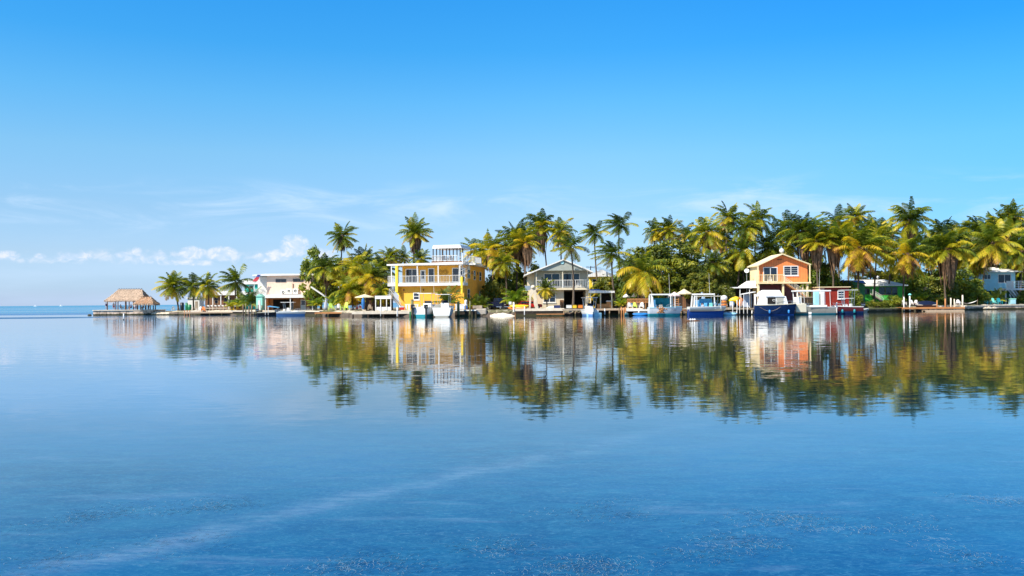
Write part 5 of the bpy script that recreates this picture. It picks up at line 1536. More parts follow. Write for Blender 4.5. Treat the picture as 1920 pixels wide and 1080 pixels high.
hardtop(b, -1.3, 1.2, 2.3, 3.55, 1.4, lean=.1); console(b, .1, 1.15, 1.1, 1.1); MB().box(-1.9, -1.2, -1.1, -.3, 1.15, 2.2).build('fish_box', M['canvas_white'], b, bevel=.05); MB().box(-1.9, -1.2, .3, 1.1, 1.15, 2.0).build('fish_box', M['hull_grey'], b, bevel=.05)
F = Fr(862, 141.5, 1.05)
h = thing('dock_box', 'white storage box on the seawall right of the white boats', 'box', F)
MB().pb(F, 854, 872, 571.5, 580.5, 0, .9).build('body', M['white_paint'], h, bevel=.03); MB().pb(F, 853.5, 872.5, 570, 571.4, -.04, .94).build('lid', M['white_boat'], h)
F = Fr(873.5, 141.2, 1.05); h = thing('water_heater', 'white and blue canister standing beside the storage box on the seawall', 'canister', F)
MB().lathe((0, .3, 0), [(.26, 0), (.28, .9), (.2, 1.05), (.24, 1.1), (.22, 1.6), (.05, 1.7)], 10).build('body', M['white_paint'], h, True); MB().lathe((0, .3, 0), [(.285, .2), (.285, .7)], 10).build('band', M['blue_plastic'], h)
seawall(853, 893, 'short seawall with white cap in front of the clipped shrubs', top=1.12, off=-.6, mcap='white_paint')
F = Fr(902, 140.5, 0); h = thing('concrete_block', 'rounded grey concrete slab at the left side of the sandy ramp', 'concrete block', F)
MB().hprism([(F.x(892), 0), (F.x(912), .3), (F.x(912), 3), (F.x(892), 3)], -.6, 1.25).build('block', M['concrete'], h, bevel=.18)
MB().box(F.x(886), F.x(904), .8, 2.2, 1.26, 1.75).build('planter', M['grey_wood'], h, bevel=.05)
# ================================================================== ramp and pickup
F = Fr(940, 141, 0)
h = thing('boat_ramp', 'bright sandy boat ramp sloping into the water between the yellow and grey houses', 'ramp', F)
B = MB(); rr = random.Random(4); n, m_ = 12, 8
for j in range(m_ + 1):
    for i in range(n + 1):
        u, v = i / n, j / m_
        x = F.x(919 + 46 * u); y = -3.4 + 8 * v
        z = -.22 + 1.15 * min(1, v * 1.1) ** .85 * (sin(pi * min(1, .10 + u * .86)) ** .35) + rr.uniform(-.07, .07)
        B.v.append((x, y - .8 * sin(pi * u), z))
for j in range(m_):
    for i in range(n): B.f.append((j * (n + 1) + i, j * (n + 1) + i + 1, (j + 1) * (n + 1) + i + 1, (j + 1) * (n + 1) + i))
B.build('sand_slope', M['sand'], h, True)
MB().pb(F, 930, 952, 581.5, 583, .8, 3.4).build('concrete_strip', M['concrete'], h)


def vehicle(F, label, name, cat, L, Wd, H, m, yaw, pickup=False):
    root = thing(name, label, cat, loc=F.loc, yaw=yaw)
    k = H
    low = [(-L / 2, .38), (L / 2, .38), (L / 2, .85 * k / 1.6), (L / 2 - .1, 1.0 * k / 1.6), (L * .24, 1.05 * k / 1.6), (-L / 2 + .05, 1.08 * k / 1.6)]
    MB().prism(low, -Wd / 2, Wd / 2).build('body', M[m], root, bevel=.08)
    zt = 1.07 * k / 1.6
    cab = [(-L * .16, zt), (L * .24, zt), (L * .13, k), (-L * .12, k)] if pickup else [(-L * .46, zt), (L * .26, zt), (L * .12, k), (-L * .38, k)]
    c = MB().prism(cab, -Wd / 2 + .1, Wd / 2 - .1).build('cabin', M[m], root, bevel=.06)
    (a0, _), (a1, _), (a2, _), (a3, _) = cab
    MB().prism([(a0 + .2, zt + .06), (a1 - .25, zt + .06), (a2 - .05, k - .12), (a3 + .08, k - .12)], -Wd / 2 + .08, -Wd / 2 + .098).build('side_window', M['glass'], c)
    MB().prism([(a0 + .2, zt + .06), (a1 - .25, zt + .06), (a2 - .05, k - .12), (a3 + .08, k - .12)], Wd / 2 - .098, Wd / 2 - .08).build('side_window', M['glass'], c)
    MB().add([(a1 - .02, -Wd / 2 + .2, zt + .08), (a1 - .02, Wd / 2 - .2, zt + .08), (a2 + .06, Wd / 2 - .25, k - .10), (a2 + .06, -Wd / 2 + .25, k - .10)], [(0, 1, 2, 3)]).build('windscreen', M['glass'], c)
    for sx in (-L * .30, L * .31):
        for sy in (-1, 1):
            n = 14; B = MB(); y0, y1 = sy * (Wd / 2 - .2), sy * (Wd / 2 + .02)
            B.tube([(sx, y0, .36), (sx, y1, .36)], .36, n); wh = B.build('wheel', M['tyre'], root)
            MB().tube([(sx, y1, .36), (sx, y1 + sy * .015, .36)], .2, 10).build('rim', M['metal'], wh)
    for sy in (-1, 1): MB().box(L / 2 - .02, L / 2 + .03, sy * Wd * .36 - .16, sy * Wd * .36 + .16, .62 * k / 1.6, .78 * k / 1.6).build('headlight', M['white_boat'], root)
    return root


vehicle(Fr(937, 150, 1.0), 'dark blue pickup parked in the shade between the yellow and grey houses', 'pickup_truck', 'pickup', 4.6, 1.95, 2.0, 'car_dark', -50, True)
vehicle(Fr(993, 148.5, 1.0), 'red car parked left of the grey house, partly hidden by the palm shrub', 'parked_car', 'car', 4.2, 1.75, 1.45, 'red_paint', 8)
F = Fr(955, 146, 1.0); h = thing('boat_trailer', 'low boat trailer with pale hull load at the top of the ramp', 'trailer', F, yaw=None)
MB().box(-2.2, 2.0, -.05, .05, .45, .55).box(-1.2, -1.1, -.8, .8, .40, .5).box(-2.0, -1.9, -.6, .6, .45, .55).build('frame', M['metal'], h)
for sy in (-.85, .85): MB().tube([(-1.1, sy - .08, .3), (-1.1, sy + .08, .3)], .3, 12).build('wheel', M['tyre'], h)
MB().bar((1.9, 0, .5), (1.9, 0, 0), .04, 5).build('jack', M['metal'], h)
F = Fr(957, 145, 1.0); h = thing('outboard_on_stand', 'white outboard motor standing on a rack at the ramp', 'outboard motor', F)
MB().hprism([(-.25, -.18), (.2, -.2), (.26, 0), (.2, .2), (-.25, .18)], .85, 1.35).build('cowling', M['white_boat'], h, bevel=.06); MB().box(-.08, .08, -.08, .08, .1, .85).build('motor_leg', M['black_plastic'], h); MB().box(-.3, .3, -.04, .04, .55, .62).bar((-.3, 0, .6), (-.3, .25, 0), .03, 4).bar((.3, 0, .6), (.3, .25, 0), .03, 4).build('stand', M['metal'], h)
for px, m_, lab, z in ((970, 'orange_plastic', 'orange kayak lying by the red car, lower one', .0), (974, 'yellow_plastic', 'yellow kayak lying across the orange one by the red car', .32)):
    F = Fr(px, 144.5, 1.0)
    B = MB(); B.tube([(-1.7 + 3.4 * i / 10, 0, .2 + .12 * (abs(i - 5) / 5) ** 2) for i in range(11)], [.04 + .30 * sin(pi * i / 10) ** .7 for i in range(11)], 8)
    root = thing('kayak', lab, 'kayak', loc=F.loc + Vector((0, 0, z)), yaw=-20 + z * 60)
    B.build('hull', M[m_], root, True); MB().lathe((0, 0, .42), [(.3, 0), (.3, .06), (.2, .06)], 10, 1.5, .8).build('cockpit_rim', M['black_plastic'], root)
for px, t, D, lab in ((963.5, 567, 141.5, 'thick white post at the right side of the sandy ramp'), (983.5, 575, 138.2, 'slim white pole in the water in front of the red car'), ):
    pile(px, t, D, lab, 'pvc_white', .16 if px < 970 else .08, group='white posts beside the grey house')
pile(966, 578, 140.0, 'brown leaning pile at the waterline beside the thick white post', 'orange_wood', .2, lean=.3)

# ================================================================== grey house
F = Fr(1050, 150, 1.0)
h = thing('grey_house', 'grey gabled two-storey house with white balcony and open dark carport', 'house', F)
xl, xr_, zE, zP = F.x(1005), F.x(1104), F.z(507.5), F.z(487.5)
MB().box(F.x(1003), F.x(1104), 1.6, 10, F.z(543.8), zE).build('upper_wall', M['grey_siding'], h)
MB().prism([(F.x(1006), zE), (F.x(1103.5), zE), (F.x(1057), zP - .15)], -.9, 10).build('gable', M['grey_siding'], h)
MB().box(F.x(1006), F.x(1057.5), .02, 10, 0, F.z(543.9)).build('lower_wall', M['beige_siding'], h)
MB().box(F.x(1003.5), F.x(1057), -.9, 1.55, F.z(543.8), F.z(540)).box(F.x(1057.02), F.x(1104.5), -.9, 1.55, F.z(543.8), F.z(540)).build('balcony_slab', M['beige_siding'], h)
ov = F.x(1112); ol = F.x(983)
for a, b_ in (((ol, F.z(515)), (F.x(1057), zP + .15)), ((F.x(1057), zP + .15), (ov, F.z(510)))):
    MB().prism([a, b_, (b_[0], b_[1] - .22), (a[0], a[1] - .22)], -1.2, 10.5).build('roof', M['white_roof'], h)
B = MB(); rail(B, (F.x(1006), -.8, F.z(540)), (F.x(1103.5), -.8, F.z(540)), F.z(525.5) - F.z(540), .28, .05, posts=8); B.build('balcony_railing', M['white_paint'], h)
for px in (1055, 1103): MB().pb(F, px - 1, px + 1, 526, 540, -.9, -.7).build('railing_post', M['white_paint'], h)
for px in (1006, 1055, 1102): MB().pb(F, px - .9, px + .9, 507.6, 540, -.72, -.55).build('post', M['beige_siding'], h)
window(h, F, 1022, 1050, 513, 536, 1.6, 2, 1, fw=.10); window(h, F, 1058, 1088, 513, 536, 1.6, 2, 1, fw=.10)
window(h, F, 1020, 1041, 548.5, 566, .02, 2, 2, fw=.13, sill=True)
MB().box(F.x(1058), F.x(1098), 5.5, 5.7, 0, F.z(544)).build('carport_back', M['interior_shade'], h)
MB().box(F.x(1098.5), F.x(1104), -.2, 10, 0, F.z(543.9)).build('carport_wall', M['beige_siding'], h)
MB().box(F.x(1057.6), F.x(1098.4), .4, .5, F.z(547), F.z(543.9)).build('carport_lintel', M['dark_wood'], h)
o = MB().lathe((0, 0, 0), [(.30, -.05), (.30, .05)], 14).build('gable_vent', M['blue_siding'], h); o.rotation_euler[0] = pi / 2; o.location = (F.x(1054.5), -.96, F.z(492.5))
MB().box(F.x(990), F.x(1002.9), 2.6, 9.5, F.z(543.5), zE - .1).build('side_wing', M['beige_siding'], h)
MB().box(F.x(991), F.x(1005.9), .3, 9.5, 0, F.z(543.9)).build('lower_wing', M['butter_siding'], h)  # end of the lower wall, sunlight put into its brighter cream
MB().pb(F, 985, 996, 535, 545, 1.2, 2.2).build('air_conditioner', M['metal'], h, bevel=.03)
MB().pb(F, 1050, 1056.5, 562.5, 578, -.7, -.05).build('meter_cabinet', M['brown_wood'], h)
MB().bar((F.x(1082), 3, F.z(497)), (F.x(1082), 3, F.z(488)), .04, 5).build('chimney_pipe', M['metal'], h)
F = Fr(999, 146.5, 1.0)
h = thing('white_arch', 'tall pale garden arch with curved frame at the left corner of the grey house', 'arch', F)
B = MB()
B.prism([(F.x(992), 0), (F.x(995), 0), (F.x(996.5), F.z(556)), (F.x(1001), F.z(550)), (F.x(1001), F.z(536)), (F.x(996), F.z(541)), (F.x(993), F.z(552))], 0, .35)
B.prism([(F.x(1001.02), F.z(570)), (F.x(1001.02), F.z(536)), (F.x(1005), F.z(540)), (F.x(1006.5), F.z(556)), (F.x(1010), 0), (F.x(1004), 0)], 0, .35)
B.build('frame', M['cap_concrete'], h, bevel=.03)
MB().lathe((F.x(1000), .17, F.z(541)), [(.35, 0), (.42, .25), (.3, .5), (.1, .6)], 10).build('finial', M['cap_concrete'], h, True)
seawall(966, 1058, 'straight seawall with thick pale cap in front of the grey house', top=1.22, off=-.7, capt=.42)
dock(1056, 1102, 'short wooden dock below the dark carport of the grey house', 579.5, 136.5, 3.4, m='grey_wood')
dock(1006, 1058, 'half-sunken plank ledge at the foot of the seawall of the grey house', 588.6, 136.2, 1.4, m='orange_wood', fascia=.1, pr=.06)
F = Fr(1038, 143, 1.2); h = thing('dinghy', 'small upturned tan dinghy on the seawall before the cross-barred window', 'dinghy', F)
MB().ball((0, 0, 0), 1.3, .5, .42, 12, 6).build('hull', M['cream_boat'], h, True); MB().box(-1.2, 1.2, -.04, .04, .38, .46).build('keel', M['grey_wood'], h)
for px, m_, lab in ((1044.5, 'cloth_navy', 'dark blue tub on the seawall beside the tan dinghy'), (1068, 'white_paint', 'white cushion box at the left of the short dock'), (1078, 'yellow_plastic', 'yellow crate on the short dock'), (1087, 'orange_plastic', 'orange crate on the short dock')):
    F = Fr(px, 140.3, 1.22); h = thing('crate', lab, 'crate', F)
    MB().box(-.5, .5, 0, .6, 0, .06).box(-.5, -.45, 0, .6, .06, .5).box(.45, .5, 0, .6, .06, .5).box(-.45, .45, 0, .05, .06, .5).box(-.45, .45, .55, .6, .06, .5).build('body', M[m_], h)
    MB().box(-.45, .45, .05, .55, .3, .42).build('contents', M['cloth_tan'], h)
    MB().box(-.53, .53, -.03, .0, .43, .5).build('rim', M[m_], h)
chair(Fr(1092.5, 148.6, 1.0), 'white_paint', 'white chair on the balcony of the grey house', yaw=15)
F = Fr(1085, 150, 1.0)
[o for o in COL.objects if o.name.startswith('garden_chair')][-1].location = (W(1085, 538, 150.4).x, 150.4, 1.0 + F.z(540))
# flat-roofed shelter and yellow cottage
F = Fr(1128, 149, 1.0)
h = thing('open_shelter', 'flat white-roofed open shelter with white posts right of the grey house', 'shelter', F)
MB().prism([(F.x(1104.6), F.z(549.3)), (F.x(1152), F.z(549.3)), (F.x(1152), F.z(545.5)), (F.x(1126), F.z(544.5)), (F.x(1104.6), F.z(544.3))], -.6, 5).build('roof', M['white_roof'], h)
for px in (1107, 1126, 1147): MB().pb(F, px - 1, px + 1, 549.4, 579, -.3, -.12).build('post', M['beige_siding'], h)
MB().pb(F, 1128, 1147, 549.4, 568, 2.6, 2.7).build('back_wall', M['interior_shade'], h)
MB().pb(F, 1120.5, 1137.5, 570, 578.5, -.2, .6).build('bar_counter', M['orange_wood'], h); MB().pb(F, 1137.6, 1146.5, 565.5, 578.5, -.2, .6).build('cabinet', M['orange_wood'], h); MB().pb(F, 1137, 1147, 564, 565.4, -.25, .65).build('cabinet_top', M['white_paint'], h)
h = tag(MB().pb(F, 1106, 1125, 542.4, 544.1, 0, 3).build('folded_tarpaulin', M['tarp_blue']), 'folded blue tarpaulin lying on the flat white shelter roof', 'tarpaulin'); h.location = F.loc
F = Fr(1108, 178, 1.0); h = thing('utility_pole', 'slim utility pole with wires behind the right roof corner of the grey house', 'utility pole', F)
MB().tube([(0, 0, 0), (0, 0, F.z(499))], [.13, .09], 7).build('pole', M['pile_wood'], h, True)
zc = F.z(501.5); MB().box(-.9, .9, -.05, .05, zc, zc + .1).build('crossarm', M['grey_wood'], h)
for k in range(3):
    x = -.8 + .8 * k
    w_ = MB().lathe((x, 0, zc + .1), [(.05, 0), (.07, .08), (.03, .16)], 8).build('insulator', M['white_paint'], h)
    MB().tube([(x + 26 * u / 10, 5 * u / 10, zc + .24 - 1.6 * sin(pi * u / 10) - .12 * u) for u in range(11)], .022, 4).build('wire', M['black_plastic'], w_)
F = Fr(1120, 172, 1.0)
h = thing('yellow_cottage', 'small bright yellow cottage mostly hidden behind the flat-roofed shelter', 'house', F)
MB().pb(F, 1106, 1150, 519, 578, 0, 6).build('wall', M['yellow_trim'], h); MB().prism([(F.x(1103), F.z(519)), (F.x(1153), F.z(519)), (F.x(1150), F.z(515)), (F.x(1128), F.z(505.5)), (F.x(1106), F.z(515))], -.7, 6.6).build('roof', M['white_roof'], h)
window(h, F, 1112, 1119, 524, 534, 0, 1, 2)
F = Fr(1170, 168, 1.0)
h = thing('brown_cottage', 'brown cottage with red door glimpsed under the palms left of the big leafy tree', 'house', F)
MB().pb(F, 1150, 1182, 527, 578, 0, 5).build('wall', M['brown_wood'], h); MB().pb(F, 1147, 1185, 523, 526.8, -.5, 5.5).build('roof', M['white_roof'], h)
MB().pb(F, 1167, 1173, 531, 545, -.06, -.004).build('door', M['red_paint'], h); window(h, F, 1156, 1164, 531, 538, 0, 2, 1)

b = boat('motor_boat', 'small blue and white console boat at the right end of the grey house', 'boat', 1106, 134.2, 3.6, 1.9, .95, -78, 'white_boat', 'hull_mid', stripe=.3)
hardtop(b, -1.1, .8, 2.2, 2.85, .9, mt='metal'); console(b, -.1, .7, .9, .9); MB().ball((.9, 0, .95), .6, .5, .3, 10, 6).build('bow_cover', M['tarp_blue'], b, True); outboard(b, -1.95, 0, 1.0, 'white_boat')
b = thing('jet_ski', 'white jet ski with dark seat beside the blue and white console boat', 'jet ski', Fr(1113, 133.8, 0), yaw=None)
MB().hprism([(-1.1, -.4), (.4, -.5), (1.3, 0), (.4, .5), (-1.1, .4)], -.1, .5).build('hull', M['hull_sky'], b, bevel=.08); MB().hprism([(-.9, -.18), (.1, -.2), (.1, .2), (-.9, .18)], .51, .85).build('seat', M['white_boat'], b, bevel=.06)
MB().hprism([(.1, -.22), (.8, -.05), (.8, .05), (.1, .22)], .51, .95).build('steering_column', M['white_boat'], b, bevel=.05); MB().bar((.2, -.35, 1.0), (.2, .35, 1.0), .03, 5).build('handlebar', M['black_plastic'], b)
seawall(1104, 1205, 'dark seawall under the flat-roofed shelter', top=1.1, off=-.2)
dock(1118, 1168, 'wooden dock in front of the flat-roofed shelter', 579, 137.2, 3.6, m='deck_wood')
for i, (px, t, m_, r) in enumerate(((1134, 579, 'pvc_white', .09), (1161, 578, 'pile_wood', .13), (1165.5, 576, 'orange_wood', .13), (1170, 577, 'orange_wood', .13), (1173, 576, 'orange_wood', .12), (1198, 580, 'pvc_white', .11))):
    pile(px, t, 136.2, {1134: 'white pole before the middle of the shelter dock', 1198: 'white pole rising beside the small light blue kayak'}.get(px, 'reddish mooring pile at the right end of the shelter dock, ' + ORD[i - 1]), m_, r, group='mooring piles of the shelter dock')
F = Fr(1196, 143, 1.0)
h = thing('wooden_fence', 'orange-brown wooden rail fence behind the small dock left of the pale blue boat', 'fence', F)
for a, b_ in ((560, 561.6), (566, 567.6)): MB().pb(F, 1176, 1217, a, b_, 0, .06).build('rail', M['orange_wood'], h)
for k in range(8): MB().pb(F, 1176 + k * 5.7, 1177.2 + k * 5.7, 559.5, 580, .065, .16).build('post', M['orange_wood'], h)
for k in range(7):
    x0, x1 = F.x(1177.3 + k * 5.7), F.x(1181.5 + k * 5.7)
    MB().bar((x0, .03, F.z(561.6)), (x1, .03, F.z(566)), .03, 4).bar((x0, .03, F.z(566)), (x1, .03, F.z(561.6)), .03, 4).build('lattice', M['orange_wood'], h)
dock(1172, 1222, 'white-edged small dock between the mooring piles and the pale blue boat', 580.5, 137.0, 3, m='white_paint')
for px, lab, yw in ((1181, 'white garden chair on the small white-edged dock, left one', 10), (1203, 'white garden chair on the small white-edged dock, right one', -20)):
    chair(Fr(px, 139.4, 1.1), 'white_paint', lab, yaw=yw)
chair(Fr(1190, 139.8, 1.1), 'lime_plastic', 'pale green garden chair on the small white-edged dock', yaw=-5)


def kayak(px, D, m, label, yaw, L=3.2, z=.0):
    F = Fr(px, D, 0); root = thing('kayak', label, 'kayak', loc=F.loc + Vector((0, 0, z)), yaw=yaw)
    MB().tube([(-L / 2 + L * i / 10, 0, .12 + .16 * (abs(i - 5) / 5) ** 2) for i in range(11)], [.03 + .30 * sin(pi * i / 10) ** .7 for i in range(11)], 8).build('hull', M[m], root, True)
    MB().lathe((0, 0, .36), [(.26, 0), (.26, .06), (.18, .06)], 10, 1.5, .8).build('cockpit_rim', M['black_plastic'], root)
    MB().bar((-.9, 0, .5), (.9, .1, .52), .02, 5).box(-1.15, -.85, -.08, .08, .49, .52).box(.85, 1.15, .02, .18, .50, .53).build('paddle', M['white_paint'], root)


kayak(1175, 135.0, 'hull_teal', 'teal kayak floating bow-on beside the reddish piles', 75)
kayak(1201, 134.5, 'blue_plastic', 'bright blue kayak afloat just left of the pale blue boat', 5, 2.6)
kayak(1368, 131.8, 'hull_sky', 'light blue and white kayak afloat right of the deep blue boat', 2, 2.4)
# white domes and tent behind
for px, py, w_, lab in ((1174, 554, 12, 'white canvas dome parasol behind the yellow-green shrub, larger left one'), (1188.5, 553.5, 8, 'small white parasol right of the larger canvas dome')):
    F = Fr(px, 150, 1.0); umbrella(F, F.z(py - 3.5), w_ / F.s / 2, 'canvas_white', lab, drop=.5)
F = Fr(1216, 154, 1.0)
h = thing('beach_hut', 'small orange hut with pale pyramid roof left of the pale blue boat cabin', 'hut', F)
MB().pb(F, 1205, 1220, 547, 578, 0, 2.4).build('wall', M['orange_wood'], h)
a = F.x(1203), F.x(1222.5); zb, zt = F.z(547), F.z(534); c = (F.x(1212), 1.2, zt)
MB().add([(a[0], -.3, zb), (a[1], -.3, zb), (a[1], 2.7, zb), (a[0], 2.7, zb), (c[0] - .5, 1.2, zt), (c[0] + .4, 1.2, zt)], [(0, 1, 5, 4), (1, 2, 5), (2, 3, 4, 5), (3, 0, 4), (3, 2, 1, 0)]).build('roof', M['white_membrane'], h)
window(h, F, 1208, 1213, 552, 560, 0, 1, 2); MB().pb(F, 1215, 1219, 553, 578, -.05, -.004).build('door', M['dark_wood'], h)
F = Fr(1262, 158, 1.0)
h = thing('white_roofed_house', 'low house with long white roof under the big leafy tree', 'house', F)
MB().pb(F, 1240, 1280, 544, 578, 0, 5).build('wall', M['grey_siding'], h); MB().prism([(F.x(1237), F.z(541)), (F.x(1281), F.z(543.5)), (F.x(1281), F.z(541)), (F.x(1276), F.z(534)), (F.x(1242), F.z(534.5))], -.6, 5.6).build('roof', M['white_membrane'], h)
window(h, F, 1247, 1254, 549, 557, 0, 2, 1); window(h, F, 1262, 1270, 549, 557, 0, 2, 1)
F = Fr(1283, 143, 1.0); umbrella(F, F.z(541.5), 1.35, 'canvas_tan', 'tan market umbrella between the two blue boats', drop=.78)
F = Fr(1265, 142, 1.0); umbrella(F, F.z(547), 1.0, 'canvas_pink', 'pinkish umbrella partly behind the cabin of the pale blue boat', drop=.6)
F = Fr(1283, 146.5, 1.0)
h = thing('tool_shed', 'dark wooden shed under the tan market umbrella', 'shed', F)
MB().pb(F, 1272, 1297, 551, 579, 0, 2.4).build('wall', M['dark_wood'], h); MB().pb(F, 1270.5, 1298.5, 549, 550.9, -.2, 2.6).build('roof', M['brown_wood'], h); MB().pb(F, 1280, 1286, 557, 579, -.05, -.004).build('door', M['brown_wood'], h)
F = Fr(1270, 140.3, 1.0)
h = thing('wooden_rack', 'orange wooden rack with slats right of the pale blue boat cabin', 'rack', F)
for k in range(4): MB().pb(F, 1264, 1273, 561 + k * 3.6, 562.2 + k * 3.6, 0, .3).build('shelf', M['orange_wood'], h)
for px in (1264, 1272.4): MB().pb(F, px, px + .9, 559.5, 580, .02, .28).build('upright', M['orange_wood'], h)
dock(1276, 1298, 'short brown dock between the two blue boats', 580, 135.0, 3.2, m='brown_wood')

# pale blue boat and deep blue boat
b = boat('cabin_boat', 'pale blue and white work boat with open teal-curtained cabin', 'boat', 1247, 131.5, 5.1, 2.1, 1.28, 1.5, 'hull_lavender', 'hull_teal', mc='hull_sky', sheer=.12, stripe=.35, blunt=.45)
F = Fr(1247, 131.5, 0)
MB().box(F.x(1220), F.x(1266), -.95, .95, F.z(553.5), F.z(551)).build('cabin_roof', M['white_boat'], b, bevel=.03)
for px, w_ in ((1219.5, 3.2), (1255.5, 2.2), (1263.5, 1.4)):
    for y0 in (-.92, .84): MB().prism([(F.x(px - w_ / 2), 1.2), (F.x(px + w_ / 2), 1.2), (F.x(px + w_ / 3), F.z(553.6)), (F.x(px - w_ / 3), F.z(553.6))], y0, y0 + .08).build('cabin_post', M['white_boat'], b)
MB().prism([(F.x(1216.5), 1.2), (F.x(1224.5), 1.2), (F.x(1222), F.z(556)), (F.x(1219), F.z(556))], -.98, -.925).build('stern_panel', M['white_boat'], b)
MB().box(F.x(1227), F.x(1262), .70, .76, .9, F.z(559)).build('curtain', M['canvas_teal'], b); MB().box(F.x(1224), F.x(1227), -.8, .7, .9, F.z(562)).build('curtain', M['canvas_sky'], b)
console(b, F.x(1238), .9, .7, .8, 'hull_grey'); antenna(b, F.x(1256), 0, F.z(551), F.z(513)); antenna(b, F.x(1224), .5, F.z(551), F.z(547))
B = MB(); x = F.x(1257)   # registration lettering reads as a short dark row
for seg in (((0, 0), (0, .22)), ((0, .22), (.12, .22)), ((0, .12), (.1, .12)), ((.22, 0), (.22, .22)), ((.30, .0), (.30, .22)), ((.30, .22), (.42, .22)), ((.30, .11), (.42, .11)), ((.42, .11), (.42, .22)), ((.30, 0), (.42, 0)), ((.42, 0), (.42, .11)), ((.52, 0), (.52, .22)), ((.52, .22), (.64, .22)), ((.64, .22), (.64, 0)), ((.52, 0), (.64, 0))):
    (xa, za), (xb, zb_) = seg; B.bar((x + xa, -1.13 + .0 * xa, .78 + za), (x + xb, -1.13, .78 + zb_), .018, 4)
B.build('registration_letters', M['hull_navy'], b)
h = thing('rope_coil_basket', 'rusty brown net pile hanging over the side of the pale blue boat', 'fishing net', loc=F.loc + Vector((F.x(1238.5), -1.05, .55)))
B = MB(); rr = random.Random(9)
for k in range(60): B.ball((rr.gauss(0, .28), rr.uniform(-.1, .25), rr.uniform(-.15, .85) * (1 - abs(rr.gauss(0, .2)))), .14, .1, .08, 6, 4)
B.build('net', M['orange_wood'], h, True)
b = boat('cabin_boat', 'deep blue hulled work boat with white canopy frame and turquoise seats', 'boat', 1325, 130.6, 5.6, 2.2, 1.32, 1, 'white_boat', 'hull_blue', mc='white_boat', sheer=.08, stripe=.98, blunt=.5)
F = Fr(1325, 130.6, 0)
MB().box(F.x(1300), F.x(1338), -1.0, 1.0, F.z(553.2), F.z(550.5)).build('canopy', M['canvas_white'], b, bevel=.04)
MB().box(F.x(1304), F.x(1351), -1.0, 1.0, F.z(556), F.z(554.8)).build('canopy_extension', M['cream_boat'], b)
for p0, p1, w_ in ((1298.5, 1300.5, 3.4), (1304, 1304, 2.0), (1338, 1336.5, 2.4), (1349, 1349, .8)):
    for y0 in (-.95, .87): MB().prism([(F.x(p0 - w_ / 2), 1.0), (F.x(p0 + w_ / 2), 1.0), (F.x(p1 + w_ / 3), F.z(554)), (F.x(p1 - w_ / 3), F.z(554))], y0, y0 + .08).build('canopy_post', M['white_boat'], b)
MB().box(F.x(1312), F.x(1336), .3, .36, F.z(577), F.z(560)).build('windscreen', M['canvas_sky'], b)
for px in (1310, 1322, 1332): MB().box(F.x(px - 3), F.x(px + 3), -.5, .1, .9, F.z(568)).build('seat', M['aqua_plastic' if px == 1332 else 'canvas_sky'], b, bevel=.05)
antenna(b, F.x(1331), 0, F.z(550), F.z(512))
person(Fr(1317, 130.2, .62), 'sit', 'person in a pale shirt sitting at the rail of the deep blue boat', 'cloth_pale', 'cloth_tan', yaw=-30)
F = Fr(1299, 96, 0)
h = thing('drifting_debris', 'small clump of brown weed and white foam floats drifting in front of the deep blue boat', 'floating debris', F)
MB().tube([(-.75, 0, .04), (-.2, .05, .07), (.3, -.05, .05), (.8, 0, .03)], [.05, .09, .08, .03], 6).tube([(-.7, 0, .05), (-.8, 0, .3)], .025, 5).build('branch', M['brown_wood'], h)
for x in (-.25, 0, .22): MB().ball((x, 0, .15), .13, .11, .12, 8, 5).build('float', M['white_boat'], h, True)

# crab gear dock and carport
dock(1352, 1412, 'dock on thin white poles cluttered with fishing gear', 577.5, 135.6, 3.2, m='grey_wood', mp='pvc_white', pr=.08)
for i, (px, t) in enumerate(((1374, 566), (1382, 563), (1387, 562), (1394.5, 568), (1401.5, 568))):
    pile(px, t, 134.6, 'thin white pole at the front of the fishing gear dock, ' + ORD[i], 'pvc_white', .06, group='thin white poles of the fishing gear dock')
pile(1416.5, 552, 134.4, 'tall white pole at the left end of the dark-hulled cabin cruiser', 'pvc_white', .12)
F = Fr(1358, 137.5, 1.2)
h = thing('float_stack', 'stack of orange crab floats topped with a white buoy on the fishing dock', 'floats', F)
for k in range(4): MB().lathe((0, 0, .25 * k), [(.2, 0), (.56 - .04 * k, .05), (.56 - .04 * k, .2), (.2, .245)], 12).build('float_ring', M['orange_plastic' if k % 2 else 'orange_wood'], h, True)
MB().ball((0, 0, 1.45), .55, .5, .48, 12, 7).build('buoy', M['white_boat'], h, True)
F = Fr(1380, 137.6, 1.2)
h = thing('inflatable_raft', 'rolled bright yellow raft with orange end lying on the fishing dock', 'raft', F)
MB().tube([(-1.1, 0, .95), (-.7, 0, 1.15), (-.1, 0, 1.25), (.3, 0, 1.05)], [.18, .32, .50, .60], 12).build('tube', M['yellow_plastic'], h, True)
MB().ball((.62, 0, .85), .62, .6, .75, 12, 8).build('end_tube', M['orange_plastic'], h, True)
for px, lab in ((1372, 'blue-grey plastic drum below the yellow raft, left one'), (1396, 'grey plastic drum beside the yellow raft, right one')):
    F = Fr(px, 137.2, 1.2); h = thing('drum', lab, 'drum', F); MB().lathe((0, 0, 0), [(.32, 0), (.34, .3), (.36, .34), (.34, .38), (.34, .8), (.3, .88)], 12).build('body', M['cloth_pale'], h, True); MB().lathe((0, 0, .88), [(.3, 0), (.28, .04), (.1, .05)], 12).build('lid', M['blue_plastic'], h)
F = Fr(1392, 148, 1.0)
h = thing('white_carport', 'pale tarpaulin carport with flat front left of the orange house', 'carport', F)
MB().prism([(F.x(1364), F.z(540.5)), (F.x(1423), F.z(540)), (F.x(1423), F.z(537.5)), (F.x(1364), F.z(538.5))], -.5, 4).build('roof', M['white_membrane'], h)
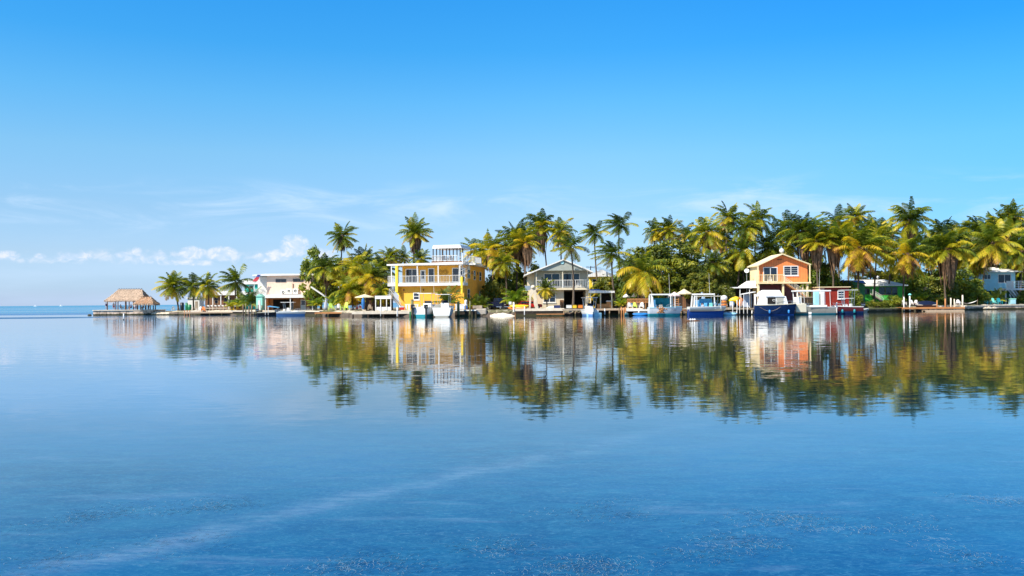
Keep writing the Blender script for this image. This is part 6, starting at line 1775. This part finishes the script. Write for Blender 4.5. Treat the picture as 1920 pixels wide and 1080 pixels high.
MB().prism([(F.x(1394), F.z(537.4)), (F.x(1420), F.z(537.4)), (F.x(1420), F.z(526)), (F.x(1411), F.z(526.5))], .6, 3.6).build('tent_top', M['canvas_white'], h)
for px in (1368, 1387, 1405): MB().pb(F, px - .7, px + .7, 540.6, 580, -.3, -.18).build('post', M['white_paint'], h)
MB().pb(F, 1388, 1420, 541, 580, 2.6, 2.7).build('back_wall', M['interior_shade'], h)

# ================================================================== orange house
F = Fr(1465, 148, 1.0)
h = thing('orange_house', 'orange gabled house raised on posts with cream side wall and small balcony', 'house', F)
x0, x1 = F.x(1424), F.x(1514.5); zE = F.z(495.5); zP = F.z(477.5); z0 = F.z(529.5)
MB().prism([(x0, z0), (x1, z0), (x1, zE), (F.x(1466), zP - .12), (x0, zE)], 0, 5.6).build('wall', M['orange_siding'], h)
MB().box(x0 - .06, x0 - .003, .0, 5.5, z0 - 2.2, zE - .05).build('side_wall', M['butter_siding'], h)
for a, b_ in (((F.x(1419), F.z(497.2)), (F.x(1466), zP + .18)), ((F.x(1466), zP + .18), (F.x(1519), F.z(495.8)))):
    MB().prism([a, b_, (b_[0], b_[1] - .18), (a[0], a[1] - .18)], -.7, 6.0).build('roof', M['canvas_tan'], h)
MB().box(F.x(1417), F.x(1516), -1.5, -.003, F.z(532), F.z(529.4)).build('balcony_floor', M['butter_siding'], h)
B = MB(); rail(B, (F.x(1418), -1.4, F.z(529.4)), (F.x(1466.5), -1.4, F.z(529.4)), F.z(515.6) - F.z(529.4), .26, .06, posts=10); rail(B, (F.x(1418), -1.4, F.z(529.4)), (F.x(1418), 0, F.z(529.4)), 1.2, .26, .05)
B.build('balcony_railing', M['butter_siding'], h)
for px in (1420, 1516.8): MB().pb(F, px - .9, px + .9, 497, 529, -.66, -.5).build('corner_post', M['butter_siding'], h)
window(h, F, 1433, 1457, 502, 527, 0, 2, 1, fw=.13); window(h, F, 1471, 1496, 500, 515.5, 0, 2, 1, fw=.14, bars=4, sill=True)
MB().pb(F, 1457.5, 1467, 485.7, 487.4, -.08, -.004).build('wall_ornament', M['brown_wood'], h)
for px, w_ in ((1419, 3.2), (1465, 3), (1510, 3)): MB().pb(F, px - w_ / 2, px + w_ / 2, 532.1, 581, -1.2, -.8).build('stilt', M['butter_siding'], h)
for px in (1427, 1465, 1510): MB().pb(F, px - 1.4, px + 1.4, 529.6, 581, 5.0, 5.4).build('stilt', M['butter_siding'], h)
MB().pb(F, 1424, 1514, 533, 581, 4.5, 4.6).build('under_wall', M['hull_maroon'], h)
MB().pb(F, 1490, 1516, 543.5, 545.5, -1.1, -.9).pb(F, 1490, 1491.5, 535, 556, -1.1, -.9).pb(F, 1501, 1502.5, 535, 556, -1.1, -.9).pb(F, 1490, 1512, 555, 557, -1.12, -.88).build('trellis', M['butter_siding'], h)
stairs(h, (F.x(1507), -1.4, F.z(557)), (F.x(1468), -1.4, F.z(530.5)), 1.1, 'orange_wood', 'cream_boat', 11)
MB().lathe((F.x(1470), 1, zP), [(.04, 0), (.04, .35), (.36, .5), (.42, .8), (.3, 1.05), (.05, 1.15)], 12).build('satellite_dome', M['white_boat'], h, True)
chair(Fr(1443, 148, 1), 'white_paint', 'white chair on the balcony of the orange house', yaw=170)
[o for o in COL.objects if o.name.startswith('garden_chair')][-1].location = F.loc + Vector((F.x(1441.5), -.7, F.z(529.3)))
F = Fr(1400.5, 150.5, 1.0)
h = thing('satellite_dish', 'white satellite dish on a mast left of the orange house', 'satellite dish', F)
MB().bar((0, 0, 0), (0, 0, F.z(511)), .05, 6).build('mast', M['metal'], h)
o = MB().lathe((0, 0, 0), [(.05, 0), (.30, .06), (.42, .18), (.40, .20), (.28, .10), (.03, .05)], 14).build('dish', M['white_boat'], h, True); o.location = (0, -.1, F.z(508.5)); o.rotation_euler = (radians(62), radians(-30), 0)

# red shed
F = Fr(1568, 146, 1.0)
h = thing('red_shed', 'dark red boat shed with thin white roof edge right of the orange house', 'shed', F)
MB().pb(F, 1546.5, 1592, 539, 580, 0, 4.5).build('wall', M['red_siding'], h)
MB().pb(F, 1538, 1546.3, 540, 580, .1, 4.4).build('side_wall', M['cream_stucco'], h)
MB().pb(F, 1536, 1594, 537.5, 538.9, -.4, 4.9).build('roof', M['butter_siding'], h)
window(h, F, 1572, 1582, 546.5, 559, 0, 1, 3, fw=.14, sill=True); MB().pb(F, 1552, 1559, 552, 580, -.05, -.004).build('door', M['red_siding'], h)
for px, w_, m_, lab in ((1532, 9, 'blue_siding', 'pale blue locker standing at the left side of the red shed'), (1543, 7, 'white_paint', 'white locker between the pale blue one and the red wall')):
    F = Fr(px, 141.5, 1.0); h = thing('locker', lab, 'locker', F)
    MB().pb(F, px - w_ / 2, px + w_ / 2, 547, 580, 0, .7).build('body', M[m_], h, bevel=.02); MB().pb(F, px - w_ / 2 + 1, px + w_ / 2 - 1, 549, 578, -.03, -.003).build('door', M[m_], h)
F = Fr(1512, 145, 1.0); h = thing('dark_skip', 'dark slatted enclosure under the right stilts of the orange house', 'enclosure', F)
for k in range(8): MB().pb(F, 1503 + k * 2.9, 1505.4 + k * 2.9, 558, 580, 0, .08).build('board', M['dark_wood'], h)
MB().pb(F, 1502, 1527, 556.5, 557.9, -.03, .11).build('top_rail', M['grey_wood'], h)
seawall(1290, 1480, 'dark seawall behind the deep blue boat and the cabin cruiser', top=1.05, off=.4)
seawall(1480, 1600, 'dark seawall behind the cream work boat and the red shed', top=1.0, off=.3)

# cabin cruiser
b = boat('cabin_cruiser', 'cabin cruiser with dark navy hull and sloping white canvas top', 'boat', 1453, 131.0, 6.2, 2.8, 1.55, -12, 'hull_navy', 'hull_blue', mc='cream_boat', sheer=.12, stripe=.12, blunt=.4, deckz=.8)
F = Fr(1453, 131, 0)
MB().prism([(F.x(1421), 1.5), (F.x(1476), 1.5), (F.x(1472), F.z(556)), (F.x(1466), F.z(554.5)), (F.x(1424), F.z(556))], -1.15, 1.15).build('cabin', M['white_boat'], b, bevel=.08)
MB().prism([(F.x(1419), F.z(556)), (F.x(1467), F.z(554.4)), (F.x(1461), F.z(544.3)), (F.x(1430), F.z(543.8)), (F.x(1422), F.z(549))], -1.0, 1.0).build('canvas_top', M['canvas_white'], b, bevel=.12)
w_ = MB().box(F.x(1438.5), F.x(1453), -1.20, -1.165, F.z(570), F.z(557.5)).build('cabin_window', M['interior_shade'], b); MB().box(F.x(1454.5), F.x(1467), -1.20, -1.165, F.z(570), F.z(557.5)).build('cabin_window', M['hull_grey'], b)
MB().box(F.x(1436), F.x(1468.5), -1.30, -1.165, F.z(556.8), F.z(555.2)).build('visor', M['cloth_pale'], b)
for px in (1442, 1476): MB().lathe((F.x(px), -1.52, .25), [(.1, 0), (.15, .1), (.15, .45), (.06, .55)], 10).build('fender', M['blue_plastic'], b, True)
B = MB(); B.tube([(F.x(1424) + .31 * k, -1.50, 1.25 - .65 * sin(pi * k / 10)) for k in range(11)], .018, 5); B.build('mooring_rope', M['grey_wood'], b)
B = MB(); B.tube([(F.x(1450) + cos(t * .6) * .2, -1.23, F.z(563) + sin(t * .6) * .14) for t in range(10)], .03, 4); B.tube([(F.x(1455) + cos(t * .8) * .16, -1.23, F.z(565) + sin(t * .8) * .1) for t in range(8)], .025, 4); B.build('rope_bundle', M['pvc_white'], b)
F = Fr(1406, 133.5, 1.0)
h = thing('boarding_shade', 'small tilted white awning over grey curtains left of the cabin cruiser', 'awning', loc=F.loc + Vector((0, 1.8, .2)))
MB().prism([(F.x(1397), 2.0), (F.x(1421), 2.35), (F.x(1421), 2.45), (F.x(1397), 2.10)], -.8, .8).build('cover', M['canvas_white'], h)
MB().box(F.x(1402), F.x(1414), .6, .66, .0, 2.05).build('curtain', M['cloth_pale'], h)
for px in (1398, 1418): MB().bar((F.x(px), .75, 0), (F.x(px), .75, 2.1), .035, 5).bar((F.x(px), -.75, 0), (F.x(px), -.75, 2.1), .035, 5).build('pole', M['pvc_white'], h)

# cream work boat
b = boat('work_boat', 'long cream and grey work boat with flat hardtop before the red shed', 'boat', 1524, 132.0, 6.4, 2.5, 1.15, 182, 'hull_grey', 'hull_teal', mc='white_boat', sheer=.35, stripe=.22, blunt=.45)
F = Fr(1524, 132, 0); q = lambda px: -F.x(px)
MB().box(q(1488), q(1554), -1.05, 1.05, F.z(546.8), F.z(544.2)).build('hardtop', M['white_boat'], b, bevel=.03)
for px, w_ in ((1491, .12), (1497, .05), (1503, .05), (1552, .06)):
    for y in (-.95, .95): MB().bar((q(px + (2 if px < 1500 else 1)), y, 1.1), (q(px), y, F.z(546.8)), w_ * .6, 6).build('hardtop_post', M['white_boat'], b)
MB().box(q(1489), q(1500), -.6, .6, 1.0, F.z(557)).build('windlass_box', M['white_boat'], b, bevel=.08)
MB().prism([(q(1486.5), .35), (q(1507), .35), (q(1507), 1.62), (q(1503), 1.75), (q(1487), 1.62)], -1.2, 1.2).build('bow_locker', M['cream_boat'], b, bevel=.08)
MB().box(q(1512), q(1545), 1.26, 1.34, 1.12, 1.45).build('bolster', M['canvas_white'], b, bevel=.04); MB().box(q(1512), q(1545), -1.0, -.5, 1.0, 1.42).build('bench_cushion', M['canvas_white'], b, bevel=.04)
for px in (1511, 1514): MB().lathe((q(px), 1.36, .0), [(.06, 0), (.11, .08), (.11, .35), (.04, .42)], 8).build('fender', M['white_boat'], b, True)
antenna(b, q(1536.5), 0, F.z(544), F.z(505))
# small boat with double tops
b = boat('motor_boat', 'small dark red and teal boat with two stacked white tops', 'boat', 1588, 134.5, 4.6, 1.9, 1.15, 172, 'hull_maroon', 'hull_navy', sheer=.15, stripe=.42, blunt=.3)
hardtop(b, -1.5, 1.1, 1.8, 3.72, 1.0, t=.07); hardtop(b, -.9, 1.0, 1.5, 2.42, 1.0, t=.07, name='lower_top')
console(b, .2, .8, .8, .7); outboard(b, -2.35, 0, 1.1, 'black_plastic'); [MB().lathe((x_, .98, .15), [(.1, 0), (.17, .1), (.17, .5), (.06, .6)], 10).build('fender', M['hull_teal'], b, True) for x_ in (-.9, .9)]; MB().box(.9, 1.9, -.6, .6, .9, 1.3).build('bow_cushion', M['canvas_white'], b, bevel=.06)
pile(1569, 567.5, 132.6, 'white pole between the cream work boat and the dark red boat', 'pvc_white', .10)
b = boat('dinghy', 'little grey inflatable dinghy against the hedge right of the dark red boat', 'boat', 1617, 150, 2.6, 1.3, .5, 15, 'hull_grey', 'hull_grey'); outboard(b, -1.35, 0, .5)

# ================================================================== green house
F = Fr(1650, 172, 1.0)
h = thing('green_house', 'green single-storey house with broad white hip roof behind leaning palms', 'house', F)
MB().pb(F, 1618, 1697, 535.5, 580, 0, 8).build('wall', M['green_siding'], h)
zb, zt = F.z(535.4), F.z(523.5)
vs = [(F.x(1598), -1, zb), (F.x(1699), -1, zb), (F.x(1699), 9, zb), (F.x(1598), 9, zb), (F.x(1622), 4, zt), (F.x(1676), 4, zt)]
MB().add(vs, [(0, 1, 5, 4), (1, 2, 5), (2, 3, 4, 5), (3, 0, 4), (3, 2, 1, 0)]).build('roof', M['white_roof'], h)
MB().box(F.x(1598), F.x(1699), -1.04, -1.003, zb - .12, zb + .1).build('fascia', M['white_paint'], h)
MB().pb(F, 1596, 1617.8, 536, 580, 1.2, 7.8).build('wing', M['dark_green_siding'], h)
window(h, F, 1648.5, 1659, 539, 552.5, 0, 1, 1, fm='pile_green', fw=.10, bars=3); window(h, F, 1661, 1671, 539, 552.5, 0, 1, 1, fm='pile_green', fw=.10, bars=3); window(h, F, 1673, 1682, 539, 552.5, 0, 1, 1, fm='pile_green', fw=.10, bars=3)
window(h, F, 1622, 1630, 541, 551, 0, 2, 1, fm='pile_green')
MB().pb(F, 1655, 1675, 562, 564, -1.2, -.02).build('ledge', M['mint_paint'], h)
stairs(h, (F.x(1656), -1.3, F.z(568)), (F.x(1632), -1.3, F.z(552)), 1.1, 'grey_wood', 'white_paint', 8)
MB().lathe((F.x(1654.5), 2, F.z(528)), [(.05, 0), (.05, .7), (.3, .8), (.32, 1.1), (.05, 1.3)], 10).build('roof_vent', M['metal'], h, True)
F = Fr(1592, 166, 1.0)
h = thing('tent_house', 'green gabled cabin with blue tarpaulins on its roof behind the red shed', 'cabin', F)
MB().prism([(F.x(1563), 0), (F.x(1622), 0), (F.x(1622), F.z(534)), (F.x(1593), F.z(526)), (F.x(1563), F.z(534))], 0, 5).build('wall', M['tarp_green'], h)
MB().prism([(F.x(1561), F.z(534)), (F.x(1575), F.z(526)), (F.x(1607), F.z(525.5)), (F.x(1625), F.z(533)), (F.x(1607), F.z(527.2)), (F.x(1575), F.z(527.7))], -.4, 5.4).build('roof', M['white_roof'], h)
MB().prism([(F.x(1573), F.z(528)), (F.x(1594), F.z(533)), (F.x(1591), F.z(526)), (F.x(1577), F.z(525.4))], -.55, -.45).prism([(F.x(1598), F.z(528)), (F.x(1622), F.z(532)), (F.x(1617), F.z(526)), (F.x(1604), F.z(525.4))], -.55, -.45).build('tarpaulin', M['tarp_blue'], h)
window(h, F, 1583, 1590, 540, 549, 0, 2, 1)
F = Fr(1734, 180, 1.0)
h = thing('hidden_cottage', 'cottage with pale sloping roof almost hidden by shrubs behind the wooden dock', 'house', F)
MB().pb(F, 1722, 1772, 545, 577, 0, 5).build('wall', M['dark_green_siding'], h)
MB().prism([(F.x(1716), F.z(543)), (F.x(1746), F.z(531)), (F.x(1778), F.z(543)), (F.x(1778), F.z(545)), (F.x(1746), F.z(533.5)), (F.x(1716), F.z(545.5))], -3.5, 5.4).build('roof', M['white_membrane'], h)
window(h, F, 1742, 1750, 550, 560, 0, 2, 1)

# wooden dock on the right
dock(1691, 1809, 'long orange-brown wooden dock with tall posts under the bright-fronded palms', 576.2, 155.0, 4.2, m='orange_wood', fascia=.28)
dock(1735, 1808, 'low pale floating stage along the front of the long orange-brown dock', 581.3, 153.2, 1.2, m='deck_wood', fascia=.25, pr=.08)
for px, t, m_, r in ((1695, 557, 'pvc_white', .12), (1706, 554.5, 'pvc_white', .13), (1757, 563, 'orange_wood', .11), (1772.5, 560, 'orange_wood', .14), (1783, 559, 'cap_concrete', .14), (1789.5, 561, 'cap_concrete', .11), (1805, 553.5, 'cap_concrete', .15)):
    pile(px, t, 155.4, {1695: 'white post at the left corner of the long wooden dock', 1706: 'white post with aqua lamp, second from the left of the long wooden dock', 1757: 'short reddish post in the middle of the long wooden dock', 1772.5: 'thick reddish post right of the middle of the long wooden dock',
                        1783: 'tall pale post, left one of the close pair on the long wooden dock', 1789.5: 'shorter pale post, right one of the close pair on the long wooden dock', 1805: 'tallest pale post at the right corner of the long wooden dock'}[px], m_, r, group='posts of the long wooden dock')
F = Fr(1706, 155.4, 0); h = tag(MB().lathe((0, 0, 0), [(.12, 0), (.3, .06), (.3, .14), (.15, .3), (.02, .36)], 10).build('dock_lamp', M['aqua_plastic']), 'aqua lamp cap on the second post of the long wooden dock', 'lamp'); h.location = F.loc + Vector((0, 0, F.z(554.5) + .07))
for px, lab, yw in ((1712.5, 'white garden chair near the left posts of the long wooden dock', 20), (1716.5, 'second white garden chair near the left posts, behind the first', -40), (1796, 'white garden chair by the tallest post of the long wooden dock', -30), (1801, 'low white stool at the right corner of the long wooden dock', 10), (1695.5, 'white garden chair in front of the shrubs at the dock left corner', 0)):
    chair(Fr(px, 157.6, 1.15), 'white_paint', lab, yaw=yw, sc=.7 if px == 1801 else .95)
F = Fr(1736, 159.5, 1.0); h = thing('covered_boat', 'small boat under a dark grey cover behind the long wooden dock', 'boat', F)
MB().ball((0, 0, .2), 2.2, .8, .75, 14, 8).build('cover', M['car_dark'], h, True); MB().box(-1.8, 1.8, -.7, .7, 0, .25).build('hull', M['hull_grey'], h, bevel=.1)
seawall(1808, 1848, 'low stone edge right of the long wooden dock', top=.85, mface='pier_stone', off=-.3)
seawall(1848, 2100, 'pale stone seawall under the turquoise chairs of the blue house', top=1.0, mface='pier_stone', mcap='cap_concrete', off=-.2)
seawall(1600, 1692, 'dark mossy bank wall below the green house', top=.7, mface='rock', mcap='pile_green', off=-.1)
# hammock between the palms
F = Fr(1814, 168, 1.0); h = thing('hammock', 'white rope hammock slung low right of the long wooden dock', 'hammock', F)
B = MB(); n = 12
for k in range(n + 1):
    u = k / n; x = -1.9 + 3.8 * u; z = .85 - .55 * sin(pi * u); w_ = .05 + .4 * sin(pi * u)
    B.v += [(x, -w_, z + .04), (x, 0, z - .05), (x, w_, z + .04)]
for k in range(n): B.f += [(k * 3, k * 3 + 3, k * 3 + 4, k * 3 + 1), (k * 3 + 1, k * 3 + 4, k * 3 + 5, k * 3 + 2)]
B.build('bed', M['canvas_white'], h)
for sx in (-1.95, 1.95): MB().bar((sx, 0, 0), (sx * 1.03, 0, 1.1), .05, 5).build('stake', M['pile_wood'], h)

# ================================================================== blue house
F = Fr(1868, 192, 1.0)
h = thing('blue_house', 'light blue raised house with white hip roof and white deck stair at the right edge', 'house', F)
MB().pb(F, 1834, 1904, 509, 545, 0, 9).build('wall', M['blue_siding'], h)
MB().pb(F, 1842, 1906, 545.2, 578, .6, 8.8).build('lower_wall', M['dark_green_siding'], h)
zb, zt = F.z(508.8), F.z(499.8)
MB().add([(F.x(1824), -1.2, zb), (F.x(1911.5), -1.2, zb), (F.x(1911.5), 10.2, zb), (F.x(1824), 10.2, zb), (F.x(1833), 4.5, zt), (F.x(1888), 4.5, zt)], [(0, 1, 5, 4), (1, 2, 5), (2, 3, 4, 5), (3, 0, 4), (3, 2, 1, 0)]).build('roof', M['white_roof'], h)
MB().box(F.x(1824), F.x(1911.5), -1.25, -1.203, zb - .2, zb + .08).build('fascia', M['white_paint'], h)
window(h, F, 1872.5, 1895, 515.5, 530, 0, 2, 1, fw=.14); window(h, F, 1846, 1857, 515, 523, 0, 2, 1, fw=.1)
MB().pb(F, 1870, 1918, 541, 544.5, -3.4, -.003).build('deck', M['white_paint'], h)
B = MB(); zd = F.z(541); a, b_ = (F.x(1872), -3.3, zd), (F.x(1917), -3.3, zd)
for k in (1, 2, 3, 4): B.box(a[0], b_[0], -3.33, -3.25, zd + k * .40 - .12, zd + k * .40)
for px in (1872, 1883, 1894, 1905, 1916.5): B.box(F.x(px) - .06, F.x(px) + .06, -3.36, -3.22, zd, zd + 1.65)
B.box(F.x(1872.2), F.x(1886), -3.2, -3.13, zd, zd + 1.5)
B.build('deck_railing', M['white_paint'], h)
for px in (1860.5, 1870.5, 1916.5): MB().pb(F, px - .9, px + .9, 544.6, 578, -3.3, -3.08).build('post', M['white_paint'], h)
stairs(h, (F.x(1899), -4.5, F.z(575)), (F.x(1874), -4.5, F.z(543)), 1.2, 'white_paint', 'white_paint', 12)
stairs(h, (F.x(1882), -4.4, F.z(575)), (F.x(1872), -4.4, F.z(552)), .2, 'white_paint', 'white_paint', 6, rails=False)
MB().lathe((F.x(1882.5), 3, zt - .1), [(.05, 0), (.05, .45), (.35, .55), (.52, .85), (.4, 1.2), (.05, 1.35)], 12).build('satellite_dome', M['white_boat'], h, True)
for px, lab, yw, m_ in ((1851, 'pale turquoise garden chair, leftmost of the three on the stone seawall', 25, 'aqua_plastic'), (1865.5, 'pale turquoise garden chair, middle of the three on the stone seawall', 15, 'aqua_plastic'), (1874, 'darker teal garden chair at the foot of the white stair', -10, 'hull_teal')):
    chair(Fr(px, 177.5, 1.0), m_, lab, yaw=yw, sc=1.35)
F = Fr(1858, 178, 1.0); h = thing('side_table', 'small yellow side table between the pale turquoise chairs', 'table', F)
MB().box(-.3, .3, -.3, .3, .5, .55).build('tabletop', M['yellow_plastic'], h)
for sx in (-.25, .25): MB().box(sx - .03, sx + .03, -.25, .25, 0, .5).build('leg', M['yellow_plastic'], h)
F = Fr(1900.5, 180, 1.0); h = thing('deck_box', 'pale blue storage box at the bottom right of the white stair', 'box', F)
MB().pb(F, 1896, 1905, 561, 575.5, 0, 1.1).build('body', M['hull_sky'], h, bevel=.04); MB().pb(F, 1895.5, 1905.5, 559.5, 560.9, -.05, 1.15).build('lid', M['mint_paint'], h)
dock(1866, 1935, 'white-edged terrace slab along the waterline before the blue house', 572.5, 175.6, 2.6, m='cap_concrete', fascia=.3)

# ================================================================== seagrass blades breaking the surface close by
def seagrass():
    rr = random.Random(77); B = MB()
    pats = []
    for (px, py, wx, wy_, nt) in [(690, 1060, 120, 26, 40), (1080, 1062, 110, 22, 44), (930, 1030, 60, 16, 16), (400, 950, 90, 14, 22), (170, 965, 110, 22, 22), (60, 1050, 90, 26, 14), (330, 1020, 120, 20, 12),
                               (1440, 975, 110, 16, 30), (1370, 1015, 90, 14, 22), (1300, 1040, 70, 14, 12), (1880, 940, 40, 9, 12), (1660, 990, 120, 14, 12), (1120, 960, 110, 14, 14), (1800, 1040, 90, 20, 14)]:
        D = CH * FPX / (py - PY0 + SL * (px - PX0)); g = W(px, py, D)
        pats.append((g.x, g.y, wx * D / FPX * .55, wy_ * D * D / (CH * FPX) * .55, nt))
    for (cx, cy, sx, sy, nt) in pats:
        for t_ in range(nt):
            tx, ty = rr.gauss(cx, sx), rr.gauss(cy, sy); ta = rr.gauss(.5, .5)
            for i in range(rr.randint(12, 30)):
                x, y = rr.gauss(tx, .14), rr.gauss(ty, .10)
                a = rr.gauss(ta, .5); l = rr.uniform(.02, .085); w_ = rr.uniform(.0006, .0018) * (y / 8); cur = rr.uniform(-1.3, 1.3)
                k = len(B.v); z = rr.uniform(.0006, .002)
                for s in range(4):
                    aa = a + cur * s / 3
                    if s: x += cos(aa) * l / 3; y += sin(aa) * l / 3
                    ww = w_ * (1 - .7 * s / 3); zz = z + .003 * sin(pi * s / 3)
                    B.v += [(x - sin(aa) * ww, y + cos(aa) * ww, zz), (x + sin(aa) * ww, y - cos(aa) * ww, zz + .0006)]
                for s in range(3): q = k + s * 2; B.f.append((q, q + 2, q + 3, q + 1))
    m = mat('seagrass_blade', (.19, .27, .33), .35, .3, spec=.5)
    tag(B.build('seagrass', m), 'patches of fine pale seagrass blades floating in the near water', kind='stuff')


seagrass()
